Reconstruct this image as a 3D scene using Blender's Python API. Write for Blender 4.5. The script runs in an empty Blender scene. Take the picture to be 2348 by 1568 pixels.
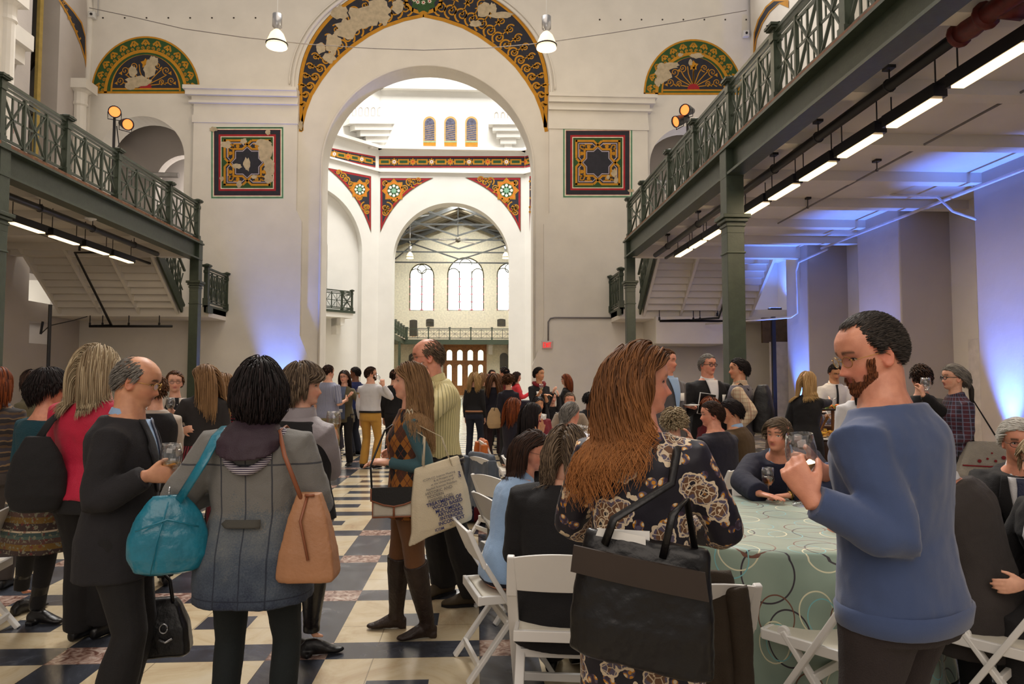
import bpy, math, random
import numpy as np
from mathutils import Vector, Matrix, geometry
from math import sin, cos, pi, radians as R
S = bpy.context.scene
random.seed(7); np.random.seed(7)
# ---------------------------------------------------------------- camera
F = 1600.0
_p = math.atan(84/F); _a = math.atan(81/F*cos(_p))
cf = Vector((sin(_a)*cos(_p), cos(_a)*cos(_p), sin(_p)))
cr = Vector((cos(_a), -sin(_a), 0)); cu = cr.cross(cf)
EYE = Vector((0, 0, 1.6))
cam = bpy.data.objects.new('camera', bpy.data.cameras.new('camera'))
S.collection.objects.link(cam); S.camera = cam
cam.data.sensor_width = 36; cam.data.lens = F/2348*36; cam.data.clip_end = 200; cam.data.clip_start = .05
cam.matrix_world = Matrix.Translation(EYE) @ Matrix((cr, cu, -cf)).transposed().to_4x4()
def ray(x, y): return cf + cr*((x-1174)/F) + cu*((784-y)/F)
def hit(x, y, P, N):
    d = ray(x, y); P = Vector(P); N = Vector(N); return EYE + d*((P-EYE).dot(N)/d.dot(N))
def at(x, y, Y): return hit(x, y, (0, Y, 0), (0, 1, 0))
def atX(x, y, X): return hit(x, y, (X, 0, 0), (1, 0, 0))
def flo(x, y, z=0.0): return hit(x, y, (0, 0, z), (0, 0, 1))
# ---------------------------------------------------------------- view, world, big lights
S.view_settings.view_transform = 'Standard'; S.view_settings.look = 'None'
S.view_settings.exposure = 0.0; S.view_settings.gamma = 1; S.view_settings.use_curve_mapping = False
S.cycles.max_bounces = 6; S.cycles.diffuse_bounces = 3; S.cycles.glossy_bounces = 3; S.cycles.transmission_bounces = 4; S.cycles.transparent_max_bounces = 12
S.cycles.caustics_reflective = False; S.cycles.caustics_refractive = False
S.cycles.sample_clamp_indirect = 4
def lin(c):
    c = [v/255 for v in c[:3]]
    return tuple(v/12.92 if v <= .04045 else ((v+.055)/1.055)**2.4 for v in c) + (1,)
W = bpy.data.worlds.new('daylight'); S.world = W; W.use_nodes = True
W.node_tree.nodes['Background'].inputs[0].default_value = (1, .93, .86, 1)
W.node_tree.nodes['Background'].inputs[1].default_value = .34
def light(name, kind, loc, energy, col=(1, 1, 1), size=1, size_y=None, aim=None, spot=60, blend=.5, shape='RECTANGLE'):
    d = bpy.data.lights.new(name, kind); d.energy = energy; d.color = col
    if kind == 'AREA':
        d.shape = shape; d.size = size
        if size_y: d.size_y = size_y
    elif kind == 'SPOT': d.spot_size = R(spot); d.spot_blend = blend; d.shadow_soft_size = size
    elif kind == 'POINT': d.shadow_soft_size = size
    o = bpy.data.objects.new(name, d); S.collection.objects.link(o); o.location = loc
    if aim is not None: o.rotation_euler = (Vector(aim)-Vector(loc)).to_track_quat('-Z', 'Y').to_euler()
    return o
light('rotunda_skylight', 'AREA', (-1.6, 30, 34), 12500, (1, .97, .93), 13, 12, (-1.6, 30.5, 0))
light('far_hall_skylight', 'AREA', (-1.6, 52, 17), 60000, (1, .98, .9), 10, 22, (-1.6, 52, 0))
light('behind_camera_fill', 'AREA', (-1.0, -3.6, 6.0), 300, (1, .86, .74), 9, 6, (-.5, 10, 1.0))  # unseen fill added behind the camera to brighten faces, no window there
light('nave_skylight', 'AREA', (-1.6, 9, 17), 680, (1, .85, .70), 9, 18, (-1.6, 9, 0))
# ---------------------------------------------------------------- materials
def nt(name):
    m = bpy.data.materials.new(name); m.use_nodes = True
    n = m.node_tree; b = n.nodes['Principled BSDF']; return m, n, b
def node(n, t, **k):
    x = n.nodes.new(t)
    for a, v in k.items():
        if a.startswith('i_'): x.inputs[a[2:].replace('_', ' ')].default_value = v
        elif a[0] == 'I' and a[1:].isdigit(): x.inputs[int(a[1:])].default_value = v
        else: setattr(x, a, v)
    return x
def L(n, a, b): n.links.new(a, b)
def ramp(n, fac, stops, interp='LINEAR'):
    r = node(n, 'ShaderNodeValToRGB'); r.color_ramp.interpolation = interp
    e = r.color_ramp.elements
    e[0].position, e[0].color = stops[0]; e[1].position, e[1].color = stops[1]
    for p, c in stops[2:]:
        q = e.new(p); q.color = c
    L(n, fac, r.inputs[0]); return r.outputs[0]
def mixc(n, fac, a, b):
    m = node(n, 'ShaderNodeMix', data_type='RGBA')
    for i, v in ((0, fac), (6, a), (7, b)):
        if isinstance(v, (tuple, float, int)): m.inputs[i].default_value = v
        else: L(n, v, m.inputs[i])
    return m.outputs[2]
def math_(n, op, a, b=0.0, c=None):
    m = node(n, 'ShaderNodeMath', operation=op)
    for i, v in enumerate((a, b) if c is None else (a, b, c)):
        if isinstance(v, (float, int)): m.inputs[i].default_value = v
        else: L(n, v, m.inputs[i])
    return m.outputs[0]
def coord(n, scale=(1, 1, 1), kind='Object', rot=(0, 0, 0), loc=(0, 0, 0)):
    c = node(n, 'ShaderNodeTexCoord'); mp = node(n, 'ShaderNodeMapping')
    mp.inputs['Scale'].default_value = scale; mp.inputs['Rotation'].default_value = rot; mp.inputs['Location'].default_value = loc
    L(n, c.outputs[kind], mp.inputs[0]); return mp.outputs[0]
def bumpn(n, b, h, st=.3, dist=.02):
    q = node(n, 'ShaderNodeBump'); q.inputs['Strength'].default_value = st; q.inputs['Distance'].default_value = dist
    L(n, h, q.inputs['Height']); L(n, q.outputs[0], b.inputs['Normal'])
_mc = {}
def M(name, col, rough=.6, metal=0, var=.12, vs=6, bump=0, bs=60, sheen=0, emit=0, alpha=None, coat=0):
    if name in _mc: return _mc[name]
    m, n, b = nt(name); c = lin(col)
    b.inputs['Roughness'].default_value = rough; b.inputs['Metallic'].default_value = metal
    b.inputs['Base Color'].default_value = c
    if sheen: b.inputs['Sheen Weight'].default_value = sheen; b.inputs['Sheen Roughness'].default_value = .5
    if coat: b.inputs['Coat Weight'].default_value = coat; b.inputs['Coat Roughness'].default_value = .1
    if var or bump: v = coord(n)
    if var:
        t = node(n, 'ShaderNodeTexNoise', i_Scale=vs, i_Detail=4.0); L(n, v, t.inputs[0])
        lo = tuple(x*(1-var) for x in c[:3])+(1,); hi = tuple(min(1, x*(1+var)) for x in c[:3])+(1,)
        L(n, ramp(n, t.outputs[0], [(.3, lo), (.7, hi)]), b.inputs['Base Color'])
    if bump:
        t2 = node(n, 'ShaderNodeTexNoise', i_Scale=bs, i_Detail=3.0); L(n, v, t2.inputs[0]); bumpn(n, b, t2.outputs[0], bump)
    if emit:
        b.inputs['Emission Color'].default_value = c; b.inputs['Emission Strength'].default_value = emit
    _mc[name] = m; return m
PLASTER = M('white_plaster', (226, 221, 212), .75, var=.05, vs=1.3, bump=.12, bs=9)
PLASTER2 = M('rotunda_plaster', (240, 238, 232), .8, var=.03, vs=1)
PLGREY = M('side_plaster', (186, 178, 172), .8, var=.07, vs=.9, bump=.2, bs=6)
GREEN = M('green_painted_iron', (56, 66, 52), .42, var=.16, vs=9, bump=.08, bs=30)
RUST = M('rusty_edge', (120, 78, 50), .8, var=.4, vs=9)
BLACKPIPE = M('black_pipe_paint', (28, 27, 30), .4)
STEEL = M('galvanised_steel', (190, 190, 192), .3, .8)
OAK = M('varnished_oak', (142, 92, 42), .45, var=.3, vs=5)
NAVY = M('navy_wall_paint', (38, 38, 48), .8, var=.2); GOLD = M('ochre_wall_paint', (190, 132, 22), .8, var=.12)
RED = M('red_wall_paint', (160, 28, 36), .8, var=.1); GRN = M('green_wall_paint', (42, 78, 34), .8, var=.15)
PATCH = M('bare_plaster_patch', (186, 170, 142), .9, var=.15, vs=8); CREAMP = M('cream_wall_paint', (226, 218, 196), .8)
LILAC = M('lilac_wall_paint', (176, 164, 178), .8); ORNG = M('orange_wall_paint', (226, 120, 36), .8); MINT = M('mint_wall_paint', (140, 190, 160), .8)
WHITEP = M('white_wall_paint', (240, 238, 232), .8)
WHITE_RESIN = M('white_resin', (236, 234, 230), .35, var=.02)
LAMP = M('lit_diffuser', (255, 216, 160), emit=3.2, var=0)
WINDAY = M('daylit_pane', (255, 255, 250), emit=3.2, var=0)
def marble(name):
    m, n, b = nt(name); b.inputs['Roughness'].default_value = .22
    geo = node(n, 'ShaderNodeTexCoord'); sep = node(n, 'ShaderNodeSeparateXYZ'); L(n, geo.outputs['Object'], sep.inputs[0])
    X, Y = sep.outputs[0], sep.outputs[1]
    def frac(v, off, per): return math_(n, 'MODULO', math_(n, 'ADD', v, off+per*60), per)
    fx = frac(X, 2.42, 1.22); fy = frac(Y, -4.12, 1.055)
    bx = math_(n, 'LESS_THAN', fx, .34); by = math_(n, 'LESS_THAN', fy, .25)
    def within(v, a, c): return math_(n, 'MULTIPLY', math_(n, 'GREATER_THAN', v, a), math_(n, 'LESS_THAN', v, c))
    sq = math_(n, 'MULTIPLY', within(fx, .62, .95), within(fy, .52, .76))
    both = math_(n, 'MULTIPLY', bx, by); dark = math_(n, 'MAXIMUM', math_(n, 'MAXIMUM', bx, by), sq)
    no = node(n, 'ShaderNodeTexNoise', i_Scale=1.7, i_Detail=9.0, i_Roughness=.65, i_Distortion=1.2); L(n, geo.outputs['Object'], no.inputs[0])
    cream = ramp(n, no.outputs[0], [(.3, lin((176, 150, 116))), (.5, lin((208, 192, 160))), (.75, lin((222, 212, 190)))])
    drk = ramp(n, no.outputs[0], [(.35, lin((40, 42, 48))), (.55, lin((72, 76, 86))), (.68, lin((104, 106, 110)))])
    no2 = node(n, 'ShaderNodeTexNoise', i_Scale=14.0, i_Detail=6.0, i_Distortion=1.5); L(n, geo.outputs['Object'], no2.inputs[0])
    pink = ramp(n, no2.outputs[0], [(.38, lin((116, 82, 72))), (.55, lin((176, 150, 138))), (.7, lin((206, 190, 178)))])
    c = mixc(n, dark, cream, drk); c = mixc(n, both, c, pink)
    br = node(n, 'ShaderNodeTexNoise', i_Scale=.35, i_Detail=1.0); L(n, geo.outputs['Object'], br.inputs[0])
    # slab joints
    jx = math_(n, 'LESS_THAN', frac(X, 2.42, .61), .006); jy = math_(n, 'LESS_THAN', frac(Y, -4.12, .5275), .006)
    c = mixc(n, math_(n, 'MULTIPLY', math_(n, 'MAXIMUM', jx, jy), .55), c, lin((70, 58, 46)))
    L(n, c, b.inputs['Base Color'])
    L(n, ramp(n, no.outputs[0], [(.3, (.28, .28, .28, 1)), (.7, (.14, .14, .14, 1))]), b.inputs['Roughness'])
    bumpn(n, b, no.outputs[0], .06); return m
FLOOR = marble('chequered_marble')
# ---------------------------------------------------------------- mesh builder
def V3(p): return (float(p[0]), float(p[1]), float(p[2]))
class Mb:
    def __init__(s): s.v = []; s.f = []; s.m = []; s.cm = 0
    def face(s, idx): s.f.append(tuple(idx)); s.m.append(s.cm)
    def add(s, vs, fs):
        o = len(s.v); s.v += [V3(p) for p in vs]
        for f in fs: s.face([i+o for i in f])
    def box(s, a, b):
        x0, y0, z0 = a; x1, y1, z1 = b
        s.add([(x0, y0, z0), (x1, y0, z0), (x1, y1, z0), (x0, y1, z0), (x0, y0, z1), (x1, y0, z1), (x1, y1, z1), (x0, y1, z1)],
              [(3, 2, 1, 0), (4, 5, 6, 7), (0, 1, 5, 4), (1, 2, 6, 5), (2, 3, 7, 6), (3, 0, 4, 7)]); return s
    def cbox(s, c, d): return s.box([c[i]-d[i]/2 for i in range(3)], [c[i]+d[i]/2 for i in range(3)])
    def beam(s, a, b, w, h, up=(0, 0, 1), w2=None, h2=None):
        a = Vector(a); b = Vector(b); d = (b-a).normalized(); up = Vector(up)
        if abs(d.dot(up)) > .98: up = Vector((0, 1, 0)) if abs(d.y) < .9 else Vector((1, 0, 0))
        x = d.cross(up).normalized(); z = x.cross(d); w2 = w2 or w; h2 = h2 or h
        vs = [a-x*w/2-z*h/2, a+x*w/2-z*h/2, a+x*w/2+z*h/2, a-x*w/2+z*h/2, b-x*w2/2-z*h2/2, b+x*w2/2-z*h2/2, b+x*w2/2+z*h2/2, b-x*w2/2+z*h2/2]
        s.add(vs, [(3, 2, 1, 0), (4, 5, 6, 7), (0, 1, 5, 4), (1, 2, 6, 5), (2, 3, 7, 6), (3, 0, 4, 7)]); return s
    def rings(s, rs, cap=True, close=True):
        n = len(rs[0]); o = len(s.v)
        for r in rs: s.v += [V3(p) for p in r]
        for i in range(len(rs)-1):
            for j in range(n if close else n-1):
                k = (j+1) % n; s.face((o+i*n+j, o+i*n+k, o+(i+1)*n+k, o+(i+1)*n+j))
        if cap and close:
            s.face([o+j for j in range(n)][::-1]); s.face([o+(len(rs)-1)*n+j for j in range(n)])
        return s
    def tube(s, pts, rad, n=8, cap=True, flat=1.0, up=None):
        pts = [Vector(p) for p in pts]; N = len(pts)
        if not hasattr(rad, '__len__'): rad = [rad]*N
        rs = []; x = None
        for i, p in enumerate(pts):
            d = (pts[min(i+1, N-1)]-pts[max(i-1, 0)])
            d = d.normalized() if d.length > 1e-9 else Vector((0, 0, 1))
            if x is None or up is not None:
                u = Vector(up) if up is not None else (Vector((0, 0, 1)) if abs(d.z) < .9 else Vector((0, 1, 0)))
                x = d.cross(u).normalized()
            else:
                x = (x-d*x.dot(d)); x = x.normalized() if x.length > 1e-6 else d.orthogonal().normalized()
            y = d.cross(x); r = rad[i]
            rs.append([p+x*(cos(2*pi*k/n)*r)+y*(sin(2*pi*k/n)*r*flat) for k in range(n)])
        return s.rings(rs, cap)
    def lathe(s, prof, c=(0, 0, 0), n=24, cap=False, axis=None):
        c = Vector(c); Q = Vector(axis).to_track_quat('Z', 'Y') if axis is not None else None
        rs = []
        for r, z in prof:
            ring = [Vector((r*cos(2*pi*k/n), r*sin(2*pi*k/n), z)) for k in range(n)]
            rs.append([c+(Q @ p if Q else p) for p in ring])
        return s.rings(rs, cap)
    def poly(s, outer, holes=(), to=lambda p, k: (p[0], 0, p[1]), th=0.0):
        loops = [list(outer)]+[list(h) for h in holes]; flat = [p for l in loops for p in l]
        tris = geometry.tessellate_polygon([[Vector((p[0], p[1], 0)) for p in l] for l in loops])
        o = len(s.v); N = len(flat); s.v += [V3(to(p, 0)) for p in flat]
        for t in tris: s.face([o+i for i in t])
        if th:
            s.v += [V3(to(p, th)) for p in flat]
            for t in tris: s.face([o+N+i for i in t[::-1]])
            k = 0
            for l in loops:
                for i in range(len(l)):
                    j = (i+1) % len(l); s.face((o+k+i, o+k+j, o+N+k+j, o+N+k+i))
                k += len(l)
        return s
    def build(s, name, mats, parent=None, smooth=False, bevel=0, **props):
        me = bpy.data.meshes.new(name); me.from_pydata(s.v, [], s.f)
        if not isinstance(mats, (list, tuple)): mats = [mats]
        for m in mats: me.materials.append(m)
        if len(mats) > 1: me.polygons.foreach_set('material_index', s.m)
        if smooth: me.polygons.foreach_set('use_smooth', [True]*len(s.f))
        me.update(); me.validate()
        o = bpy.data.objects.new(name, me); S.collection.objects.link(o)
        if parent: o.parent = parent
        if bevel:
            q = o.modifiers.new('bevel', 'BEVEL'); q.width = bevel; q.segments = 2; q.limit_method = 'ANGLE'
        for k, v in props.items(): o[k] = v
        return o
def thing(name, label, cat, loc=(0, 0, 0), rz=0, group=None):
    o = bpy.data.objects.new(name, None); S.collection.objects.link(o); o.empty_display_size = .1
    o.location = loc; o.rotation_euler = (0, 0, rz); o['label'] = label; o['category'] = cat
    if group: o['group'] = group
    return o
def tag(o, label, cat, group=None):
    o['label'] = label; o['category'] = cat
    if group: o['group'] = group
    return o
def struct(o): o['kind'] = 'structure'; return o
def copy_tree(o, parent=None):
    c = o.copy(); S.collection.objects.link(c)
    if parent is not None:
        c.parent = parent; c.matrix_parent_inverse = o.matrix_parent_inverse.copy()
    for ch in [x for x in bpy.data.objects if x.parent == o] if parent is None else list(o.children): copy_tree(ch, c)
    return c
def arc(cx, cz, r, a0, a1, n=24, rz=None):
    rz = rz or r
    return [(cx+r*cos(a0+(a1-a0)*i/n), cz+rz*sin(a0+(a1-a0)*i/n)) for i in range(n+1)]
def arch_loop(x0, x1, z0, ztop, n=24):
    r = (x1-x0)/2; c = (x0+x1)/2
    return [(x0, z0)]+[(x1, z0)]+arc(c, ztop-r, r, 0, pi, n)
# ================================================================ SETTING
YE = 21.5; XL, XR_ = -11.9, 8.75
struct(Mb().box((-14, -4, -.2), (12, 72, 0)).build('floor', FLOOR))
toY = lambda Y0: (lambda p, k: (p[0], Y0+k, p[1]))
toX = lambda X0, s=1: (lambda p, k: (X0+k*s, p[0], p[1]))
aL = arch_loop(-11.5, -8.95, 5.3, 9.62); aR = arch_loop(5.45, 8.0, 5.3, 9.62)
w = Mb(); w.poly([(-14, 0), (-4.77, 0)]+list(reversed(arc(-1.515, 8.115, 3.255, 0, pi, 48)))+[(1.74, 0), (12, 0), (12, 16), (-14, 16)], [aL, aR], toY(YE), .8)
struct(w.build('wall_end', PLASTER))
# thin rolled edge round the main arch
w = Mb(); w.tube([(-4.80, YE-.02, 0)]+[(-1.515-3.285*cos(a), YE-.02, 8.115+3.285*sin(a)) for a in np.linspace(0, pi, 60)]+[(1.77, YE-.02, 0)], .035, 8)
struct(w.build('trim_arch', PLASTER, smooth=True))
# raised outer arch moulding
w = Mb(); c0 = at(971, 200, YE); rr = at(1258, 200, YE).x-c0.x; rz_ = rr*.875
w.tube([(c0.x-rr-.08, YE-.03, 8.9)]+[(c0.x-(rr+.08)*cos(a), YE-.03, c0.z+(rz_+.08)*sin(a)) for a in np.linspace(0, pi, 70)]+[(c0.x+rr+.08, YE-.03, 9.1)], .05, 8)
w.tube([(c0.x-(rr+.2)*cos(a), YE-.02, c0.z+(rz_+.2)*sin(a)) for a in np.linspace(0, pi, 70)], .03, 8)
struct(w.build('trim_outer_arch', PLASTER, smooth=True))
# niche backs behind the gallery-level arches
for i, (a, b, nm) in enumerate(((-11.9, -8.4, 'wall_passage_left'), (5.0, 8.75, 'wall_passage_right'))):
    w = Mb(); w.box((a-.3, 24.8, 5), (b+.3, 25, 12)); w.box((a-.5, 22.3, 5), (a-.3, 25, 12)); w.box((b+.3, 22.3, 5), (b+.5, 25, 12)); w.box((a-.5, 22.3, 5), (b+.5, 25, 5.2)); w.box((a-.5, 22.3, 11.5), (b+.5, 25, 12))
    cc = (a+b)/2+.45
    w.poly([(a-.3, 5.2), (b+.3, 5.2), (b+.3, 11.5), (a-.3, 11.5)], [arch_loop(cc-.9, cc+1.0, 5.3, 9.0)], toY(23.3), .35)
    w.cm = 1; w.tube([(a+.6, 22.9, 8.2), (cc, 22.9, 8.2)], .09, 10)
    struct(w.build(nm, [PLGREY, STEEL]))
    light('passage_lamp', 'POINT', (cc+.2, 24.2, 8.0), 75, (1, .93, .85), .2)
# pilasters with cornice either side of the arch
def pilaster(sx, nm):
    m = lambda x: x if sx < 0 else (2*-1.64-x)
    w = Mb(); o = [(-8.64, 0), (-4.98, 0), (-4.98, 2.0), (-5.35, 2.9), (-5.35, 6.4), (-5.52, 6.75), (-5.52, 9.4), (-8.64, 9.4)]
    w.poly([(m(x), z) for x, z in o], (), lambda p, k: (p[0], YE-.14+k, p[1]), .14)
    for z0, z1, d in ((9.4, 9.62, .18), (9.62, 9.98, .15), (9.98, 10.05, .26), (10.05, 10.2, .2), (10.2, 10.36, .34), (10.36, 10.47, .4)):
        x0, x1 = sorted((m(-8.62-(d-.12)), m(-5.5))); w.box((x0, YE-d, z0), (x1, YE+.05, z1))
    struct(w.build(nm, PLASTER))
pilaster(-1, 'trim_pilaster_left'); pilaster(1, 'trim_pilaster_right')
# row of anchor holes high on the wall
# ---------------------------------------------------------------- side walls
lo1 = [atX(68, 735, XL), atX(112, 790, XL)]; lo2 = [atX(69, 584, XL), atX(163, 706, XL)]
def rect(a, b): y0, y1 = sorted((a.y, b.y)); z0, z1 = sorted((a.z, b.z)); return [(y0, z0), (y1, z0), (y1, z1), (y0, z1)]
tall = arch_loop(atX(68, 200, XL).y, atX(132, 200, XL).y, 5.25, 13.4)
w = Mb(); w.poly([(-4, 0), (22.3, 0), (22.3, 16), (-4, 16)], [rect(*lo1), rect(*lo2), tall], toX(XL, -1), .6)
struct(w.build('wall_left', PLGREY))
w = Mb(); w.poly([(-4, 0), (22.3, 0), (22.3, 16), (-4, 16)], [arch_loop(18.6, 20.9, 5.25, 12.6)], toX(9.5), .6)
w.box((8.75, -4, 5.25), (9.5, 13.2, 16)); w.box((8.75, 15.4, 5.25), (9.5, 22.3, 16))
struct(w.build('wall_right', PLASTER))
# pilasters under the right gallery (uplit)
for i, (y0, y1) in enumerate(((17.35, 18.6), (13.45, 15.0), (8.6, 11.35), (4.9, 6.6))):
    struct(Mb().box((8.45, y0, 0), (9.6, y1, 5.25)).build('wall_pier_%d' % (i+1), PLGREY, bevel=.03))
# rooms beyond the openings in the left wall
w = Mb(); w.box((-17, 12, -.1), (-16.8, 22, 14)); w.box((-17, 22, -.1), (-12.5, 22.2, 14)); w.box((-17, 12, 4.55), (-12.5, 22, 4.7)); w.box((-17, 11.8, 0), (-12.5, 12, 14)); w.box((-17, 12, 13.6), (-12.5, 22, 13.8))
struct(w.build('wall_side_room', PLGREY))
w = Mb(); w.box((-16.75, 12, 4.75), (-16.7, 22, 14)); w.box((-16.7, 21.9, 4.75), (-12.5, 21.95, 14))
for i in range(5): w.beam((-16.6, 13+2*i, 6), (-12.6, 15+1.5*i, 12), .12, .2); w.beam((-12.6, 14+2*i, 9), (-16.6, 13+2*i, 12), .1, .16)
struct(w.build('wall_side_room_upper', M('painted_gloom_wall', (84, 74, 60), .9, var=.3, vs=1)))  # dark colour puts the gloom of the upper room into lining and beams
light('side_room_lamp', 'POINT', (-14.5, 19.5, 3.9), 160, (1, .95, .85), .3); light('side_room_upper_lamp', 'POINT', (-15, 20.6, 9.0), 5, (1, .95, .85), .3)
w = Mb(); a = lo1[0]; w.box((-12.9, a.y+.2, 3.3), (-12.4, 20.5, 3.36)); w.box((-16.5, 19, 5.3), (-16.4, 21, 5.9))
struct(w.build('trim_side_room', GREEN))
# yellow reveal and tall arch mouldings on left wall
w = Mb(); ty0, ty1 = tall[0][0], tall[1][0]; r = (ty1-ty0)/2
w.tube([(XL-.55, ty0, 5.25)]+[(XL-.55, (ty0+ty1)/2-r*cos(a), 13.4-r+r*sin(a)) for a in np.linspace(0, pi, 30)]+[(XL-.55, ty1, 5.25)], .09, 6)
struct(w.build('trim_tall_arch', M('yellow_reveal_paint', (196, 170, 96), .8)))
for nm, yy in (('trim_big_arch_left', (ty1+.9)),):
    w = Mb(); cy = (ty0+ty1)/2; rb = yy-cy+.55
    pts = [(cy+rb, 5.25)]+[(cy+rb*cos(a), 12.4+rb*1.25*sin(a)) for a in np.linspace(0, pi, 40)]+[(cy-rb, 5.25)]
    w.tube([(XL+.02, p[0], p[1]) for p in pts], .1, 8); struct(w.build(nm, PLASTER, smooth=True))
# engaged column, capital, sloping cornice on left wall; corner column
for cx, cy, r, zt in ((XL+.12, 20.95, .22, 10.4), (-10.9, atX(8, 300, -10.9).y, .2, 10.6)):
    w = Mb(); w.tube([(cx, cy, 5.2), (cx, cy, zt-.75)], r*.8, 12); w.lathe([(r*.8, zt-.75), (r, zt-.7), (r*.85, zt-.6), (r*.9, zt-.35), (r*1.3, zt-.28), (r*1.3, zt), (0, zt)], (cx, cy, 0), 4 if r < .1 else 12)
    w.box((cx-r*1.45, cy-r*1.45, zt-.28), (cx+r*1.45, cy+r*1.45, zt)); struct(w.build('trim_engaged_column_left', PLASTER, smooth=False))
w = Mb(); y1 = atX(8, 300, -10.9).y; w.box((XL, y1-.5, 5.2), (-10.9, y1+.2, 16)); w.box((XL, y1-.2, 10.1), (XL+.35, y1+2.0, 10.5)); w.box((XL, y1-.2, 9.7), (XL+.2, y1+1.9, 10.1))
struct(w.build('wall_pier_left', PLASTER))
# ---------------------------------------------------------------- painted decorations
class Ink(Mb):
    def __init__(s, P, N, ms):
        super().__init__(); s.P = Vector(P); s.N = Vector(N).normalized(); s.ms = ms; s.l = 1
    def mp(s, p): return hit(p[0], p[1], s.P, s.N)+s.N*(.0012*s.l)
    def pen(s, mat, l): s.cm = s.ms.index(mat); s.l = l; return s
    def fill(s, pts, holes=()):
        s.poly(pts, holes, lambda p, k: s.mp(p)); return s
    def line(s, pts, wd):
        n = len(pts); a = []; b = []
        for i, p in enumerate(pts):
            q = pts[min(i+1, n-1)]; o = pts[max(i-1, 0)]; dx, dy = q[0]-o[0], q[1]-o[1]; l = math.hypot(dx, dy) or 1
            w_ = wd[i] if hasattr(wd, '__len__') else wd
            a.append((p[0]-dy/l*w_/2, p[1]+dx/l*w_/2)); b.append((p[0]+dy/l*w_/2, p[1]-dx/l*w_/2))
        o = len(s.v); s.v += [V3(s.mp(p)) for p in a+b]
        for i in range(n-1): s.face((o+i, o+i+1, o+n+i+1, o+n+i))
        return s
    def loop(s, pts, wd): return s.line(list(pts)+[pts[0], pts[1]], wd)
    def disc(s, c, r, n=12, ry=None): return s.fill([(c[0]+r*cos(2*pi*i/n), c[1]+(ry or r)*sin(2*pi*i/n)) for i in range(n)])
    def star(s, c, r, k=8, q=.6, rot=0): return s.fill([(c[0]+r*(1 if i % 2 == 0 else q)*cos(pi*i/k+rot), c[1]+r*(1 if i % 2 == 0 else q)*sin(pi*i/k+rot)) for i in range(2*k)])
    def spiral(s, c, r, a0, turns, wd, sg=1):
        n = int(12*turns)+4
        pts = [(c[0]+r*(1-.85*i/n)*cos(a0+sg*2*pi*turns*i/n), c[1]+r*(1-.85*i/n)*sin(a0+sg*2*pi*turns*i/n)) for i in range(n+1)]
        s.line(pts, [wd*(1-.4*i/n) for i in range(n+1)]); s.disc(pts[-1], wd*.9, 7); return s
    def blob(s, c, r, seed=0, n=14, ry=None):
        rd = random.Random(seed); s.l += .35; return s.fill([(c[0]+r*(.65+.5*rd.random())*cos(2*pi*i/n), c[1]+(ry or r)*(.65+.5*rd.random())*sin(2*pi*i/n)) for i in range(n)])
DM = [NAVY, GOLD, RED, GRN, PATCH, CREAMP, LILAC, ORNG, MINT, WHITEP]
def lerp2(pl, t):
    d = [0]
    for i in range(len(pl)-1): d.append(d[-1]+math.dist(pl[i], pl[i+1]))
    x = t*d[-1]
    for i in range(len(pl)-1):
        if x <= d[i+1] or i == len(pl)-2:
            k = (x-d[i])/(d[i+1]-d[i]); return (pl[i][0]+(pl[i+1][0]-pl[i][0])*k, pl[i][1]+(pl[i+1][1]-pl[i][1])*k)
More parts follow.
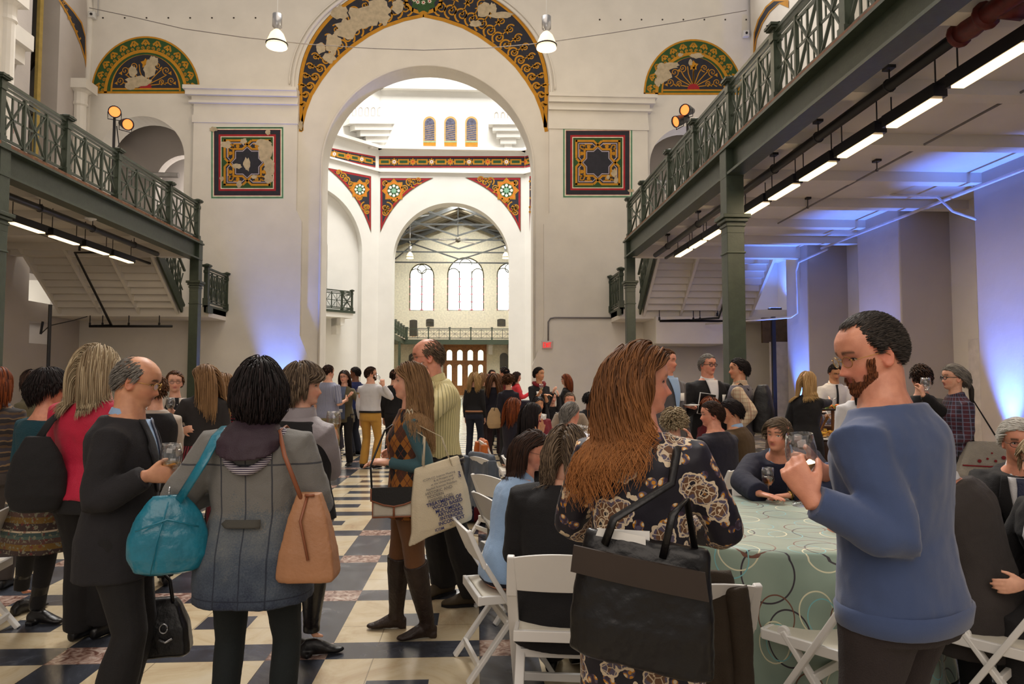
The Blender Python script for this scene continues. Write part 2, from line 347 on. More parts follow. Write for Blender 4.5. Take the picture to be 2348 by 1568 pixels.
# crescent over the main arch
def crescent():
    k = Ink((0, YE-.005, 0), (0, -1, 0), DM)
    oute = lambda f=0: [(687+f, 300)]+[(971-(287-f)*cos(a), 200-(250-f)*sin(a)) for a in np.linspace(0, pi, 60)]+[(1255-f, 292)]
    outer = oute()
    innL = [(972, 35), (926, 45), (880, 61), (845, 80), (809, 105), (782, 128), (758, 152), (734, 184), (713, 218), (700, 252), (692, 284), (689, 302)]
    innR = [(1942-x, y) for x, y in innL]
    inner = innL[::-1]+innR[1:]
    k.pen(NAVY, 1).fill([(p[0], p[1]) for p in outer]+inner[::-1][1:-1])
    k.pen(GOLD, 2).line(oute(5), 8).line(innL, 8).line(innR, 8)
    for sg, inn in ((-1, innL), (1, innR)):
        for j in range(15):
            t = .09+.054*j; p = lerp2(inn, t)
            a = math.atan2(p[1]-240, p[0]-971); th = min(1, 1.30-1.05*t)*1.12
            g = 26*th; c = (p[0]+cos(a)*g*.85, p[1]+sin(a)*g*.85)
            k.pen(GOLD, 3).spiral(c, g*.62, a+pi, 1.5, 4.2, sg); k.line([c, (c[0]+cos(a)*g*1.5, c[1]+sin(a)*g*1.5)], 2.5); k.star((c[0]+cos(a+.05*sg)*g, c[1]+sin(a+.05*sg)*g), g*.34, 3, .4, a)
            c2 = (p[0]+cos(a+sg*.06)*g*2.2, p[1]+sin(a+sg*.06)*g*2.2); k.spiral(c2, g*.45, a, 1.3, 3.2, -sg)
            c3 = (p[0]+cos(a+sg*.1)*g*3.2, p[1]+sin(a+sg*.1)*g*3.2)
            if j % 2 == 0 and math.hypot((c3[0]-971)/275, (min(c3[1], 200)-200)/240) < 1: k.pen(CREAMP, 4).star(c3, 7, 7, .5).pen(RED, 5).disc(c3, 2, 6)
            elif math.hypot((c3[0]-971)/270, (min(c3[1], 200)-200)/235) < 1: k.star(c3, 8, 5, .4)
    k.pen(GOLD, 3).disc((971, 3), 44, 24, 30).pen(NAVY, 4).disc((971, 0), 36, 24, 25).pen(GRN, 5).star((971, -2), 33, 10, .78)
    for q in ((950, 0), (985, 3), (971, 6), (958, 5)): k.pen(CREAMP, 6).star(q, 6, 7, .5).pen(RED, 7).disc(q, 2, 6)
    k.pen(PATCH, 8)
    for c, r, ry in (((833, 40), 40, 30), ((797, 65), 30, 24), ((868, 22), 34, 24), ((762, 100), 20, 28), ((756, 132), 16, 14), ((735, 112), 13, 14), ((780, 30), 20, 18), ((912, 14), 16, 18), ((880, 40), 14, 18), ((1110, 22), 18, 20), ((1090, 55), 16, 9), ((1150, 36), 30, 9), ((690, 288), 6, 12), ((1130, 20), 10, 14)):
        k.blob(c, r, int(c[0]), 16, ry)
    tag(k.build('painted_arch_band', DM), 'navy pointed crescent painted with ochre scrolls over the large archway', 'wall painting')
crescent()
def lunette(cx, cy, rx, ry, patches, nm, lab, seedf):
    k = Ink((0, YE-.005, 0), (0, -1, 0), DM)
    hf = lambda f, n=30, yo=0: [(cx-rx*f*cos(a), cy+yo-ry*f*sin(a)) for a in np.linspace(0, pi, n)]
    k.pen(GRN, 1).fill(hf(1)); k.pen(GOLD, 2).line(hf(.985), 4).line([(cx-rx, cy-1), (cx+rx, cy-1)], 5)
    k.line(hf(.74), 7).line(hf(.63, yo=-4), 4); k.pen(NAVY, 3).fill(hf(.61, yo=-8)); k.pen(GOLD, 4).line([(cx-rx*.63, cy-9), (cx+rx*.63, cy-9)], 4)
    for j in range(13):
        a = pi*(j+.5)/13; c = (cx-rx*.865*cos(a), cy-ry*.865*sin(a)); u = (cos(a), sin(a)); g = rx*.075
        k.pen(GOLD, 3)
        for sg in (-1, 1):
            k.line([(c[0]-u[0]*g+sg*u[1]*g*.2, c[1]-u[1]*g-sg*u[0]*g*.2), (c[0]+sg*u[1]*g, c[1]-sg*u[0]*g), (c[0]+u[0]*g*.3+sg*u[1]*g*.9, c[1]+u[1]*g*.3-sg*u[0]*g*.9), (c[0]-u[0]*g, c[1]-u[1]*g)], 2.2)
            k.spiral((c[0]+u[0]*g+sg*u[1]*g*.8, c[1]+u[1]*g-sg*u[0]*g*.8), g*.55, a, 1.1, 2, sg)
        k.star(c, g*.6, 4, .5)
    k.pen(RED, 5).fill([(cx-14*cos(a), cy-11-13*sin(a)) for a in np.linspace(0, pi, 10)])
    for i in range(9):
        a = pi*(i+.5)/9; k.pen(GOLD, 4).line([(cx-6*cos(a), cy-16-6*sin(a)), (cx-rx*.3*cos(a), cy-14-ry*.28*sin(a)), (cx-rx*.42*cos(a*1.05), cy-14-ry*.42*sin(a))], 2)
    for sg in (-1, 1):
        for r0, h0, q in ((.22, .38, 9), (.38, .3, 10), (.47, .12, 9), (.3, .1, 7)):
            c = (cx+sg*rx*r0, cy-12-ry*h0); k.spiral(c, q, 1.5, 1.3, 2, sg); k.star((c[0]+sg*q*.9, c[1]+q*.6), q*.55, 3, .45, 1)
    k.star((cx, cy-ry*.52), 12, 5, .6, -1.57); k.line([(cx, cy-12), (cx, cy-ry*.5)], 3)
    k.pen(PATCH, 8)
    for c, r, q in patches: k.blob(c, r, int(c[0]*3+c[1]), 18, q)
    tag(k.build(nm, DM), lab, 'wall painting')
lunette(334, 213, 125, 130, (((320, 188), 32, 15), ((305, 165), 10, 15), ((343, 160), 16, 22), ((352, 142), 14, 14), ((298, 198), 14, 8)), 'painted_lunette', 'half-round green and ochre painting with a large bare patch at its centre', 1)
lunette(1590, 216, 114, 126, (((1520, 168), 20, 26), ((1538, 150), 20, 9), ((1508, 188), 7, 12), ((1560, 126), 7, 5), ((1598, 128), 17, 7), ((1583, 143), 5, 9)), 'painted_lunette', 'half-round green and ochre painting behind the green railing with a red half disc', 2)
def square(x0, y0, x1, y1, patches, lab):
    k = Ink((0, YE-.145, 0), (0, -1, 0), DM); cx, cy = (x0+x1)/2, (y0+y1)/2; hw, hh = (x1-x0)/2, (y1-y0)/2
    def T(u, v): return (cx+u*hw, cy+v*hh)
    def sq(f): return [T(-f, -f), T(f, -f), T(f, f), T(-f, f)]
    k.pen(MINT, 1).fill(sq(1)); k.pen(GRN, 2).loop(sq(.975), 2); k.pen(CREAMP, 3).fill(sq(.95)); k.pen(RED, 4).fill(sq(.92)); k.pen(NAVY, 5).fill(sq(.91)); k.pen(RED, 6).fill(sq(.79)); k.pen(CREAMP, 7).fill(sq(.735)); k.pen(GRN, 8).fill(sq(.71))
    K = [(.62, .62), (.16, .62), (-.16+.16, .46)]
    path = [(-.62, -.62), (-.14, -.62), (.14, -.36), (.32, -.36), (.32, -.14)]
    oct_ = []
    for q in range(4):
        c, s_ = [(1, 0), (0, 1), (-1, 0), (0, -1)][q]
        r_ = lambda p: (p[0]*c-p[1]*s_, p[0]*s_+p[1]*c)
        k.pen(NAVY, 9).fill([T(*r_(p)) for p in ((-.6, -.6), (-.14, -.6), (0, -.47), (-.14, -.34), (-.33, -.34), (-.33, -.14), (-.47, 0), (-.6, -.14))])
        k.pen(NAVY, 9).fill([T(*r_(p)) for p in ((0, 0), (.35, -.35), (.14, -.33), (0, -.47), (-.14, -.33), (-.35, -.35))])
    for q in range(4):
        c, s_ = [(1, 0), (0, 1), (-1, 0), (0, -1)][q]
        r_ = lambda p: (p[0]*c-p[1]*s_, p[0]*s_+p[1]*c)
        outl = [(-.13, -.62), (-.62, -.62), (-.62, -.13), (-.34, .13), (-.34, .34)]
        outl2 = [(.13, -.34), (-.13, -.62)]
        k.pen(GOLD, 12).line([T(*r_(p)) for p in ((-.62, -.13), (-.62, -.65))], 5).line([T(*r_(p)) for p in ((-.64, -.62), (-.12, -.62), (.13, -.38), (.36, -.38))], 5).line([T(*r_(p)) for p in ((.12, -.62), (-.13, -.38), (-.36, -.38))], 5)
        k.pen(LILAC, 11).line([T(*r_(p)) for p in ((-.55, -.55), (-.16, -.55), (-.05, -.45))], 2).line([T(*r_(p)) for p in ((-.55, -.55), (-.55, -.16), (-.45, -.05))], 2).line([T(*r_(p)) for p in ((-.32, -.32), (-.12, -.32), (0, -.43), (.12, -.32), (.32, -.32))], 2)
        k.pen(GOLD, 12).line([T(*r_(p)) for p in ((-.5, -.42), (-.5, -.5), (-.42, -.5), (-.38, -.42), (-.42, -.38), (-.5, -.42))], 3)
        k.disc(T(*r_((-.26, -.46))), 4.5, 8).disc(T(*r_((-.46, -.26))), 4.5, 8).line([T(*r_(p)) for p in ((-.38, -.52), (-.16, -.52))], 3).line([T(*r_(p)) for p in ((-.52, -.38), (-.52, -.16))], 3).line([T(*r_(p)) for p in ((-.38, -.36), (-.38, -.5))], 3)
    k.pen(PATCH, 14)
    for c, r, q in patches: k.blob(T(*c), r, int(c[0]*37+c[1]*91), 16, q)
    tag(k.build('painted_square_panel', DM), lab, 'wall painting')
square(484, 291, 650, 455, (((.5, -.3), 22, 26), ((.62, .1), 15, 26), ((.6, .45), 11, 12), ((.45, -.55), 20, 9), ((-.6, -.5), 14, 10), ((-.1, -.6), 9, 7), ((.0, .05), 9, 17), ((-.28, .1), 13, 7), ((.58, -.85), 7, 7), ((-.93, -.93), 10, 6), ((-.22, .6), 6, 10), ((.2, .4), 8, 5), ((-.7, .45), 5, 6)), 'square strapwork painting whose upper corner is flaked away, above the blue-lit wall')
square(1291, 293, 1450, 453, (((.48, .3), 8, 10), ((.52, .5), 6, 9), ((.3, .42), 5, 5), ((.95, .8), 8, 4), ((.9, -.98), 9, 3)), 'nearly intact square strapwork painting on the pilaster beside the long gallery with lamps')
# anchor holes
w = Mb()
for x in list(range(236, 680, 50))+list(range(1375, 1730, 48)):
    p = at(x, 41 if x < 700 else 45, YE-.006); w.lathe([(0, 0), (.03, 0), (.03, .004), (0, .005)], p, 6, axis=(0, -1, 0))
struct(w.build('trim_anchor_holes', M('dark_hole', (70, 62, 56), .9)))
# ---------------------------------------------------------------- rotunda
YF = 39.0; FX0, FX1 = -5.5, 2.68
farh = arch_loop(-4.69, 1.82, 0, 11.5, 48)
w = Mb(); w.poly([(FX0, 0), (-4.69, 0)]+list(reversed(arc(-1.435, 11.5-3.255, 3.255, 0, pi, 48)))+[(1.82, 0), (FX1, 0), (FX1, 36), (FX0, 36)], (), toY(YF), .9)
struct(w.build('wall_rotunda_far', PLASTER2))
# diagonal walls: left one carries a blind arch, a balcony door arch
def diag(P0, dirx, nm):
    P0 = Vector(P0); D = Vector((dirx*.7071, -.7071, 0)); Nn = Vector((-dirx*.7071, -.7071, 0))
    to = lambda p, k: P0+D*p[0]-Nn*k+Vector((0, 0, p[1]))
    w = Mb(); w.poly([(0, 0), (9, 0), (9, 36), (0, 36)], [arch_loop(1.1, 7.2, .0, 11.6, 30)], to, .35)
    w.poly([(0.5, 0), (8, 0), (8, 13), (.5, 13)], [arch_loop(3.05, 5.25, 4.95, 9.6), arch_loop(3.0, 5.3, 0, 3.2)], lambda p, k: to(p, k+.35), .5)
    w.poly([(2.5, 0), (7, 0), (7, 11), (2.5, 11)], [arch_loop(3.6, 4.9, 4.95, 9.0)], lambda p, k: to(p, k+1.3), .3)
    w.poly([(0, 0), (9, 0), (9, 14), (0, 14)], (), lambda p, k: to(p, k+3.0), .2)
    struct(w.build(nm, PLASTER2)); return P0, D, Nn, to
dL = diag((FX0, YF, 0), -1, 'wall_rotunda_left'); dR = diag((FX1, YF, 0), 1, 'wall_rotunda_right')
struct(Mb().poly([(-14, 0), (-10, 0), (-10, 36), (-14, 36)], (), toY(33), .3).build('wall_rotunda_side', PLASTER2))
def band(z0, z1, d, nm):
    w = Mb()
    w.box((FX0-.05, YF-d, z0), (FX1+.05, YF, z1))
    for P0, D, Nn, to in (dL, dR): w.poly([(0, z0), (9, z0), (9, z1), (0, z1)], (), lambda p, k: to(p, -d+k), d)
    return struct(w.build(nm, PLASTER2))
band(14.45, 14.62, .3, 'trim_rotunda_ledge'); band(13.18, 13.28, .12, 'trim_rotunda_string'); band(17.9, 18.15, .3, 'trim_rotunda_cornice'); band(20.4, 20.7, .45, 'trim_rotunda_upper_cornice')
def ledge_block(px, py, wpx, hpx, P, N, nm):
    w = Mb(); N = Vector(N)
    for i in range(5):
        f = i/5; a = hit(px-wpx*(1-f), py+hpx*f, P, N); b = hit(px+wpx*(1-f), py+hpx*(f+.16), P, N)
        q = [hit(px-wpx*(1-f), py+hpx*f, P, N), hit(px+wpx*(1-f), py+hpx*f, P, N), hit(px+wpx*(1-f), py+hpx*(f+.2), P, N), hit(px-wpx*(1-f), py+hpx*(f+.2), P, N)]
        d = .5*(1-f)+.08
        w.add([v for v in q]+[v+N*d for v in q], [(4, 5, 6, 7), (0, 1, 5, 4), (1, 2, 6, 5), (2, 3, 7, 6), (3, 0, 4, 7)])
    struct(w.build(nm, PLASTER2))
dgP, dgN = dL[0], dL[2]; drP, drN = dR[0], dR[2]
ledge_block(862, 276, 75, 66, dgP+dgN*.01+Vector((0, 0, 0)), dgN, 'trim_corbel_left')
ledge_block(1165, 280, 45, 66, (0, YF-.01, 0), (0, -1, 0), 'trim_corbel_right')
def arcade(px0, px1, y0, P, N, k, nm):
    w = Mb()
    for i in range(k):
        x = px0+(px1-px0)*i/(k-1); q = [(x-4, y0+18), (x+4, y0+18)]+[(x+4*cos(a), y0+4-5*sin(a)) for a in np.linspace(0, pi, 7)]
        ring = [hit(a, b, P, N) for a, b in q]
        w.tube(ring+[ring[0]], .03, 5)
    struct(w.build(nm, PLGREY))
arcade(812, 928, 247, dgP, dgN, 9, 'trim_blind_arcade_left'); arcade(1138, 1168, 258, (0, YF-.01, 0), (0, -1, 0), 3, 'trim_blind_arcade_right')
LEAD = M('leaded_glass', (92, 92, 112), .4, var=.5, vs=9)
for i, x in enumerate((985, 1033, 1081)):
    k = Ink((0, YF-.03, 0), (0, -1, 0), DM+[LEAD, M('amber_frame', (196, 160, 96), .7)])
    k.pen(k.ms[-1], 0).fill([(x-14.5, 343), (x+14.5, 343)]+[(x+14.5*cos(a), 281-14.5*sin(a)) for a in np.linspace(0, pi, 12)])
    k.pen(LEAD, 2).fill([(x-11, 322), (x+11, 322)]+[(x+11*cos(a), 283-12*sin(a)) for a in np.linspace(0, pi, 12)])
    for j in range(7): k.pen(k.ms[-1], 3).line([(x-11, 290+j*5), (x+11, 286+j*5)], .8)
    for yy, mm, h in ((325, MINT, 2), (330, GOLD, 6), (335, ORNG, 2), (338, NAVY, 2), (341, RED, 2)): k.pen(mm, 4).line([(x-14, yy), (x+14, yy)], h)
    struct(k.build('window_%d' % (i+1), k.ms))
# frieze
def frieze(P, N, p0, p1, h, nm, lab, n):
    k = Ink(P, N, DM); p0 = Vector(p0); p1 = Vector(p1)
    q = lambda t, v: tuple(p0+(p1-p0)*t+Vector((0, 1))*v*h)
    def fl(a, b, v0, v1): k.fill([q(a, v0), q(b, v0), q(b, v1), q(a, v1)])
    k.pen(RED, 1); fl(0, 1, -.5, .5); k.pen(NAVY, 2); fl(0, 1, -.38, .38); k.pen(GOLD, 3); fl(0, 1, -.06, .06)
    for i in range(n):
        a = (i+.5)/n; e = .30/n
        k.pen(GOLD, 4); fl(a-e, a+e, -.24, .24); k.pen(GRN, 5); fl(a-e*.7, a+e*.7, -.12, .12)
        c = q(i/n, 0); k.pen(GOLD, 5).star(c, h*.34, 8, .7); k.pen(WHITEP if i % 2 else ORNG, 6).star(c, h*.2, 8, .6); k.pen(RED, 7).disc(c, h*.06, 6)
    tag(k.build('painted_frieze', DM), lab, 'wall painting')
frieze((0, YF-.02, 0), (0, -1, 0), (861, 371), (1204, 371), 26, 1, 'long straight painted frieze of stars above the inner arch', 8)
frieze(dgP+dgN*.02, dgN, (735, 347), (861, 371), 25, 1, 'slanting stretch of painted star frieze on the rotunda diagonal wall', 4)
frieze(drP+drN*.02, drN, (1204, 371), (1222, 367), 26, 1, 'short end piece of painted star frieze cut off by the big arch', 1)
def spandrel(P, N, cor, ex, ey, lab):
    # cor: square corner; ex: tip along the top; ey: lower tip
    k = Ink(P, N, DM); cx, cy = cor
    def curve(f):
        x0, y0 = cx+(ex[0]-cx)*f[0]+f[1], ex[1]+(cy-ex[1])*0+f[2]
        pts = []
        for i in range(13):
            t = i/12; b0 = Vector(ex); b2 = Vector(ey); b1 = Vector((cx+(ex[0]-cx)*.28, cy+(ey[1]-cy)*.28)); p = b0*(1-t)**2+b1*2*t*(1-t)+b2*t*t; pts.append(tuple(p))
        return pts
    cv = curve((1, 0, 0)); g = Vector((cx*.6+ex[0]*.2+ey[0]*.2, cy*.6+ex[1]*.2+ey[1]*.2))
    sh = lambda f: [tuple(g+(Vector(p)-g)*f) for p in [cor]+cv]
    k.pen(GRN, 1).fill(sh(1)); k.pen(RED, 2).fill(sh(.97)); k.pen(NAVY, 3).fill(sh(.80))
    s0 = Vector((cx+(ex[0]-cx)*.255, cy+(ey[1]-cy)*.235)); r = abs(ex[0]-cx)*.2
    k.pen(GOLD, 5).star(tuple(s0), r*1.15, 8, .75); k.pen(ORNG, 6).star(tuple(s0), r*.95, 8, .75); k.pen(GOLD, 7).star(tuple(s0), r*.8, 8, .8); k.pen(GRN, 8).disc(tuple(s0), r*.62, 14)
    for i in range(8): k.pen(WHITEP, 9).disc((s0.x+r*.45*cos(i*pi/4), s0.y+r*.45*sin(i*pi/4)), r*.14, 7)
    k.pen(MINT, 10).star(tuple(s0), r*.34, 8, .5)
    sg = 1 if ex[0] > cx else -1
    for t, q in ((.12, .15), (.24, .2), (.34, .16), (.66, .18), (.76, .22), (.88, .15)):
        p = Vector(cv[int(t*12)]); d = (s0-p).normalized() if .3 < t < .7 else (Vector(cor)-p).normalized()
        c = p.lerp(Vector(cor), .18); k.pen(GOLD, 5).spiral((c.x, c.y), r*q*2.4, t*6, 1.3, 3, sg)
    k.spiral((cx+(ex[0]-cx)*.55, cy+8), r*.4, 1, 1.4, 3, sg); k.spiral((cx+(ex[0]-cx)*.08, cy+(ey[1]-cy)*.55), r*.35, 2, 1.4, 3, -sg); k.spiral((cx+(ex[0]-cx)*.1, cy+(ey[1]-cy)*.09), r*.3, 2, 1, 3, sg)
    tag(k.build('painted_spandrel', DM), lab, 'wall painting')
spandrel((0, YF-.02, 0), (0, -1, 0), (872, 408), (994, 408), (872, 533), 'red-edged spandrel painting over the inner arch, pointing down at its left jamb')
spandrel((0, YF-.02, 0), (0, -1, 0), (1194, 407), (1066, 407), (1194, 533), 'red-edged spandrel painting over the inner arch, on its right shoulder')
spandrel(dgP+dgN*.02, dgN, (851, 404), (748, 384), (851, 533), 'slanting red-edged spandrel painting on the rotunda diagonal wall')
spandrel(drP+drN*.02, drN, (1214, 404), (1224, 402), (1214, 533), 'sliver of a red-edged spandrel painting cut off by the big arch')
# ---------------------------------------------------------------- far hall
YW = 67.0
def pxr(x0, y0, x1, y1, Y): a = at(x0, y1, Y); b = at(x1, y0, Y); return a.x, b.x, a.z, b.z
wins = []
for (a, b, c, d) in ((938, 604, 996, 712), (1025, 590, 1110, 712), (1139, 602, 1197, 712)): wins.append(pxr(a, b, c, d, YW))
doorr = pxr(1016, 788, 1116, 905, YW)
smw = [pxr(*q, YW) for q in ((939, 733, 957, 770), (977, 731, 995, 748), (1140, 731, 1159, 748), (937, 810, 955, 868), (1146, 809, 1165, 868))]
w = Mb(); hs = [arch_loop(x0, x1, z0, z1) for x0, x1, z0, z1 in wins]+[[(doorr[0], .02), (doorr[1], .02), (doorr[1], doorr[3]), (doorr[0], doorr[3])]]
w.poly([(-14, 0), (12, 0), (12, 18), (-14, 18)], hs, toY(YW), .6)
struct(w.build('wall_far', M('far_hall_plaster', (232, 226, 205), .8)))
FRM = M('window_lead', (70, 66, 40), .5); PINKG = M('pink_glass', (230, 150, 160), emit=1.0, var=0)
for i, (x0, x1, z0, z1) in enumerate(wins):
    k = Mb(); k.poly(arch_loop(x0, x1, z0, z1), (), toY(YW+.12)); r = (x1-x0)/2; cxx = (x0+x1)/2; k.cm = 1
    k.tube([(p[0], YW+.08, p[1]) for p in arch_loop(x0+.05, x1-.05, z0, z1-.05)+[(x0+.05, z0)]], .07, 5)
    cols = 3 if r > 1.4 else 2
    for j in range(1, cols): k.beam((x0+(x1-x0)*j/cols, YW+.08, z0), (x0+(x1-x0)*j/cols, YW+.08, z1-r*.75), .09, .09)
    for j in range(cols):
        ww = (x1-x0)/cols; cc = x0+ww*(j+.5); top = z1-r*(.95 if not (cols == 3 and j == 1) else .42)
        k.tube([(cc-ww/2*cos(a), YW+.08, top+ww/2*sin(a)*(1.0)) for a in np.linspace(0, pi, 12)], .05, 5)
    if cols == 2: k.tube([(cxx+.42*cos(a), YW+.08, z1-.55+.42*sin(a)) for a in np.linspace(0, 2*pi, 16)], .05, 5)
    k.cm = 2
    for rr_ in range(5):
        zz = z0+.12+(z1-z0-r)*rr_/4.6
        for j in range(cols+1): k.cbox((x0+.06+(x1-x0-.12)*j/cols, YW+.05, zz), (.34 if 0 < j < cols else .24, .03, .14))
    struct(k.build('window_%d' % (i+4), [WINDAY, FRM, PINKG]))
DK = M('dark_window', (62, 58, 52), .3)
for i, (x0, x1, z0, z1) in enumerate(smw):
    k = Mb(); k.poly([(x0, z0), (x1, z0)]+[((x0+x1)/2+(x1-x0)/2*cos(a), z1-(.1 if i < 3 else .35)+(.1 if i < 3 else .35)*sin(a)) for a in np.linspace(0, pi, 9)], (), toY(YW-.05), .1); k.cm = 1
    k.beam(((x0+x1)/2, YW-.07, z0), ((x0+x1)/2, YW-.07, z1-.1), .04, .04); k.beam((x0, YW-.07, (z0+z1)/2), (x1, YW-.07, (z0+z1)/2), .04, .04)
    struct(k.build('window_%d' % (i+7), [DK, FRM]))
# oak entrance doors with arched lights
x0, x1, z0, z1 = doorr; wd = x1-x0
k = Mb(); holes = []
for j in range(4):
    c = x0+wd*(.14+.24*j); holes.append(arch_loop(c-.26, c+.26, 3.35, 4.35, 10)); holes.append(arch_loop(c-.22, c+.22, .95, 2.95, 10))
k.poly([(x0, .02), (x1, .02), (x1, z1), (x0, z1)], holes, toY(YW+.05), .12); k.cm = 1
k.poly([(x0+.1, .3), (x1-.1, .3), (x1-.1, z1-.1), (x0+.1, z1-.1)], (), toY(YW+.15)); k.cm = 0
for j in range(5): k.beam((x0+wd*(.02+.24*j), YW, 0.02), (x0+wd*(.02+.24*j), YW, 3.1), .14, .1)
k.beam((x0, YW, 3.12), (x1, YW, 3.12), .12, .22); k.beam((x0, YW, z1), (x1, YW, z1), .15, .3)
struct(k.build('door_1', [OAK, M('garden_daylight', (226, 242, 214), emit=2.0, var=.35, vs=3)]))
# far side walls and roof
FHP = M('far_hall_plaster', (232, 226, 205))
struct(Mb().box((-12.2, 40, 0), (-11.9, 67, 13)).build('wall_far_left', FHP)); struct(Mb().box((8.75, 40, 0), (9, 67, 13)).build('wall_far_right', FHP))
ROOFM = M('far_roof_boards', (120, 112, 96), .8, var=.3, vs=1); DKST = M('roof_truss_paint', (64, 66, 66), .6)
k = Mb(); ap = 17.2; k.add([(-12, 39.9, 12.9), (-1.6, 39.9, ap), (-1.6, 67, ap), (-12, 67, 12.9), (9, 39.9, 12.9), (9, 67, 12.9)], [(0, 1, 2, 3), (1, 4, 5, 2)])
for y in np.arange(41, 67, 1.6):
    k.beam((-12, y, 12.85), (-1.6, y, ap-.05), .1, .2); k.beam((9, y, 12.85), (-1.6, y, ap-.05), .1, .2)
struct(k.build('ceiling_far', [ROOFM]))
k = Mb()
for y in (44, 49.5, 55, 60.5, 66):
    k.beam((-12, y, 12.5), (-1.6, y, ap-.5), .2, .3); k.beam((9, y, 12.5), (-1.6, y, ap-.5), .2, .3); k.beam((-11, y, 12.6), (8, y, 12.6), .08, .12)
    k.beam((-6.8, y, 14.6), (-1.6, y, 12.9), .1, .12); k.beam((3.6, y, 14.6), (-1.6, y, 12.9), .1, .12); k.beam((-4, y, 16), (-8, y, 12.7), .08, .1); k.beam((.8, y, 16), (4.8, y, 12.7), .08, .1)
    if y < 66:
        for s_ in (-1, 1):
            for a, b in ((.2, .75), (.75, .2)):
                k.beam((-1.6+s_*10.4*(1-a), y, 12.7+a*4.2), (-1.6+s_*10.4*(1-b), y+5.5, 12.7+b*4.2), .12, .12)
struct(k.build('beam_far_trusses', DKST))

k = Ink((XL+.012, 0, 0), (1, 0, 0), DM)
q = [(134, 0), (153, 32), (172, 73), (185, 105), (194.5, 137), (197, 156), (198, 128), (196, 80), (188, 51), (169, 24), (147, 0)]
k.pen(GOLD, 1).fill(q); k.pen(NAVY, 2).fill([(138, 0), (156, 30), (175, 71), (187, 103), (195, 130), (195, 85), (186, 54), (167, 27), (144, 0)])
for i in range(6): k.pen(GOLD, 3).spiral((145+7.5*i, 6+18*i-i*i*.3), 6-.6*i, i, 1.2, 1.6)
tag(k.build('painted_arch_band', DM), 'slim tip of a navy and ochre arch painting on the side wall', 'wall painting')
k = Ink((8.735, 0, 0), (-1, 0, 0), DM)
k.pen(GOLD, 1).fill([(1727, 122), (1728, 75), (1737, 45), (1755, 15), (1772, 0), (1808, 0), (1808, 18), (1786, 8), (1765, 28), (1748, 55), (1735, 90), (1731, 122)])
k.pen(NAVY, 2).fill([(1729, 110), (1731, 76), (1740, 47), (1757, 18), (1775, 3), (1800, 3), (1786, 6), (1763, 26), (1746, 53), (1733, 88)])
tag(k.build('painted_arch_band', DM), 'navy and ochre arch painting on the side wall behind the gallery railing', 'wall painting')
# ================================================================ GALLERIES
def lattice(p, a, b, z0, h, nm='lattice_panel'):
    w = Mb(); a = Vector((a[0], a[1], 0)); b = Vector((b[0], b[1], 0)); Z = lambda q, t: q+Vector((0, 0, z0+h*t)); d = (b-a); P = lambda u, t: Z(a+d*u, t)
    w.beam(P(.0, .0), P(.0, 1), .05, .045); w.beam(P(.5, .06), P(.5, .94), .022, .03)
    w.beam(P(.03, .04), P(.97, .96), .02, .038, up=(1, 0, 0) if abs(d.y) > abs(d.x) else (0, 1, 0)); w.beam(P(.03, .96), P(.97, .04), .02, .038, up=(1, 0, 0) if abs(d.y) > abs(d.x) else (0, 1, 0))
    w.beam(P(0, .5), P(1, .5), .018, .03); w.beam(P(0, .06), P(1, .06), .03, .04); w.beam(P(0, .93), P(1, .93), .03, .04)
    w.beam(P(.25, .5), P(.25, .93), .016, .02); w.beam(P(.75, .06), P(.75, .5), .016, .02)
    return w.build(nm, GREEN, p)
def railing(label, pts, zf, h=1.07, sub=3, big=True, zs=None):
    """pts: newel ground points in order; zf floor height (or list)."""
    t = thing('gallery_railing', label, 'railing'); zs = zs or [zf]*len(pts)
    for i, (p, z) in enumerate(zip(pts, zs)):
        w = Mb(); s_ = .15 if big else .11; q = Vector((p[0], p[1], z))
        w.cbox(q+Vector((0, 0, h/2)), (s_*.72, s_*.72, h)); w.cbox(q+Vector((0, 0, .1)), (s_, s_, .2)); w.cbox(q+Vector((0, 0, h-.12)), (s_*.9, s_*.9, .08))
        w.cbox(q+Vector((0, 0, h+.02)), (s_*1.25, s_*1.25, .03)); w.cbox(q+Vector((0, 0, h+.05)), (s_*1.5, s_*1.5, .035)); w.lathe([(s_*.9, h+.065), (s_*.2, h+.11), (0, h+.11)], q, 4)
        w.build('newel_post', GREEN, t)
    w = Mb(); b_ = Mb()
    for i in range(len(pts)-1):
        a = Vector((pts[i][0], pts[i][1], zs[i])); b = Vector((pts[i+1][0], pts[i+1][1], zs[i+1])); U = Vector((0, 0, 1))
        w.beam(a+U*(h-.02), b+U*(h-.02), .075, .05); w.beam(a+U*(h-.1), b+U*(h-.1), .03, .03); b_.beam(a+U*.1, b+U*.1, .04, .04)
        n = sub if isinstance(sub, int) else sub[i]
        for j in range(n):
            u, v = j/n, (j+1)/n
            pa, pb = a.lerp(b, u), a.lerp(b, v)
            m = lattice(t, pa, pb, min(pa.z, pb.z)+.12, h-.24)
            if abs(zs[i]-zs[i+1]) > .2: pass
    w.build('handrail', GREEN, t); b_.build('bottom_rail', GREEN, t)
    return t
XRt, XLt = 4.0, -7.35
yR = [atX(x, y, XRt).y for x, y in ((1443, 462), (1475, 424), (1535, 352), (1594, 283), (1674, 187), (1778, 60), (1938, -110))]+[5.55, 3.8]
yL = [atX(x, y, XLt).y for x, y in ((453, 461), (389, 423), (270, 350), (153, 277), (2, 185))]+[7.6, 5.8, 4.0]
railing('long green lattice railing of the gallery above the row of lit lamps', [(XRt, y) for y in yR], 5.2, 1.07, [1, 2, 3, 3, 3, 3, 3, 3])
railing('green lattice gallery railing rising towards the spotlights on their pole', [(XLt, y) for y in yL], 5.15, 1.07, [2, 3, 3, 3, 3, 3, 3])
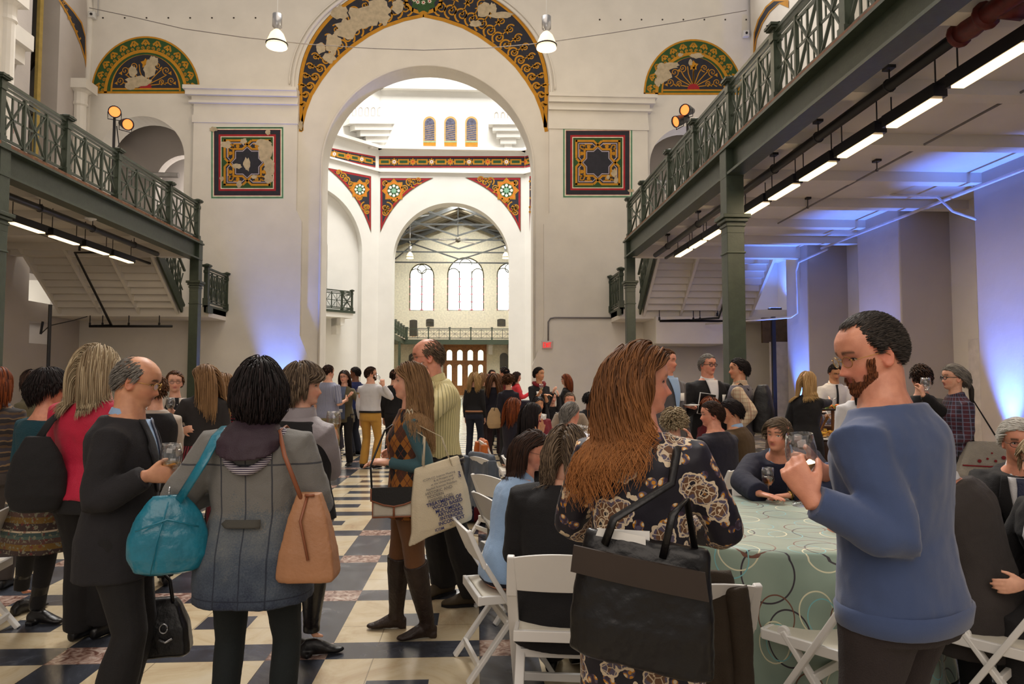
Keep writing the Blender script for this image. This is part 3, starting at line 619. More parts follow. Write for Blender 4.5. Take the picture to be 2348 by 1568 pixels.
yLe, yRe = yL[0], yR[0]
for sx, X0, Xw, y1, nm in ((-1, XLt, XL, yLe, 'left'), (1, XRt, XR_, yRe, 'right')):
    zb = 4.72 if sx < 0 else 4.78
    w = Mb()   # girder: web, flanges, stiffeners, rusty deck edge
    w.box((X0-.03, -2, zb), (X0+.03, y1+.1, zb+.42)); w.box((X0-.13, -2, zb-.02), (X0+.13, y1+.1, zb+.02)); w.box((X0-.16, -2, zb+.39), (X0+.16, y1+.12, zb+.43))
    w.cm = 1; w.box((X0-.12, -2, zb+.43), (X0+.12, y1+.05, zb+.5)); w.cm = 0
    struct(w.build('beam_girder_'+nm, [GREEN, RUST]))
    w = Mb(); xa, xb = sorted((X0+sx*.04, 9.5 if sx > 0 else Xw)); w.box((xa, -2, 5.05), (xb, y1, 5.2))
    for y in np.arange(-1, y1, 1.75): w.box((xa, y-.12, 4.88), (xb, y+.12, 5.06))
    w.box((xa, y1-.25, 4.75), (xb, y1, 5.2))
    struct(w.build('ceiling_gallery_'+nm, PLASTER))
    # columns
    for y in ((y1+.0,) + ((yR[4],) if sx > 0 else (yL[4],))+((3.9,) if sx < 0 else ())):
        w = Mb(); s_ = .135 if (sx > 0 and y < 15) else .115
        w.cbox((X0, y, 1.95), (s_*2, s_*2, 3.9)); w.cbox((X0, y, .2), (s_*2.6, s_*2.6, .4)); w.cbox((X0, y, 4.35), (s_*2.05, s_*2.05, 1.0))
        for z, f, h in ((3.55, 1.12, .03), (3.98, 1.15, .05), (4.05, 1.35, .05), (4.11, 1.6, .06)): w.cbox((X0, y, z), (s_*2*f, s_*2*f, h))
        w.cbox((X0, y, 4.98), (s_*2.1, s_*2.1, .5))
        struct(w.build('column_gallery', GREEN, bevel=.008))
# landing slabs, lower railings and the flights of stairs down to them
def stair(sx, nm, x0, x1, xe, lab1, lab2):
    zl = 3.62; yt, yb = 18.35, 20.0
    w = Mb(); a, b = sorted((xe, XL if sx < 0 else 9.5)); w.box((a, yb, zl-.28), (b, YE, zl))
    w.cm = 1; q = sorted((xe, xe+sx*.06)); w.box((q[0], yb-.2, zl-.16), (q[1], YE-.02, zl+.02)); w.box((q[0]-.04, yb-.2, zl-.02), (q[1]+.04, YE-.02, zl+.04)); w.beam((xe, 20.2, zl-.08), (xe, yb-.2, zl-.08), .1, .2)
    struct(w.build('ceiling_landing_'+nm, [PLASTER, GREEN]))
    t = thing('staircase', lab1, 'stairs'); n = 9
    w = Mb(); xa, xb = sorted((x0, x1))
    for i in range(n):
        ya = yt+(yb-yt)*i/n; yc = yt+(yb-yt)*(i+1)/n; za = 5.12-(5.12-zl)*i/n; zc = 5.12-(5.12-zl)*(i+1)/n
        w.box((xa, ya-.02, zc-.05), (xb, yc, zc)); w.box((xa, ya-.03, zc-.05), (xb, ya+.01, za))
    w.build('treads', PLASTER, t)
    for f in (0, .34, .67, 1):
        x = xa+(xb-xa)*f; w = Mb(); w.beam((x, yt-.1, 4.98), (x, yb+.08, zl-.12), .07, .26); w.build('stringer', PLASTER, t)
    w = Mb(); xi = x1 if sx < 0 else x0; xi = xi+(-sx)*.12
    w.beam((xi, yt-.1, 5.05), (xi, yb+.05, zl-.05), .05, .3); w.build('iron_stringer', GREEN, t)
    t2 = thing('stair_railing', lab1.replace('flight', 'lattice railing beside the flight')[:88], 'railing')
    w = Mb(); w.beam((xi, yt, 6.1), (xi, yb+.1, zl+1.03), .06, .05); w.build('handrail', GREEN, t2)
    for i in range(5):
        u, v = i/5, (i+1)/5; y0_, y1_ = yt+(yb-yt)*u, yt+(yb-yt)*v; zz = 5.15-(5.15-zl)*u; zz2 = 5.15-(5.15-zl)*v
        w = Mb(); A = Vector((xi, y0_, zz)); B = Vector((xi, y1_, zz2)); U = Vector((0, 0, .95))
        w.beam(A, A+U, .035, .035); w.beam(A, B+U, .018, .03, up=(1, 0, 0)); w.beam(A+U, B, .018, .03, up=(1, 0, 0)); w.beam((A+B)/2, (A+B)/2+U, .02, .02); w.beam(A+U*.5, B+U*.5, .02, .03); w.build('lattice_panel', GREEN, t2)
    t2['label'] = lab2+' beside the stair flight'
    railing(lab2+' at the edge of the low landing', [(xe, yb-.2), (xe, YE-.12)], zl+.02, 1.07, [4])
stair(-1, 'left', -11.6, -8.4, -7.55, 'white stair flight seen from below, beside the plain grey wall', 'green lattice railing by the single dark column')
stair(1, 'right', 4.85, 8.0, 4.15, 'white stair flight seen from below, next to the blue-lit wall', 'green lattice railing over the EXIT conduit')
# ---------------------------------------------------------------- ceiling lamps under the galleries
def strip_lamps(X, z, segs, g, lab):
    prev = None
    for i, (p, q) in enumerate(segs):
        a, b = atX(p[0], p[1], X), atX(q[0], q[1], X)
        y0_, y1_ = sorted((a.y, b.y)); t = thing('strip_lamp', lab[i], 'lamp', (X, (y0_+y1_)/2, z), 0, g); l = y1_-y0_
        Mb().box((-.075, -l/2, -.01), (.075, l/2, .13)).build('housing', BLACKPIPE, t)
        Mb().box((-.065, -l/2+.07, -.035), (.065, l/2-.07, -.01)).build('diffuser', LAMP, t)
        for s_ in (-l*.42, l*.42): w = Mb(); w.beam((0, s_, .13), (0, s_, 5.05-z), .012, .012); w.build('hanger', BLACKPIPE, t)
        light('strip_lamp_light', 'AREA', (X, (y0_+y1_)/2, z-.05), 22 if X > 0 else 8, (1, .78, .52), .12, l, (X, (y0_+y1_)/2, 0))
    ys = [atX(s_[0][0], s_[0][1], X).y for s_ in segs]
    tag(Mb().box((X-.03, min(ys)-.5, z+.10), (X+.03, max(ys)+1, z+.15)).build('lamp_track', BLACKPIPE), lab[-1], 'lamp track')
od = ['first', 'second', 'third', 'fourth', 'fifth', 'sixth', 'seventh', 'eighth', 'ninth', 'tenth']
sr = [((1552, 588), (1584, 571)), ((1585, 569), (1616, 551)), ((1617, 549), (1657, 525)), ((1664, 521), (1704, 493)), ((1706, 492), (1760, 461)), ((1766, 457), (1830, 421)), ((1837, 412), (1914, 371)), ((1924, 356), (2020, 303)), ((2036, 287), (2157, 218)), ((2184, 195), (2372, 75))]
strip_lamps(4.82, 4.55, sr, 'lamps in the long row under the gallery', ['lit strip lamp, %s of the long row counted from the end wall' % k for k in od]+['black track carrying the long row of strip lamps'])
sl = [((304, 591), (254, 574)), ((248, 572), (190, 550)), ((180, 549), (114, 525)), ((101, 523), (22, 493))]
strip_lamps(-8.6, 4.5, sl, 'lamps in the short row beside the dark column', ['lit strip lamp, %s of the short row counted from the end wall' % k for k in od[:4]]+['black track carrying the short row of strip lamps'])
# pipes, conduits
def pipe(nm, lab, pts, r, mat, n=10, hang=None, flange=()):
    t = thing(nm, lab, 'pipe'); Mb().tube(pts, r, n).build('run', mat, t, True)
    if hang:
        for f in hang:
            p = Vector(pts[0]).lerp(Vector(pts[1]), f); w = Mb(); w.tube([p+Vector((cos(a)*r*1.15, 0, sin(a)*r*1.15)) for a in np.linspace(0, 2*pi, 13)], .008, 5); w.beam(p+Vector((0, 0, r)), p+Vector((0, 0, 5.06-p.z)), .012, .012)
            w.cbox(p+Vector((0, 0, 5.04-p.z)), (.09, .12, .05)); w.build('clamp', BLACKPIPE, t)
    return t
Xp = 4.55
pA, pB = atX(1503, 585, Xp), atX(2245, 47, Xp)
t = pipe('sprinkler_main', 'thick black ceiling pipe beside the long row of lamps', [pA, pB], .062, BLACKPIPE, 12, (.1, .3, .5, .62, .74, .88))
RV = M('red_valve_paint', (92, 26, 22), .5, var=.3, vs=20)
w = Mb(); d = (pB-pA).normalized(); w.tube([pB-d*.25, pB-d*.1, pB+d*.2, pB+d*.5], [.09, .11, .085, .09], 12); w.lathe([(.05, 0), (.12, .02), (.12, .05), (.05, .07)], pB-d*.3, 12, True, d); w.lathe([(.05, 0), (.13, .02), (.13, .05), (.05, .07)], pB+d*.05, 12, True, d); w.tube([pB+d*.2, pB+d*.2+Vector((.25, 0, -.02))], .08, 10)
w.build('red_valve', RV, t, True)
Mb().tube([pB+d*.5, (pB.x, 1.0, pB.z)], .07, 10).build('run', BLACKPIPE, t, True)
pipe('sprinkler_main', 'thick black ceiling pipe beside the short row of lamps', [atX(360, 582, -8.0), (-8.0, 6, atX(360, 582, -8.0).z)], .062, BLACKPIPE, 12, (.1, .25, .4, .6))
pipe('electrical_conduit', 'thin silver conduit clipped along the long gallery girder', [(XRt+.14, yRe-.6, 4.84), (XRt+.14, 2.0, 4.84)], .016, STEEL, 8)
pipe('electrical_conduit', 'thin silver conduit clipped along the short gallery girder', [(XLt-.14, yLe-.6, 4.78), (XLt-.14, 5.0, 4.78)], .016, STEEL, 8)
pipe('ceiling_conduit', 'thin grey rod pipe crossing under the lilac ceiling beyond the lamps', [atX(1784, 512, 6.3), atX(2348, 208, 6.3)], .016, M('grey_conduit_paint', (120, 116, 118), .5), 8, (.2, .55))
pipe('ceiling_conduit', 'short grey rod pipe under the ceiling behind the short lamp row', [atX(132, 551, -9.9), atX(0, 505, -9.9)], .016, M('grey_conduit_paint', (120, 116, 118)), 8)
PW = M('white_pipe_paint', (214, 210, 214), .5)
pipe('wall_conduit', 'pale conduit bending down from the ceiling by the big blue-lit pier', [atX(1750, 428, 7.2), atX(2150, 452, 7.9), atX(2185, 485, 8.2), atX(2238, 503, 8.4)], .022, PW, 8)
pipe('wall_conduit', 'pale pipe rising along the blue-lit pier edge by the stairs', [(8.4, 16.2, 4.7), (8.35, 17.6, 4.62), (8.35, 17.75, 4.4), (8.35, 17.75, 3.3), (8.2, 17.8, 3.2), (6.5, 19.5, 3.15)], .025, PW, 8)
pipe('wall_conduit', 'long pale pipe running along the top of the side wall', [(8.2, 8.4, 4.75), (8.25, 16.2, 4.72)], .03, PW, 8)
tag(Mb().tube([at(1257, 782, YE-.16), at(1257, 738, YE-.17), at(1262, 730, YE-.17), at(1272, 728, YE-.17), at(1412, 729, YE-.17)], .022, 8).build('sign_conduit', M('grey_conduit_paint', (120, 116, 118)), None, True), 'grey conduit leading along the wall and down to the EXIT sign', 'pipe')
def zz(lab, pts, st):
    t = thing('sprinkler_branch', lab, 'pipe'); Mb().tube(pts, .035, 8).build('run', BLACKPIPE, t, True)
    for a in st: w = Mb(); w.beam(a, Vector(a)+Vector((0, 0, .3)), .02, .02); w.tube([a, Vector(a)+Vector((0, 0, .1))], .03, 6); w.build('hanger', BLACKPIPE, t)
zz('bent black sprinkler pipe under the stairs by the plain grey wall', [atX(370, 578, -8.4), at(172, 579, 18.0), at(255, 745, 19.8), at(205, 748, 19.8), at(395, 748, 19.8)], [at(182, 575, 18.0), at(235, 748, 19.8), at(295, 748, 19.8), at(365, 748, 19.8), at(206, 748, 19.8)])
zz('bent black sprinkler pipe under the stairs next to the blue light', [at(1525, 582, 18.0), at(1663, 582, 18.0), at(1668, 670, 18.9), at(1648, 729, 19.8), at(1512, 736, 19.8), at(1700, 736, 19.8)], [at(1590, 736, 19.8), at(1605, 736, 19.8), at(1645, 725, 19.8), at(1512, 735, 19.8)])
# smoke detectors
DET = M('detector_plastic', (222, 222, 220), .4)
for i, (x, y, X, sc_, lb) in enumerate(((1924, 212, XRt+.16, 1.2, 'white smoke detector on the long girder near the big black pipe valve'), (1568, 498, XRt+.16, 1, 'white smoke detector on the long girder close to the end column'), (1447, 597, XRt+.05, 1, 'white smoke detector hanging over the capital of the end column'), (208, 500, XLt-.14, 1, 'white smoke detector under the short gallery girder'), (1427, 724, 4.5, 1, 'white detector under the low landing beside the EXIT conduit'), (497, 724, -8.0, 1, 'white detector under the low landing on the plain wall side'))):
    p = atX(x, y, X); t = thing('smoke_detector', lb, 'detector', p, 0, 'smoke detectors')
    Mb().lathe([(.0, -.06), (.03, -.055), (.04, -.03), (.1, -.025), (.11, 0), (.08, .02), (0, .02)], (0, 0, 0), 20).build('cover', DET, t, True)
    Mb().cbox((0, 0, .05), (.1, .1, .07)).build('junction_box', STEEL, t)
# ceiling drop boxes
tag(Mb().cbox(atX(1630, 760, 0) if 0 else (6.2, 20.6, 3.0), (2.1, 1.6, .8)).build('duct_box', PLASTER, None, False, .02), 'boxed white duct hanging below the low landing behind the end column', 'duct')
# EXIT signs
def letters(w, txt, o, ux, uz, h, th, mat=0):
    G = {'E': [((0, 0), (0, 1)), ((0, 1), (.6, 1)), ((0, .5), (.5, .5)), ((0, 0), (.6, 0))], 'X': [((0, 0), (.62, 1)), ((0, 1), (.62, 0))], 'I': [((.1, 0), (.1, 1))], 'T': [((0, 1), (.64, 1)), ((.32, 0), (.32, 1))]}
    x = 0
    for ch in txt:
        for a, b in G[ch]: w.beam(o+ux*((x+a[0])*h)+uz*(a[1]*h), o+ux*((x+b[0])*h)+uz*(b[1]*h), th, .012, up=ux.cross(uz))
        x += .36 if ch == 'I' else .8
EXR = M('exit_red_glow', (255, 20, 30), emit=.9, var=0); EXP = M('exit_sign_face', (214, 176, 172), .5, var=0)
def exit_sign(p, lab, s_=1, rz=0):
    t = thing('exit_sign', lab, 'sign', p, rz)
    Mb().box((-.16*s_, 0, -.11*s_), (.16*s_, .06, .11*s_)).build('casing', [EXP], t, bevel=.005)
    w = Mb(); letters(w, 'EXIT', Vector((-.125*s_, -.008, -.075*s_)), Vector((1, 0, 0)), Vector((0, 0, 1)), .15*s_/1.7*1.25, .03*s_*.9); 
    w = Mb(); x = 0
    letters(w, 'EXIT', Vector((-.118*s_, -.006, -.07*s_)), Vector((.62, 0, 0)), Vector((0, 0, 1)), .14*s_, .014*s_)
    w.build('lettering', [EXR], t)
    Mb().box((-.17*s_, .02, .11*s_), (.17*s_, .1, .13*s_)).build('mount', STEEL, t)
exit_sign(at(1255, 791, YE-.2), 'red EXIT sign on the end wall beside the large archway')
exit_sign(atX(26, 290, XL+.1)+Vector((0, -.0, 0)), 'red EXIT sign behind the gallery railing posts', 1.1, R(-55))
exit_sign(at(1066, 784, YW-2.2), 'tiny red EXIT sign under the distant balcony above the oak doors', 1.0)
# exit sign pipe drop shadows etc: wall speaker boxes
for (x, y, lb) in ((212, 35, 'small grey box with lens high on the end wall beside the corner'), (1710, 78, 'small grey box high on the end wall above the lunette')):
    p = at(x, y, YE-.1); t = thing('wall_sensor', lb, 'sensor', p)
    Mb().cbox((0, 0, 0), (.18, .14, .2)).build('casing', DET, t, bevel=.01); Mb().lathe([(0, 0), (.04, 0), (.04, .02), (0, .03)], (0, -.07, 0), 10, axis=(0, -1, 0)).build('lens', BLACKPIPE, t)
    tag(Mb().tube([p+Vector((.14, .03, 0)), p+Vector((.14, .03, 4))], .015, 6).build('sensor_conduit', STEEL), lb.replace('small grey box with lens', 'thin conduit').replace('small grey box', 'thin conduit'), 'pipe')
# sagging cable across the nave in front of the end wall
def cable(lab, P):
    tag(Mb().tube(P, .012, 5).build('hanging_cable', M('grey_cable', (120, 112, 106), .6)), lab, 'cable')
cable('thin grey cable sagging across the nave from wall to wall', [at(x, y, 18.5+(x-972)**2*2e-6) for x, y in ((205, 18), (300, 38), (420, 66), (560, 86), (700, 101), (850, 111), (972, 115), (1120, 110), (1250, 98), (1400, 76), (1550, 52), (1712, 24))])
# pendant lamps
BELLG = M('lit_bell_glass', (255, 226, 178), .3, emit=1.5, var=0)
def bell(x, y, Y, lab, g, s_=1, e=120):
    p = at(x, y, Y); t = thing('pendant_lamp', lab, 'lamp', p, 0, g)
    Mb().lathe([(0, .62*s_), (.12*s_, .62*s_), (.12*s_, .3*s_), (.07*s_, .26*s_), (.07*s_, .2*s_)], (0, 0, 0), 16).build('ballast_housing', STEEL, t, True)
    Mb().lathe([(.07*s_, .22*s_), (.16*s_, .12*s_), (.23*s_, -.05*s_), (.26*s_, -.22*s_), (.25*s_, -.22*s_), (.0, -.12*s_)], (0, 0, 0), 20).build('bell_shade', BELLG, t, True)
    w = Mb(); w.tube([(.255*s_*cos(a), .255*s_*sin(a), -.14*s_) for a in np.linspace(0, 2*pi, 25)], .02*s_, 6, False); w.build('rim_ring', BLACKPIPE, t, True)
    Mb().tube([(0, 0, .6*s_), (0, 0, .6*s_+3.5)], .012, 5).build('stem', WHITE_RESIN, t)
    light('pendant_bulb', 'POINT', p+Vector((0, 0, -.45*s_)), e, (1, .8, .55), .15)
bell(635, 88, 17.5, 'bell-shaped pendant lamp hanging beside the crescent painting with the biggest bare patch', 'bell pendants of the nave')
bell(1253, 92, 17.5, 'bell-shaped pendant lamp hanging in front of the intact end of the crescent painting', 'bell pendants of the nave')
bell(940, 585, 58, 'distant bell pendant above the narrow two-light window', 'bell pendants of the far hall', 1.2, 30)
bell(1160, 585, 58, 'distant bell pendant above the window cut off by the inner arch', 'bell pendants of the far hall', 1.2, 30)
# spotlights on poles
CANG = M('lit_par_lens', (255, 122, 58), emit=2.2, var=0)
def par(t, c, d, s_=.115):
    c = Vector(c); d = Vector(d).normalized()
    Mb().lathe([(0, -.22), (s_*.6, -.22), (s_*.8, -.1), (s_, 0), (s_, .1), (s_*1.12, .1), (s_*1.12, .13), (s_*.95, .13), (s_*.95, .1)], c, 16, axis=d).build('spotlight_can', BLACKPIPE, t, True)
    Mb().lathe([(0, .105), (s_*.95, .10)], c, 16, axis=d).build('spotlight_lens', CANG, t)
    w = Mb(); u = d.cross(Vector((0, 0, 1))).normalized(); w.tube([c+u*s_*1.1, c+u*s_*1.1+Vector((0, 0, -.16)), c-u*s_*1.1+Vector((0, 0, -.16)), c-u*s_*1.1], .01, 5); w.build('yoke', BLACKPIPE, t)
for X, yy, base, cans, lab in ((-7.9, 14.3, 5.2, (((263, 258), (.25, -.5, -.1)), ((288, 284), (.55, -.5, -.25))), 'black pole with two glowing spotlights by the railing and niche arch'), (4.55, 13.3, 5.2, (((1576, 253), (-.5, -.5, -.15)), ((1559, 276), (-.8, -.3, -.35))), 'black pole with two glowing spotlights by the gallery beneath the small lunette')):
    top = atX(cans[0][0][0], cans[0][0][1], X); t = thing('spotlight_stand', lab, 'spotlight', (X, top.y, base)); O = Vector((X, top.y, base))
    Mb().tube([(0, 0, 0), (0, 0, top.z-base)], .03, 8).build('pole', BLACKPIPE, t); Mb().box((-.25, -.25, 0), (.25, .25, .03)).build('base_plate', BLACKPIPE, t)
    w = Mb(); w.tube([(0.03, 0, .3), (.09, .03, .8), (.04, 0, 1.1), (.1, .02, 1.5), (.05, 0, top.z-base-.3)], .012, 5); w.build('cable', BLACKPIPE, t)
    for (px, py), d in cans:
        c = at(px, py, top.y-.12)-O; par(t, c+Vector((0, 0, 0)), d)
# far-hall balcony and rotunda balcony
def simple_rail(lab, a, b, z, n, sub=2):
    pts = [(a[0]+(b[0]-a[0])*i/n, a[1]+(b[1]-a[1])*i/n) for i in range(n+1)]
    return railing(lab, pts, z, 1.05, sub)
w = Mb(); w.box((-9, 64.5, 4.95), (8, 67, 5.15)); w.cm = 1; w.box((-9, 64.4, 4.75), (8, 64.55, 5.2)); w.cm = 2
for x in (-5.6, -3.6, 1.3, 3.2): w.box((x-.2, 66.1, 3.9), (x+.2, 67, 4.9)); w.box((x-.2, 65.2, 4.6), (x+.2, 67, 4.9))
struct(w.build('floor_far_balcony', [OAK, GREEN, PLASTER2]))
simple_rail('distant balcony railing below the tall daylit windows', (-6.4, 64.45), (5.3, 64.45), 5.2, 6, 2)
w = Mb(); w.box((-8.4, 50, 4.75), (-6.6, 64.5, 5.2)); struct(w.build('beam_far_gallery', [GREEN]))
simple_rail('distant receding gallery railing seen just inside the inner arch', (-6.5, 52), (-6.5, 64.4), 5.2, 6, 2)
Mb_ = Mb().cbox((-6.6, 60, 2.4), (.2, .2, 4.8)); struct(Mb_.build('column_far', GREEN))
tag(Mb().box((-7.4, 55, 4.62), (-7.2, 58, 4.76)).build('strip_lamp', LAMP), 'distant lit strip lamp under the far gallery', 'lamp')
P0, D, Nn, to = dL
w = Mb(); 
w.poly([(2.3, 4.75), (6.8, 4.75), (6.8, 5.0), (2.3, 5.0)], (), lambda p, k: to(p, -.95+k), 1.3)
w.cm = 1; w.poly([(2.2, 5.0), (6.8, 5.0), (6.8, 5.12), (2.2, 5.12)], (), lambda p, k: to(p, -1.0+k), 1.3); w.cm = 0
w.poly([(2.75, 3.9), (3.0, 3.9), (3.0, 4.75), (2.75, 4.75)], (), lambda p, k: to(p, -.5+k), .5); w.poly([(2.75, 4.35), (3.0, 4.35), (3.0, 4.75), (2.75, 4.75)], (), lambda p, k: to(p, -.85+k), .85)
struct(w.build('floor_rotunda_balcony', [PLASTER2, GREEN]))
pts = [to((2.35, 0), .0), to((2.35, 0), -.9), to((4.2, 0), -.9), to((6.0, 0), -.9)]
railing('green lattice balcony railing on the white rotunda wall', [(q.x, q.y) for q in pts], 5.1, 1.05, [1, 3, 3])
# ceiling fan in the far hall
fp = at(1050, 553, 50); t = thing('ceiling_fan', 'white-bladed ceiling fan hanging among the distant roof trusses', 'fan', fp)
Mb().lathe([(0, .3), (.12, .28), (.2, .15), (.2, 0), (.08, -.08), (0, -.1)], (0, 0, 0), 14).build('motor', M('fan_motor', (90, 84, 74), .5), t, True)
Mb().tube([(0, 0, .3), (0, 0, 3.3)], .03, 6).build('down_rod', DKST, t)
for i in range(4):
    a = pi/2*i+.5; w = Mb(); w.beam((.2*cos(a), .2*sin(a), .03), (1.5*cos(a), 1.5*sin(a), -.02), .2, .015, w2=.3); w.build('blade', WHITE_RESIN, t)
# doors and openings at the right side
w = Mb(); q = [atX(2172, 777, 9.45), atX(2247, 1060, 9.45)]
w.box((9.40, 11.42, 0), (9.5, 12.9, 2.35)); struct(w.build('door_2', M('white_door_paint', (214, 208, 204), .5), bevel=.01))
dd = bpy.data.objects['door_2']
w = Mb(); hp = atX(2238, 925, 9.38); w.tube([(hp.x, 11.6, 1.1), (hp.x-.08, 11.6, 1.1), (hp.x-.08, 11.75, 1.1)], .018, 8); w.lathe([(0, 0), (.035, 0), (.035, .02), (0, .02)], (hp.x+.02, 11.6, 1.1), 10, axis=(-1, 0, 0)); w.build('door_handle', STEEL, dd, True)
w = Mb(); w.box((9.39, 12.3, 1.75), (9.4, 12.36, 2.0)); w.build('door_plate', BLACKPIPE, dd)
# dark bay with black post by the stairs; tall white board
op = [at(1778, 722, 19), at(1818, 782, 19)]
tag(Mb().box((op[0].x, 19.9, op[1].z), (9.4, 20, op[0].z)).build('dark_opening_sheet', M('dark_opening_brown', (96, 78, 58), .7, var=.3)), 'brown sheet painted as dark opening under the landing next to the first blue-lit pier', 'panel')  # flat brown sheet, its colour stands in for the dark of an opening
tag(Mb().box((at(1781, 800, 19).x, 19.4, 0), (9.3, 19.5, at(1781, 784, 19.5).z)).build('partition_board', M('white_door_paint', (214, 208, 204))), 'tall white board standing under the brown dark-opening sheet', 'board')
tag(Mb().cbox((at(1774, 800, 18.8).x, 18.8, 1.65), (.1, .1, 3.3)).build('black_stand_pole', BLACKPIPE), 'tall black pole standing before the white board', 'pole')
t = thing('screen_support', 'black pole with angled wire arms in front of the grey side wall', 'stand', (at(112, 800, 17).x, 17, 0))
Mb().tube([(0, 0, 0), (0, 0, 3.35)], .04, 8).build('pole', BLACKPIPE, t); w = Mb(); w.tube([(-.2, 0, 2.65), (0, 0, 2.85), (.45, .2, 3.0), (.7, .3, 3.1)], .012, 5); w.tube([(-.2, 0, 2.65), (-.16, 0, 2.95)], .03, 6); w.build('wire_arms', BLACKPIPE, t)
# blue uplights: fixtures on the floor by each pier, aimed up the wall
BL = M('blue_led_face', (90, 130, 255), emit=8.0, var=0)
def uplight(p, aim, e, lab, sp=50):
    t = thing('floor_uplight', lab, 'uplight', p, 0, 'blue floor uplights'); Mb().box((-.17, -.12, 0), (.17, .12, .09)).build('housing', BLACKPIPE, t, bevel=.01)
    w = Mb()
    for i in range(8): w.cbox((-.14+.04*i, 0, .095), (.018, .12, .01))
    w.build('led_row', BL, t); light('uplight_beam', 'SPOT', (p[0], p[1], p[2]+.18), e, (.09, .22, 1), .05, aim=aim, spot=sp, blend=.9)
uplight((8.12, 10.65, 0), (8.44, 10.66, 3.4), 2400, 'blue uplight on the floor at the widest pier, strip of blue LEDs', 44)
uplight((8.12, 14.2, 0), (8.44, 14.21, 3.6), 1900, 'blue uplight at the foot of the pier behind the buffet', 44)
uplight((8.12, 17.75, 0), (8.44, 17.76, 3.6), 2400, 'blue uplight at the foot of the pier beside the stairs', 48)
uplight((9.0, 20.6, 3.64), (9.3, 20.4, 5.4), 260, 'blue uplight standing on the low landing in the corner', 120)
uplight((-5.9, 20.95, 0), (-5.9, 21.36, 3.2), 1700, 'blue uplight washing the end wall beside the archway', 42)
uplight((7.9, 5.7, 0), (8.42, 5.72, 4.2), 1500, 'blue uplight at the pier nearest the viewer, outside the frame', 54)
# ================================================================ PEOPLE
def smooth01(t): t = max(0, min(1, t)); return t*t*(3-2*t)
def interp(tab, z):
    if z <= tab[0][0]: return tab[0][1:]
    for a, b in zip(tab, tab[1:]):
        if z <= b[0]:
            k = (z-a[0])/(b[0]-a[0]); return tuple(a[i]+(b[i]-a[i])*k for i in range(1, len(a)))
    return tab[-1][1:]
#            z    halfwidth front back
TM = [(.60, .165, .12, .12), (.80, .172, .118, .125), (.90, .176, .116, .132), (1.0, .168, .12, .112), (1.1, .158, .122, .098), (1.2, .164, .122, .104), (1.3, .178, .122, .116), (1.36, .184, .108, .118), (1.405, .162, .092, .106), (1.435, .130, .078, .092), (1.465, .100, .068, .080), (1.49, .080, .060, .070)]
TF = [(.60, .165, .115, .13), (.80, .176, .108, .134), (.90, .180, .106, .138), (1.0, .160, .105, .112), (1.1, .136, .100, .088), (1.2, .146, .118, .096), (1.28, .158, .138, .102), (1.35, .160, .102, .106), (1.39, .142, .088, .098), (1.42, .114, .072, .084), (1.45, .088, .060, .070), (1.485, .064, .052, .060)]
HEADR = [(-.075, .052, .002, .018), (-.066, .074, -.010, .032), (-.05, .084, -.028, .046), (-.033, .083, -.050, .055), (-.017, .086, -.066, .061), (.0, .087, -.078, .066), (.02, .085, -.088, .070), (.04, .083, -.095, .072), (.055, .090, -.099, .073), (.075, .093, -.102, .075), (.10, .086, -.099, .074), (.12, .070, -.088, .066), (.137, .047, -.068, .051), (.149, .022, -.04, .029), (.154, .002, -.01, .006)]
def gss(x, s): return math.exp(-x*x/(2*s*s))
def head_front(x, z, nose=1.0, fem=False):
    """front surface y of the head at lateral x, height z (head frame, eyes at z=.04)."""
    f, b, w = interp(HEADR, z); y0 = (f+b)/2 if b > -.0 else 0
    q = min(.999, abs(x)/max(w, .001)); y = f*(1-q**2.3)**(1/2.3)
    hz = 0
    if -.012 < z < .052: 
        t = (.052-z)/.058; hz = (.003+.021*min(1, t*1.05)**1.2)*nose if z > -.004 else .020*nose*max(0, 1-(-.004-z)/.008)
    y += hz*gss(x, .0072+.0045*max(0, (.03-z)/.03) if z < .03 else .0068)
    y += .004*nose*gss(abs(x)-.0125, .005)*gss(z-.001, .007)
    y -= .009*gss(abs(x)-.030, .014)*gss(z-.038, .011)
    y += (.0045 if not fem else .002)*gss(abs(x)-.022, .02)*gss(z-.058, .008)
    y += .003*gss(abs(x)-.042, .016)*gss(z-.008, .016)
    y += .0055*gss(x, .017)*gss(z+.0165, .0042)+.0060*gss(x, .015)*gss(z+.0285, .0045)-.004*gss(x, .018)*gss(z+.0225, .0022)
    y -= .003*gss(x, .02)*gss(z+.039, .005); y += .004*gss(x, .016)*gss(z+.058, .01)
    return y
def ik(a, b, l1, l2, pole):
    a, b, pole = Vector(a), Vector(b), Vector(pole); d = b-a; L_ = d.length
    if L_ > (l1+l2)*.999: b = a+d*((l1+l2)*.999/L_); d = b-a; L_ = d.length
    d.normalize(); c = (l1*l1+L_*L_-l2*l2)/(2*L_); h = math.sqrt(max(1e-8, l1*l1-c*c))
    p = pole-d*pole.dot(d); p = p.normalized() if p.length > 1e-4 else Vector((0, 1, 0))
    return a+d*c+p*h, b
FIN = []      # objects to bake: (obj, voxel, smooth iterations, displace, colour function)
_tex = {}
def cltex(sc):
    if sc not in _tex:
        t = bpy.data.textures.new('fold_noise', 'CLOUDS'); t.noise_scale = sc; t.noise_depth = 3; _tex[sc] = t
    return _tex[sc]
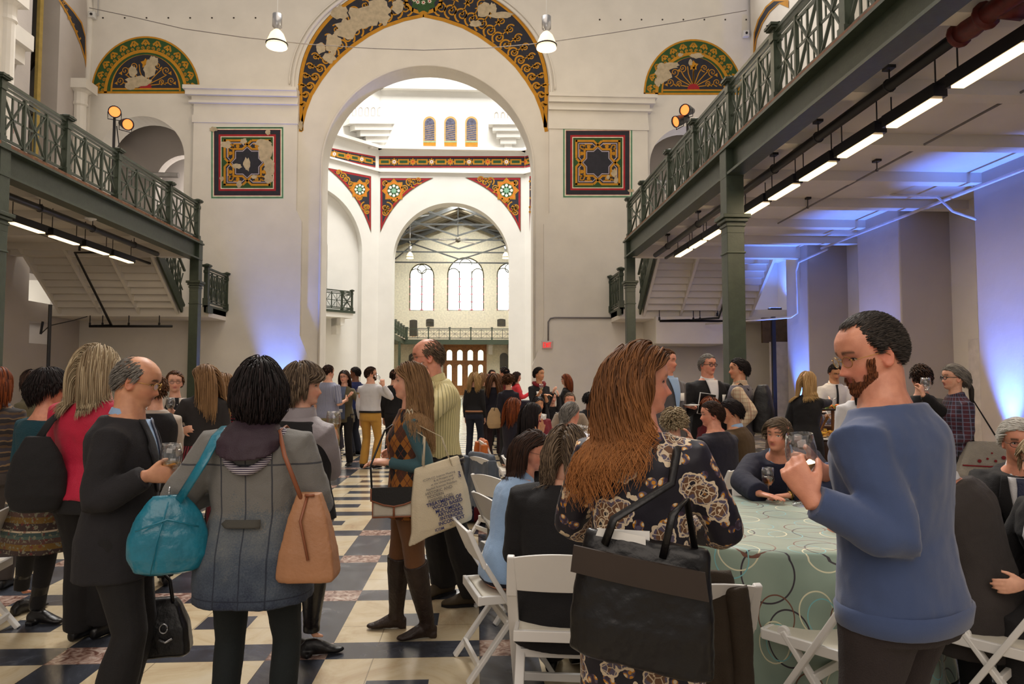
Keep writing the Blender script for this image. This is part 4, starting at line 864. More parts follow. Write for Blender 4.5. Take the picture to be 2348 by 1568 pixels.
def bake_later(o, vox, it=4, disp=0.0, dsc=.12, colf=None):
    m = o.modifiers.new('r', 'REMESH'); m.mode = 'VOXEL'; m.voxel_size = vox; m.use_smooth_shade = True
    if it: m = o.modifiers.new('s', 'SMOOTH'); m.iterations = it; m.factor = .5
    if disp:
        m = o.modifiers.new('d', 'DISPLACE'); m.texture = cltex(dsc); m.strength = disp; m.mid_level = .5; m.texture_coords = 'LOCAL'
    FIN.append((o, colf))
def bake_all():
    bpy.context.view_layer.update(); dg = bpy.context.evaluated_depsgraph_get(); new = []
    for o, colf in FIN: new.append(bpy.data.meshes.new_from_object(o.evaluated_get(dg), depsgraph=dg))
    for (o, colf), me in zip(FIN, new):
        o.modifiers.clear(); old = o.data; o.data = me; me.name = o.name
        if colf:
            n = len(me.vertices); co = np.empty(n*3, np.float32); me.vertices.foreach_get('co', co); c = colf(co.reshape(-1, 3))
            a = me.color_attributes.new('tint', 'FLOAT_COLOR', 'POINT'); a.data.foreach_set('color', c.astype(np.float32).ravel())
    FIN.clear()
def skin_mat(name, col, lip=(176, 88, 80), brow=(60, 44, 34)):
    if name in _mc: return _mc[name]
    m, n, b = nt(name); at_ = node(n, 'ShaderNodeAttribute', attribute_name='tint'); sp = node(n, 'ShaderNodeSeparateColor'); L(n, at_.outputs['Color'], sp.inputs[0])
    v = coord(n); t = node(n, 'ShaderNodeTexNoise', i_Scale=22.0, i_Detail=4.0); L(n, v, t.inputs[0])
    c = lin(col); lo = (c[0]*.88, c[1]*.8, c[2]*.78, 1); hi = (min(1, c[0]*1.06), c[1]*1.04, c[2]*1.02, 1)
    k = ramp(n, t.outputs[0], [(.35, lo), (.65, hi)]); red = (c[0]*.98, c[1]*.62, c[2]*.58, 1)
    k = mixc(n, sp.outputs[2], k, red); k = mixc(n, sp.outputs[0], k, lin(lip)); k = mixc(n, sp.outputs[1], k, lin(brow)); L(n, k, b.inputs['Base Color'])
    b.inputs['Roughness'].default_value = .48; b.inputs['Subsurface Weight'].default_value = .06; b.inputs['Subsurface Radius'].default_value = (.02, .008, .004); b.inputs['Subsurface Scale'].default_value = .3
    t3 = node(n, 'ShaderNodeTexNoise', i_Scale=260.0, i_Detail=2.0); L(n, v, t3.inputs[0]); bumpn(n, b, t3.outputs[0], .12, .004)
    _mc[name] = m; return m
def hair_mat(name, dark, light, tip=None):
    if name in _mc: return _mc[name]
    m, n, b = nt(name); at_ = node(n, 'ShaderNodeAttribute', attribute_name='tint'); sp = node(n, 'ShaderNodeSeparateColor'); L(n, at_.outputs['Color'], sp.inputs[0])
    c = mixc(n, sp.outputs[0], lin(dark), lin(light))
    if tip: c = mixc(n, math_(n, 'MULTIPLY', sp.outputs[1], sp.outputs[1]), c, mixc(n, sp.outputs[0], lin(tip), lin(tuple(v*.7 for v in tip))))
    L(n, c, b.inputs['Base Color']); b.inputs['Roughness'].default_value = .55; b.inputs['Specular IOR Level'].default_value = .22
    b.inputs['Anisotropic'].default_value = .5; _mc[name] = m; return m
HAIRS = {'black': hair_mat('black_hair', (14, 11, 12), (44, 34, 34)), 'dkbrown': hair_mat('dark_brown_hair', (26, 17, 14), (72, 48, 36)),
 'brown': hair_mat('brown_hair', (54, 33, 20), (120, 80, 50)), 'ltbrown': hair_mat('light_brown_hair', (82, 56, 34), (156, 118, 80), (190, 150, 106)),
 'auburn': hair_mat('auburn_hair', (66, 28, 14), (146, 74, 34)), 'ombre': hair_mat('copper_ombre_hair', (58, 36, 24), (140, 92, 54), (206, 136, 78)), 'blond': hair_mat('blond_hair', (130, 96, 56), (206, 172, 120), (214, 176, 116)),
 'ashblond': hair_mat('ash_blond_hair', (126, 104, 78), (206, 188, 154)), 'grey': hair_mat('grey_hair', (70, 66, 62), (156, 150, 142)), 'white': hair_mat('white_hair', (170, 166, 158), (226, 222, 214)), 'greybrown': hair_mat('grey_brown_hair', (56, 44, 36), (134, 114, 92)), 'darkgrey': hair_mat('dark_grey_hair', (26, 23, 22), (84, 76, 70)), 'gingerbeard': hair_mat('ginger_beard_hair', (74, 42, 26), (146, 88, 54))}
SKINS = {'fair': skin_mat('fair_skin', (232, 178, 150), (196, 104, 98)), 'pink': skin_mat('pink_skin', (226, 160, 132), (190, 96, 88), (110, 80, 60)), 'tan': skin_mat('tan_skin', (208, 152, 118), (156, 84, 74), (40, 30, 26)), 'olive': skin_mat('olive_skin', (206, 152, 112), (168, 88, 78), (26, 20, 20)), 'brown': skin_mat('brown_skin', (122, 78, 54), (104, 54, 46), (16, 12, 12)), 'ruddy': skin_mat('ruddy_skin', (222, 156, 128), (182, 94, 84), (88, 62, 48))}
EYEW = M('eye_white', (222, 214, 208), .2, var=0); IRIS = M('eye_iris_dark', (44, 32, 26), .15, var=0); LASH = M('lash_line', (26, 20, 18), .6, var=0)
SPECG = M('spectacle_metal', (120, 96, 60), .3, .8, var=0); SPECB = M('spectacle_black', (24, 20, 20), .3, var=0)
def glass_mat(name, tint=(255, 255, 255), g=.08, alpha=.0):
    m = bpy.data.materials.new(name); m.use_nodes = True; n = m.node_tree; n.nodes.clear()
    o = node(n, 'ShaderNodeOutputMaterial'); tr = node(n, 'ShaderNodeBsdfTransparent'); gl = node(n, 'ShaderNodeBsdfGlossy'); gl.inputs['Roughness'].default_value = .03
    tr.inputs[0].default_value = lin(tint); fw = node(n, 'ShaderNodeLayerWeight'); fw.inputs[0].default_value = .35
    mx = node(n, 'ShaderNodeMixShader'); f = math_(n, 'MULTIPLY_ADD', fw.outputs[1], .55, g); L(n, f, mx.inputs[0]); L(n, tr.outputs[0], mx.inputs[1]); L(n, gl.outputs[0], mx.inputs[2]); L(n, mx.outputs[0], o.inputs[0]); return m
CLEAR = glass_mat('clear_glass'); WINE = glass_mat('white_wine', (238, 214, 120), .06); BOTG = glass_mat('green_bottle_glass', (90, 150, 90), .1); REDW = glass_mat('red_wine', (90, 14, 20), .06); LENS = glass_mat('spectacle_lens', (245, 245, 250), .05)
def wine_glass(loc, label, s=1.0, wine=WINE, tilt=None, group=None, fill=.35):
    t = thing('wine_glass', label, 'wine glass', loc, 0, group); t.scale = (s, s, s)
    if tilt: t.rotation_euler = tilt
    b = Mb().lathe([(.020, .085), (.034, .105), (.040, .13), (.040, .15), (.034, .19), (.0335, .19), (.0392, .15), (.0392, .13), (.033, .106), (.0, .086)], n=20); b.build('bowl', CLEAR, t, True)
    Mb().lathe([(0, .0), (.035, .0), (.034, .003), (.006, .008), (.004, .02), (.004, .075), (.01, .084), (.021, .087)], n=16).build('stem', CLEAR, t, True)
    if wine:
        h = .092+.09*fill; Mb().lathe([(0, .088), (.02, .092), (.031, .104), (.0375, min(.125, h)), (.0375, h), (0, h)], n=18).build('wine', wine, t, True)
    return t
class Person:
    def __init__(s, label, px, Y, head, H=1.72, fem=False, wid=1.0, gir=1.0, skin='fair', lean=0, side=0, seat=None, yaw=0, pitch=0, roll=0, feet=None, near=1, arms=(None, None), hands=None, x=None, group=None, knee=None, detail=None, nose=1.0, slouch=0):
        s.fem = fem; s.near = near; s.tab = TF if fem else TM; s.skin = SKINS[skin]; s.label = label; s.nose = nose
        X = at(px, 868, Y).x if x is None else x
        s.k = H/1.75 if seat is None else H/1.75
        s.root = thing('person', label, 'person', (X, Y, 0), -R(head), group); s.root.scale = (s.k,)*3
        s.wid, s.gir = wid, gir
        s.pz = .95 if seat is None else (seat/s.k)+.115; s.dz = s.pz-.95; s.seated = seat is not None
        Mi = Matrix.LocRotScale(s.root.location, s.root.rotation_euler, s.root.scale).inverted(); Fl = lambda q: Mi @ q
        cv = lambda q: (q if q is None or q[0] != 'px' else tuple(Fl(at(q[1], q[2], q[3])))+tuple(q[4:]))
        arms = tuple(cv(q) for q in arms); s.apx = True
        if feet: feet = tuple(q if q[0] != 'px' else tuple(Fl(flo(q[1], q[2])))[:2]+tuple(q[3:]) for q in feet)
        # spine table
        s.sp = []; p = Vector((0, 0, s.pz)); ds = .01
        for i in range(80):
            a = R(lean)*smooth01(i*ds/.22)+R(slouch)*smooth01((i*ds-.2)/.3); sd = R(side)*smooth01(i*ds/.3)
            s.sp.append((p.copy(), a, sd)); p = p+Vector((sin(sd), sin(a)*cos(sd), cos(a)*cos(sd)))*ds
        s.vox = {1: .0062, 2: .009, 3: .014}[near]; s.cvox = {1: .010, 2: .013, 3: .019}[near]; s.rn = {1: 24, 2: 18, 3: 12}[near]
        sh = (.172 if not fem else .150)*wid
        q, a, sd = s.spine(1.40); s.shj = [s.T(Vector((x_*sh, -.005, 1.372))) for x_ in (-1, 1)]
        # head frame
        nb = s.T(Vector((0, .0, 1.60))); a0 = s.spine(1.55)[1]; s.nb = s.T(Vector((0, -.005, 1.47)))
        s.Rh = (Matrix.Rotation(R(-yaw), 3, 'Z') @ Matrix.Rotation(R(-pitch)-a0*.35, 3, 'X') @ Matrix.Rotation(R(roll), 3, 'Y'))
        s.Hh = nb+Vector((0, .015, 0))
        # legs
        hx = (.092 if not fem else .088)*wid; s.hip = [Vector((x_*hx, 0, s.pz-.02)) for x_ in (-1, 1)]
        if feet is None: feet = ((-.11, 0, 0), (.11, .02, 0)) if not s.seated else ((-.12, .42, 0), (.12, .44, 0))
        s.feet = feet; s.knee = []; s.ank = []
        for i in (0, 1):
            an = Vector((feet[i][0], feet[i][1]-.03, .085+(feet[i][3] if len(feet[i]) > 3 else 0))); kn, an = ik(s.hip[i], an, .435, .43, (0.15*(2*i-1) if s.seated else .1*(2*i-1), 1, .6 if s.seated else .1)); s.knee.append(kn); s.ank.append(an)
        # arms
        s.el, s.wr = [], []
        for i in (0, 1):
            sg = 2*i-1; t = arms[i]; pole = Vector((sg*.35, -.5, -1.0))
            if t is None: t = s.shj[i]+Vector((sg*.05, .06, -.53)); pole = Vector((sg*.3, -1, 0))
            else:
                if len(t) > 3: pole = Vector(t[3])
                t = Vector(t[:3])
            e, w_ = ik(s.shj[i], t, .285, .262, pole); s.el.append(e); s.wr.append(w_)
        hands = hands or (None, None); s.hd = []
        for i in (0, 1):
            sg = 2*i-1; h = hands[i]; d = (s.wr[i]-s.el[i]).normalized()
            if h is None: h = ('relax', d, Vector((-sg, -.2, 0)))
            elif len(h) == 1: h = (h[0], d, Vector((-sg, .1, -.1)))
            d_ = Vector(h[1]).normalized(); n_ = Vector(h[2]); n_ = (n_-d_*n_.dot(d_)).normalized(); s.hd.append((h[0], d_, n_))
        s.body()
    def spine(s, z):
        i = max(0, min(78, (z-.95)/.01)); j = int(i); f = i-j; a, b = s.sp[j], s.sp[j+1]; return a[0].lerp(b[0], f), a[1]+(b[1]-a[1])*f, a[2]+(b[2]-a[2])*f
    def T(s, p):
        """upright point (1.75 m frame) -> posed."""
        z = p[2]
        if z < .95: return Vector((p[0], p[1], z+s.dz))
        c, a, sd = s.spine(z); v = Vector((p[0], p[1], 0)); v = Matrix.Rotation(-a, 3, 'X') @ v; v = Matrix.Rotation(sd, 3, 'Y') @ v
        return c+v
    def world(s, p): bpy.context.view_layer.update() if 0 else None; return Matrix.LocRotScale(s.root.location, s.root.rotation_euler, s.root.scale) @ Vector(p)
    def dims(s, z):
        w, f, b = interp(s.tab, z); return w*s.wid, f*s.gir, b*s.gir
    def tring(s, z, o=0, n=None, ex=2.35, wf=1.0):
        n = n or s.rn; w, f, b = s.dims(z); r = []
        for k in range(n):
            a = 2*pi*k/n; cx, cy = sin(a), cos(a); sx = abs(cx)**(2/ex)*(1 if cx >= 0 else -1); sy = abs(cy)**(2/ex)*(1 if cy >= 0 else -1)
            r.append(s.T((sx*(w*wf+o), sy*((f if cy > 0 else b)+o), z)))
        return r
    def surf(s, x, z, o=.01, back=False):
        w, f, b = s.dims(z); q = min(.98, abs(x)/(w+o)); y = (1-q**2.35)**(1/2.35)*((b if back else f)+o); return s.T((x, -y if back else y, z))
    def Hp(s, p): return s.Hh+s.Rh @ Vector(p)
    def body(s):
        m = Mb(); o = -.012
        m.rings([s.tring(z, o) for z in (.84, .90, .95, 1.02, 1.1, 1.2, 1.3, 1.36, 1.40, 1.43, 1.46, 1.49)])
        nr = .064 if not s.fem else .052
        m.tube([s.nb+Vector((0, 0, -.03)), s.nb.lerp(s.Hh, .35), s.Hp((0, -.018, -.03)), s.Hp((0, -.015, .02))], [nr*1.35, nr*1.05, nr, nr*.95], 16)
        for i in (0, 1):
            hp = s.hip[i]; kn, an = s.knee[i], s.ank[i]; f = .95*(s.wid+1)/2
            m.tube([hp+Vector((0, 0, .03)), hp.lerp(kn, .25), hp.lerp(kn, .7), kn, kn.lerp(an, .3), kn.lerp(an, .7), an], [.085*f, .083*f, .06*f, .054*f, .056*f, .04, .036], 12)
            fy = R(s.feet[i][2] if len(s.feet[i]) > 2 else 0); fv = Vector((sin(fy), cos(fy), 0)); m.tube([an, an+fv*.02+Vector((0, 0, -.05)), an+fv*.07+Vector((0, 0, -.062))], [.028, .018, .008], 8)
            sj, el, wr = s.shj[i], s.el[i], s.wr[i]; g = .9 if s.fem else 1.05
            m.tube([sj+(s.T((0, -.005, 1.36))-sj)*.25, sj, sj.lerp(el, .35), sj.lerp(el, .8), el, el.lerp(wr, .25), el.lerp(wr, .7), wr], [.045*g, .052*g, .043*g, .037*g, .036*g, .038*g, .028*g, .024*g], 12)
            s.hand(m, i)
        s.headmesh(m)
        ob = m.build('body', s.skin, s.root, True)
        Rt = np.array(s.Rh.transposed()); Hh = np.array(s.Hh)
        def col(co):
            q = (co-Hh) @ Rt.T; x, y, z = q[:, 0], q[:, 1], q[:, 2]; fr = (y > .04).astype(float)
            g = lambda v, s_: np.exp(-v*v/(2*s_*s_))
            lip = fr*np.clip(1.5*g(z+.0225, .0062)*g(x, .0125), 0, 1)*(g(x, .02) > .25)
            br = fr*np.clip(1.6*g(z-.058-.006*np.sin(np.clip(abs(x)/.045, 0, 1)*2.4), .0032)*((abs(x) > .012) & (abs(x) < .048)), 0, 1)*(.6 if s.fem else .95)
            bl = fr*(.5*g(abs(x)-.04, .018)*g(z-.0, .016)+.45*g(x, .014)*g(z-.005, .014)); bl = np.maximum(bl, .6*((abs(x) > .07) & (abs(z-.02) < .05)))
            return np.stack([lip, br, np.clip(bl, 0, 1), np.ones_like(x)], 1)
        bake_later(ob, s.vox, 2, 0, colf=col)
        if s.near < 3: s.eyes()
    def headmesh(s, m):
        n = {1: 72, 2: 48, 3: 20}[s.near]; zs = np.linspace(-.075, .154, {1: 60, 2: 40, 3: 16}[s.near]); rr = []
        for z in zs:
            f, b, w = interp(HEADR, z); w *= .96 if s.fem else 1.0; r = []
            for k in range(n):
                a = 2*pi*k/n; x = w*(abs(sin(a))**(2/2.3))*(1 if sin(a) >= 0 else -1)
                if cos(a) > 0:
                    y = head_front(x, z, s.nose*(.9 if s.fem else 1.0), s.fem) if abs(x) < w*.985 else f*abs(cos(a))**(2/2.3)
                    c0 = min(0, (f+b)/2) if z < -.05 else 0; y = max(y, c0)
                else: y = b*abs(cos(a))**(2/2.3)
                r.append(s.Hp((x, y, z)))
            rr.append(r)
        m.rings(rr)
        for sg in (-1, 1):   # ears
            c = s.Hp((sg*.074, -.008, .022)); ax = s.Rh @ Vector((sg, .25, .1)); ax.normalize(); up = s.Rh @ Vector((0, -.15, 1)); t = up.cross(ax).normalized(); up = ax.cross(t)
            prof = [(.1, -.010), (1, -.007), (1.05, .004), (.85, .009), (.6, .003), (.2, .001)]; rs = []
            for r_, h in prof: rs.append([c+ax*h+up*(.031*r_*sin(q))+t*(.018*r_*cos(q)) for q in np.linspace(0, 2*pi, 13)[:-1]])
            m.rings(rs)
    def hand(s, m, i):
        kind, d, n = s.hd[i]; sg = 2*i-1; w = s.wr[i]; t = d.cross(n)*sg; f = .92 if s.fem else 1.05
        cu = {'relax': 24, 'hold': 62, 'fist': 80, 'flat': 8, 'pinch': 48, 'point': 60}[kind]
        def ring(c, hw, hh, D, k=10): 
            N = D.cross(t).normalized(); return [c+t*(hw*cos(2*pi*j/k))+N*(hh*sin(2*pi*j/k)) for j in range(k)]
        m.rings([ring(w-d*.02, .027*f, .022*f, d), ring(w+d*.01, .028*f, .02*f, d), ring(w+d*.045*f, .037*f, .016*f, d), ring(w+d*.08*f, .041*f, .015*f, d), ring(w+d*.095*f, .040*f, .011*f, d)])
        sides = 8 if s.near < 3 else 5
        for j, (off, ln) in enumerate(((.031, .074), (.0105, .083), (-.0105, .077), (-.031, .06))):
            c = cu*(1+.06*j) if kind != 'point' or j else 8
            p = w+d*(.088-.003*abs(j-1))*f+t*off*f; a = R(c*.55); pts = [p-d*.012]; 
            for l, k in ((.44, .8), (.32, 1.0), (.26, .7)):
                pts.append(p); v = d*cos(a)+n*sin(a); v = (v+t*off*1.2*(.3 if cu > 40 else 1)).normalized(); p = p+v*ln*l*f; a += R(c*k)
            pts.append(p); r = .0088*f; m.tube(pts, [r*1.05, r*1.08, r, r*.92, r*.72], sides)
        p = w+d*.022*f+t*.024*f; a = {'relax': .5, 'hold': 1.0, 'fist': 1.1, 'flat': .2, 'pinch': 1.0, 'point': .9}[kind]; v = (d*.75+t*.65+n*.25*a).normalized(); pts = [p-v*.01]
        for l in (.036, .032, .026): pts.append(p); p = p+v*l*f; v = (v+n*.42*a-t*.28*a+d*.12).normalized()
        pts.append(p); m.tube(pts, [.013*f, .0135*f, .0115*f, .0105*f, .008*f], sides)
    def grip(s, i, out=.03, fwd=.085): kind, d, n = s.hd[i]; return s.wr[i]+d*fwd+n*out
    def eyes(s):
        if s.near == 3: return
        for sg in (-1, 1):
            for nm, mt, w_, h_, zo, off in (('eye', EYEW, .0125, .0052, 0, .0012), ('iris', IRIS, .0052, .0052, 0, .0020)):
                m = Mb(); c = Vector((sg*.0305, 0, .0385))
                pts = []
                for q in np.linspace(0, 2*pi, 15)[:-1]:
                    x = c.x+w_*cos(q); z = c.z+h_*sin(q)*(1 if sin(q) > 0 else .8); pts.append(s.Hp((x, head_front(x, z, s.nose, s.fem)+off, z)))
                o = len(m.v); m.v = [V3(s.Hp((c.x, head_front(c.x, c.z, s.nose, s.fem)+off+.0018, c.z)))]+[V3(p) for p in pts]
                for j in range(14): m.face((0, 1+j, 1+(j+1) % 14))
                if nm == 'eye':
                    e = m.build('eye', mt, s.root, True)
                else: m.build('iris', mt, e, True)
            m = Mb(); m.tube([s.Hp((sg*.0305+.0135*u, head_front(sg*.0305+.0135*u, .0385+.006*(1-u*u), s.nose, s.fem)+.0022, .0385+.0058*(1-u*u))) for u in np.linspace(-1, 1, 9)], .0011, 5); m.build('eyelash', LASH, e)
    # ---- clothing
    def cloth(s, m, name, mat, disp=.010, dsc=.11, it=3, vox=None):
        o = m.build(name, mat, s.root, True); bake_later(o, vox or s.cvox, it, disp, dsc); return o
    def top(s, mat, hem=.86, sleeve=1.0, o=.008, name='shirt', neck=1.475, flare=0, disp=.010, cuff=None, puff=0, dsc=.11):
        m = Mb(); zs = [z for z in (.55, .62, .70, .78, .86, .92, .98, 1.04, 1.1, 1.16, 1.22, 1.28, 1.34, 1.38, 1.41, 1.435, 1.455, 1.475, 1.485) if hem < z < neck]
        zs = [hem]+zs+[neck]
        m.rings([s.tring(z, o+flare*max(0, (1.1-z)) + (.003 if z == neck else 0)) for z in zs])
        for i in (0, 1):
            sj, el, wr = s.shj[i], s.el[i], s.wr[i]; g = (.92 if s.fem else 1.06)*(.5+.5*s.wid); e = o+.003+puff
            b_ = (el-(sj+wr)/2)*.06; P = [sj+(s.T((0, -.005, 1.37))-sj)*.35, sj, sj.lerp(el, .3), sj.lerp(el, .78), el-b_, el.lerp(wr, .22), el.lerp(wr, .65), el.lerp(wr, .97)]
            Rr = [.054*g+e, .056*g+e, .047*g+e, .040*g+e, .038*g+e, .037*g+e, .031*g+e, .027*g+e]
            n = 8 if sleeve >= 1 else (5 if sleeve >= .5 else (4 if sleeve >= .3 else 0))
            if n: m.tube(P[:n] if sleeve != .75 else P[:6], Rr[:n] if sleeve != .75 else Rr[:6], 14)
        return s.cloth(m, name, mat, disp, dsc)
    def pants(s, mat, o=.008, ankle=.052, name='trousers', disp=.010, to=1.0, waist=1.0):
        # to < 1: cut below the knee, for tall boots
        m = Mb(); zs = [.82, .86, .90, .95, waist] if not s.seated else [.86, .9, .95, waist]
        m.rings([s.tring(z, o) for z in zs])
        for i in (0, 1):
            hp, kn, an = s.hip[i], s.knee[i], s.ank[i]; f = (s.wid+1)/2; g = (s.gir+1)/2
            P = [hp+Vector((0, 0, .02)), hp.lerp(kn, .2), hp.lerp(kn, .6), kn, kn.lerp(an, .35), kn.lerp(an, .75), an+Vector((0, 0, -.02))]
            Rr = [.092*f*g+o, .092*f*g+o, .070*g+o, .060+o, max(.058, ankle)+o, max(.046, ankle)+o, ankle+o]
            n = 7 if to == 1 else 5
            m.tube(P[:n], Rr[:n], 14)
        return s.cloth(m, name, mat, disp, .14)
    def skirt(s, mat, hem=.55, flare=.16, name='skirt', o=.012, top_=1.02):
        m = Mb()
        if s.seated:
            m.rings([s.tring(z, o) for z in (.86, .9, .95, top_)])
            for i in (0, 1): hp, kn = s.hip[i], s.knee[i]; m.tube([hp, hp.lerp(kn, .5), kn, kn+(s.ank[i]-kn)*.3], [.11, .10, .085, .09], 14)
            c = (s.hip[0]+s.hip[1])/2; k = (s.knee[0]+s.knee[1])/2; m.tube([c, k], [.1, .09], 10)
        else:
            zs = np.linspace(hem, top_, 9); rs = []
            for z in zs:
                e = o+flare*max(0, .95-z); r = s.tring(max(z, .6), e, s.rn*2); r2 = []
                for j, p in enumerate(r):
                    a = 2*pi*j/len(r); k = 1+.03*(top_-z)/.5*sin(9*a); r2.append(Vector((p.x*k, p.y*k, z+s.dz if z < .95 else p.z)))
                rs.append(r2)
            m.rings(rs)
        return s.cloth(m, name, mat, .008)
    def shoes(s, mat, kind='shoe', sole=None):
        for i in (0, 1):
            an = s.ank[i]; fx = s.feet[i]; yaw = R(fx[2]); dz = fx[3] if len(fx) > 3 else 0
            m = Mb(); f = .94 if s.fem else 1.08; rs = []
            Rz = Matrix.Rotation(-yaw, 3, 'Z'); base = Vector((an.x, an.y, dz))
            for y, w, h, z0 in ((-.07, .018, .05, .02), (-.062, .03, .07, .004), (-.03, .039, .105, .002), (.02, .04, .108, .002), (.07, .042, .09, .002), (.12, .047, .060, .002), (.165, .043, .038, .004), (.195, .030, .028, .008), (.208, .01, .012, .014)):
                rs.append([base+Rz @ Vector((w*f*cos(q), y*f, z0+max(0, h*f*(.5+.5*sin(q)))) ) for q in np.linspace(-pi/2, 1.5*pi, 13)[:-1]])
            m.rings(rs)
            if kind in ('boot', 'ankle'):
                top_ = .42 if kind == 'boot' else .17; kn = s.knee[i]; tt = top_/.43
                m.tube([an+Vector((0, -.0, -.03)), an+Vector((0, 0, .02)), an.lerp(kn, tt*.4), an.lerp(kn, tt*.75), an.lerp(kn, tt)], [.05, .050, .05 if kind == 'ankle' else .060, .074 if kind == 'boot' else .052, .077 if kind == 'boot' else .054], 14)
                m.box((an.x-.03, an.y-.065, dz), (an.x+.03, an.y-.02, dz+.03))
            o = m.build('boot' if kind != 'shoe' else 'shoe', mat, s.root, True); bake_later(o, .008 if s.near < 3 else .014, 2, .004 if kind == 'boot' else 0, .05)
            if sole:
                w = Mb(); w.rings([[base+Rz @ Vector((wd*f*sx, y*f, z)) for y, wd in ((-.068, .03), (.0, .036), (.06, .038), (.12, .047), (.17, .042), (.207, .012)) for sx in ((1,) )]+[base+Rz @ Vector((-wd*f, y*f, z)) for y, wd in ((.207, .012), (.17, .042), (.12, .047), (.06, .038), (.0, .036), (-.068, .03))] for z in (0, .016)]); w.build('sole', sole, o)
    def patch(s, name, mat, pts, o=.016, back=False, sub=10, parent=None, th=.003):
        """flat garment piece following the torso; pts = polygon of (x,z) with left edge list/right edge list by z."""
        lft, rgt = pts; m = Mb(); n = sub; rows = []
        z0, z1 = lft[0][1], lft[-1][1]
        for i in range(n+1):
            z = z0+(z1-z0)*i/n
            f = lambda e: e[0][0] if len(e) == 1 else next((a[0]+(b[0]-a[0])*((z-a[1])/(b[1]-a[1]) if b[1] != a[1] else 0) for a, b in zip(e, e[1:]) if min(a[1], b[1])-1e-6 <= z <= max(a[1], b[1])+1e-6), e[-1][0])
            xl, xr = f(lft), f(rgt); rows.append([s.surf(xl+(xr-xl)*j/6, z, o, back) for j in range(7)])
        k = 7
        for r in rows: m.v += [V3(p) for p in r]
        for i in range(n):
            for j in range(6): m.face((i*k+j, i*k+j+1, (i+1)*k+j+1, (i+1)*k+j))
        ob = m.build(name, mat, parent or s.root, True); q = ob.modifiers.new('t', 'SOLIDIFY'); q.thickness = th; q.offset = 0; return ob
    def collar(s, mat, r=.062, h=.045, z=1.475, o=.01, tilt=.025, name='collar'):
        m = Mb(); n = 20; rs = []
        for hh, e in ((-.02, .014), (.0, .006), (h, 0), (h*.9, .010), (-.005, .022)):
            ring = []
            for k in range(n):
                a = 2*pi*k/n; w = (r+e)*(1.0 if not s.fem else .88); dz = -tilt*(cos(a)+.2)*(1 if hh < h*.5 else .9) if cos(a) > -.2 else 0
                ring.append(s.T((w*sin(a), w*cos(a)*1.02, z))+Vector((0, 0, hh+dz)))
            rs.append(ring)
        m.rings(rs, cap=False); return m.build(name, mat, s.root, True)
    def hair(s, style, col, L_=.05, N=None, vol=.006, seg=None, r=None, part=0.0, comb=(0, -.5, 0), wave=0, seed=1, lo=None, hi=None, name='hair', stiff=.6, tuck=0, scale=1.0, back=None, fringe=False, keep=None):
        rg = np.random.RandomState(seed); N = int(N*2.0) if N else {1: 2400, 2: 800, 3: 170}[s.near]
        if style == 'bald' or style == 'beard': N = int(N*.5)
        seg = seg or {1: 14, 2: 9, 3: 6}[s.near]; r = (r or {1: .0036, 2: .0055, 3: .012}[s.near])*(.68 if s.near == 1 else 1)
        C = np.array((0, -.004, .055)); A = np.array((.0775, .100, .102))*scale
        Rh = np.array(s.Rh); Hh = np.array(s.Hh)
        hlx = [0, 35, 60, 78, 92, 110, 140, 180]; hlz = [38, 35, 26, -8, 6, -24, -38, -42] if L_ < .07 else [31, 27, 16, -2, 2, -22, -40, -46]
        if back is not None: hlz = [back[0]]*1+hlz[1:]
        d = rg.normal(size=(N*6, 3)); d /= np.linalg.norm(d, axis=1)[:, None]
        az = np.degrees(np.arctan2(np.abs(d[:, 0]), d[:, 1])); el = np.degrees(np.arcsin(d[:, 2]))
        def ok(az, el):
            if style == 'beard':
                return (az < 88) & (el < -22+(az > 60)*22) & (el > -75)
            k = el > np.interp(az, hlx, hlz)
            if style == 'bald': k &= (el < np.interp(az, [0, 60, 75, 120, 180], [-90, 22, 40, 52, 58]))
            if style == 'recede': k &= ~((az < 55) & (el < 52))
            return k
        m_ = ok(az, el+rg.normal(0, 4.5 if L_ < .07 else 1, len(el))); d = d[m_][:N]; n = len(d)
        if style == 'beard':
            zz = rg.uniform(-.074, -.012, n); xx = rg.uniform(-.062, .062, n)
            w = np.interp(zz, [h[0] for h in HEADR], [h[3] for h in HEADR]); xx = np.clip(xx, -w*.97, w*.97)
            sb = rg.rand(n) < .13; zz = np.where(sb, rg.uniform(-.04, .032, n), zz); w = np.interp(zz, [h[0] for h in HEADR], [h[3] for h in HEADR]); xx = np.where(sb, np.sign(xx)*w*rg.uniform(.86, .97, n), xx); kp = ~((np.abs(xx) < .019) & (zz > -.031) & (zz < -.0125)) & ~((zz > -.03) & (np.abs(xx) > .022) & (np.abs(xx) < .045)); zz, xx = zz[kp], xx[kp]; n = len(zz)
            p = np.array([(x, head_front(x, z, s.nose, s.fem)+.0005, z) for x, z in zip(xx, zz)])
        else: p = C+d*A*(1.0+rg.uniform(0, .02, (n, 1)))
        off = rg.uniform(0, 1, n)**1.5*vol; ds = L_*rg.uniform(.82, 1.12, n)/seg
        g = (Rh.T @ np.array((0, 0, -1.)))
        sx = np.sign(p[:, 0]-part); cb = np.array(comb, float)[None, :]*np.ones((n, 1)); cb[:, 0] += sx*abs(comb[1])*.9*(part is not None) if style == 'long' else 0
        if style == 'bob': q = p-np.array((part or 0, -.03, .055)); q[:, 2] = 0; cb = q/(np.linalg.norm(q, axis=1)[:, None]+1e-9)*.8+np.array((0, -.15 if not fringe else .1, 0))
        v = cb.copy(); v[:, 2] += .15; v += ((p-C)/A/A*.08)*(1.0 if L_ < .07 and style != 'beard' else 0); pts = [p.copy()]
        # torso colliders in head frame
        def toh(q): return Rh.T @ (np.array(q)-Hh)
        cols = []
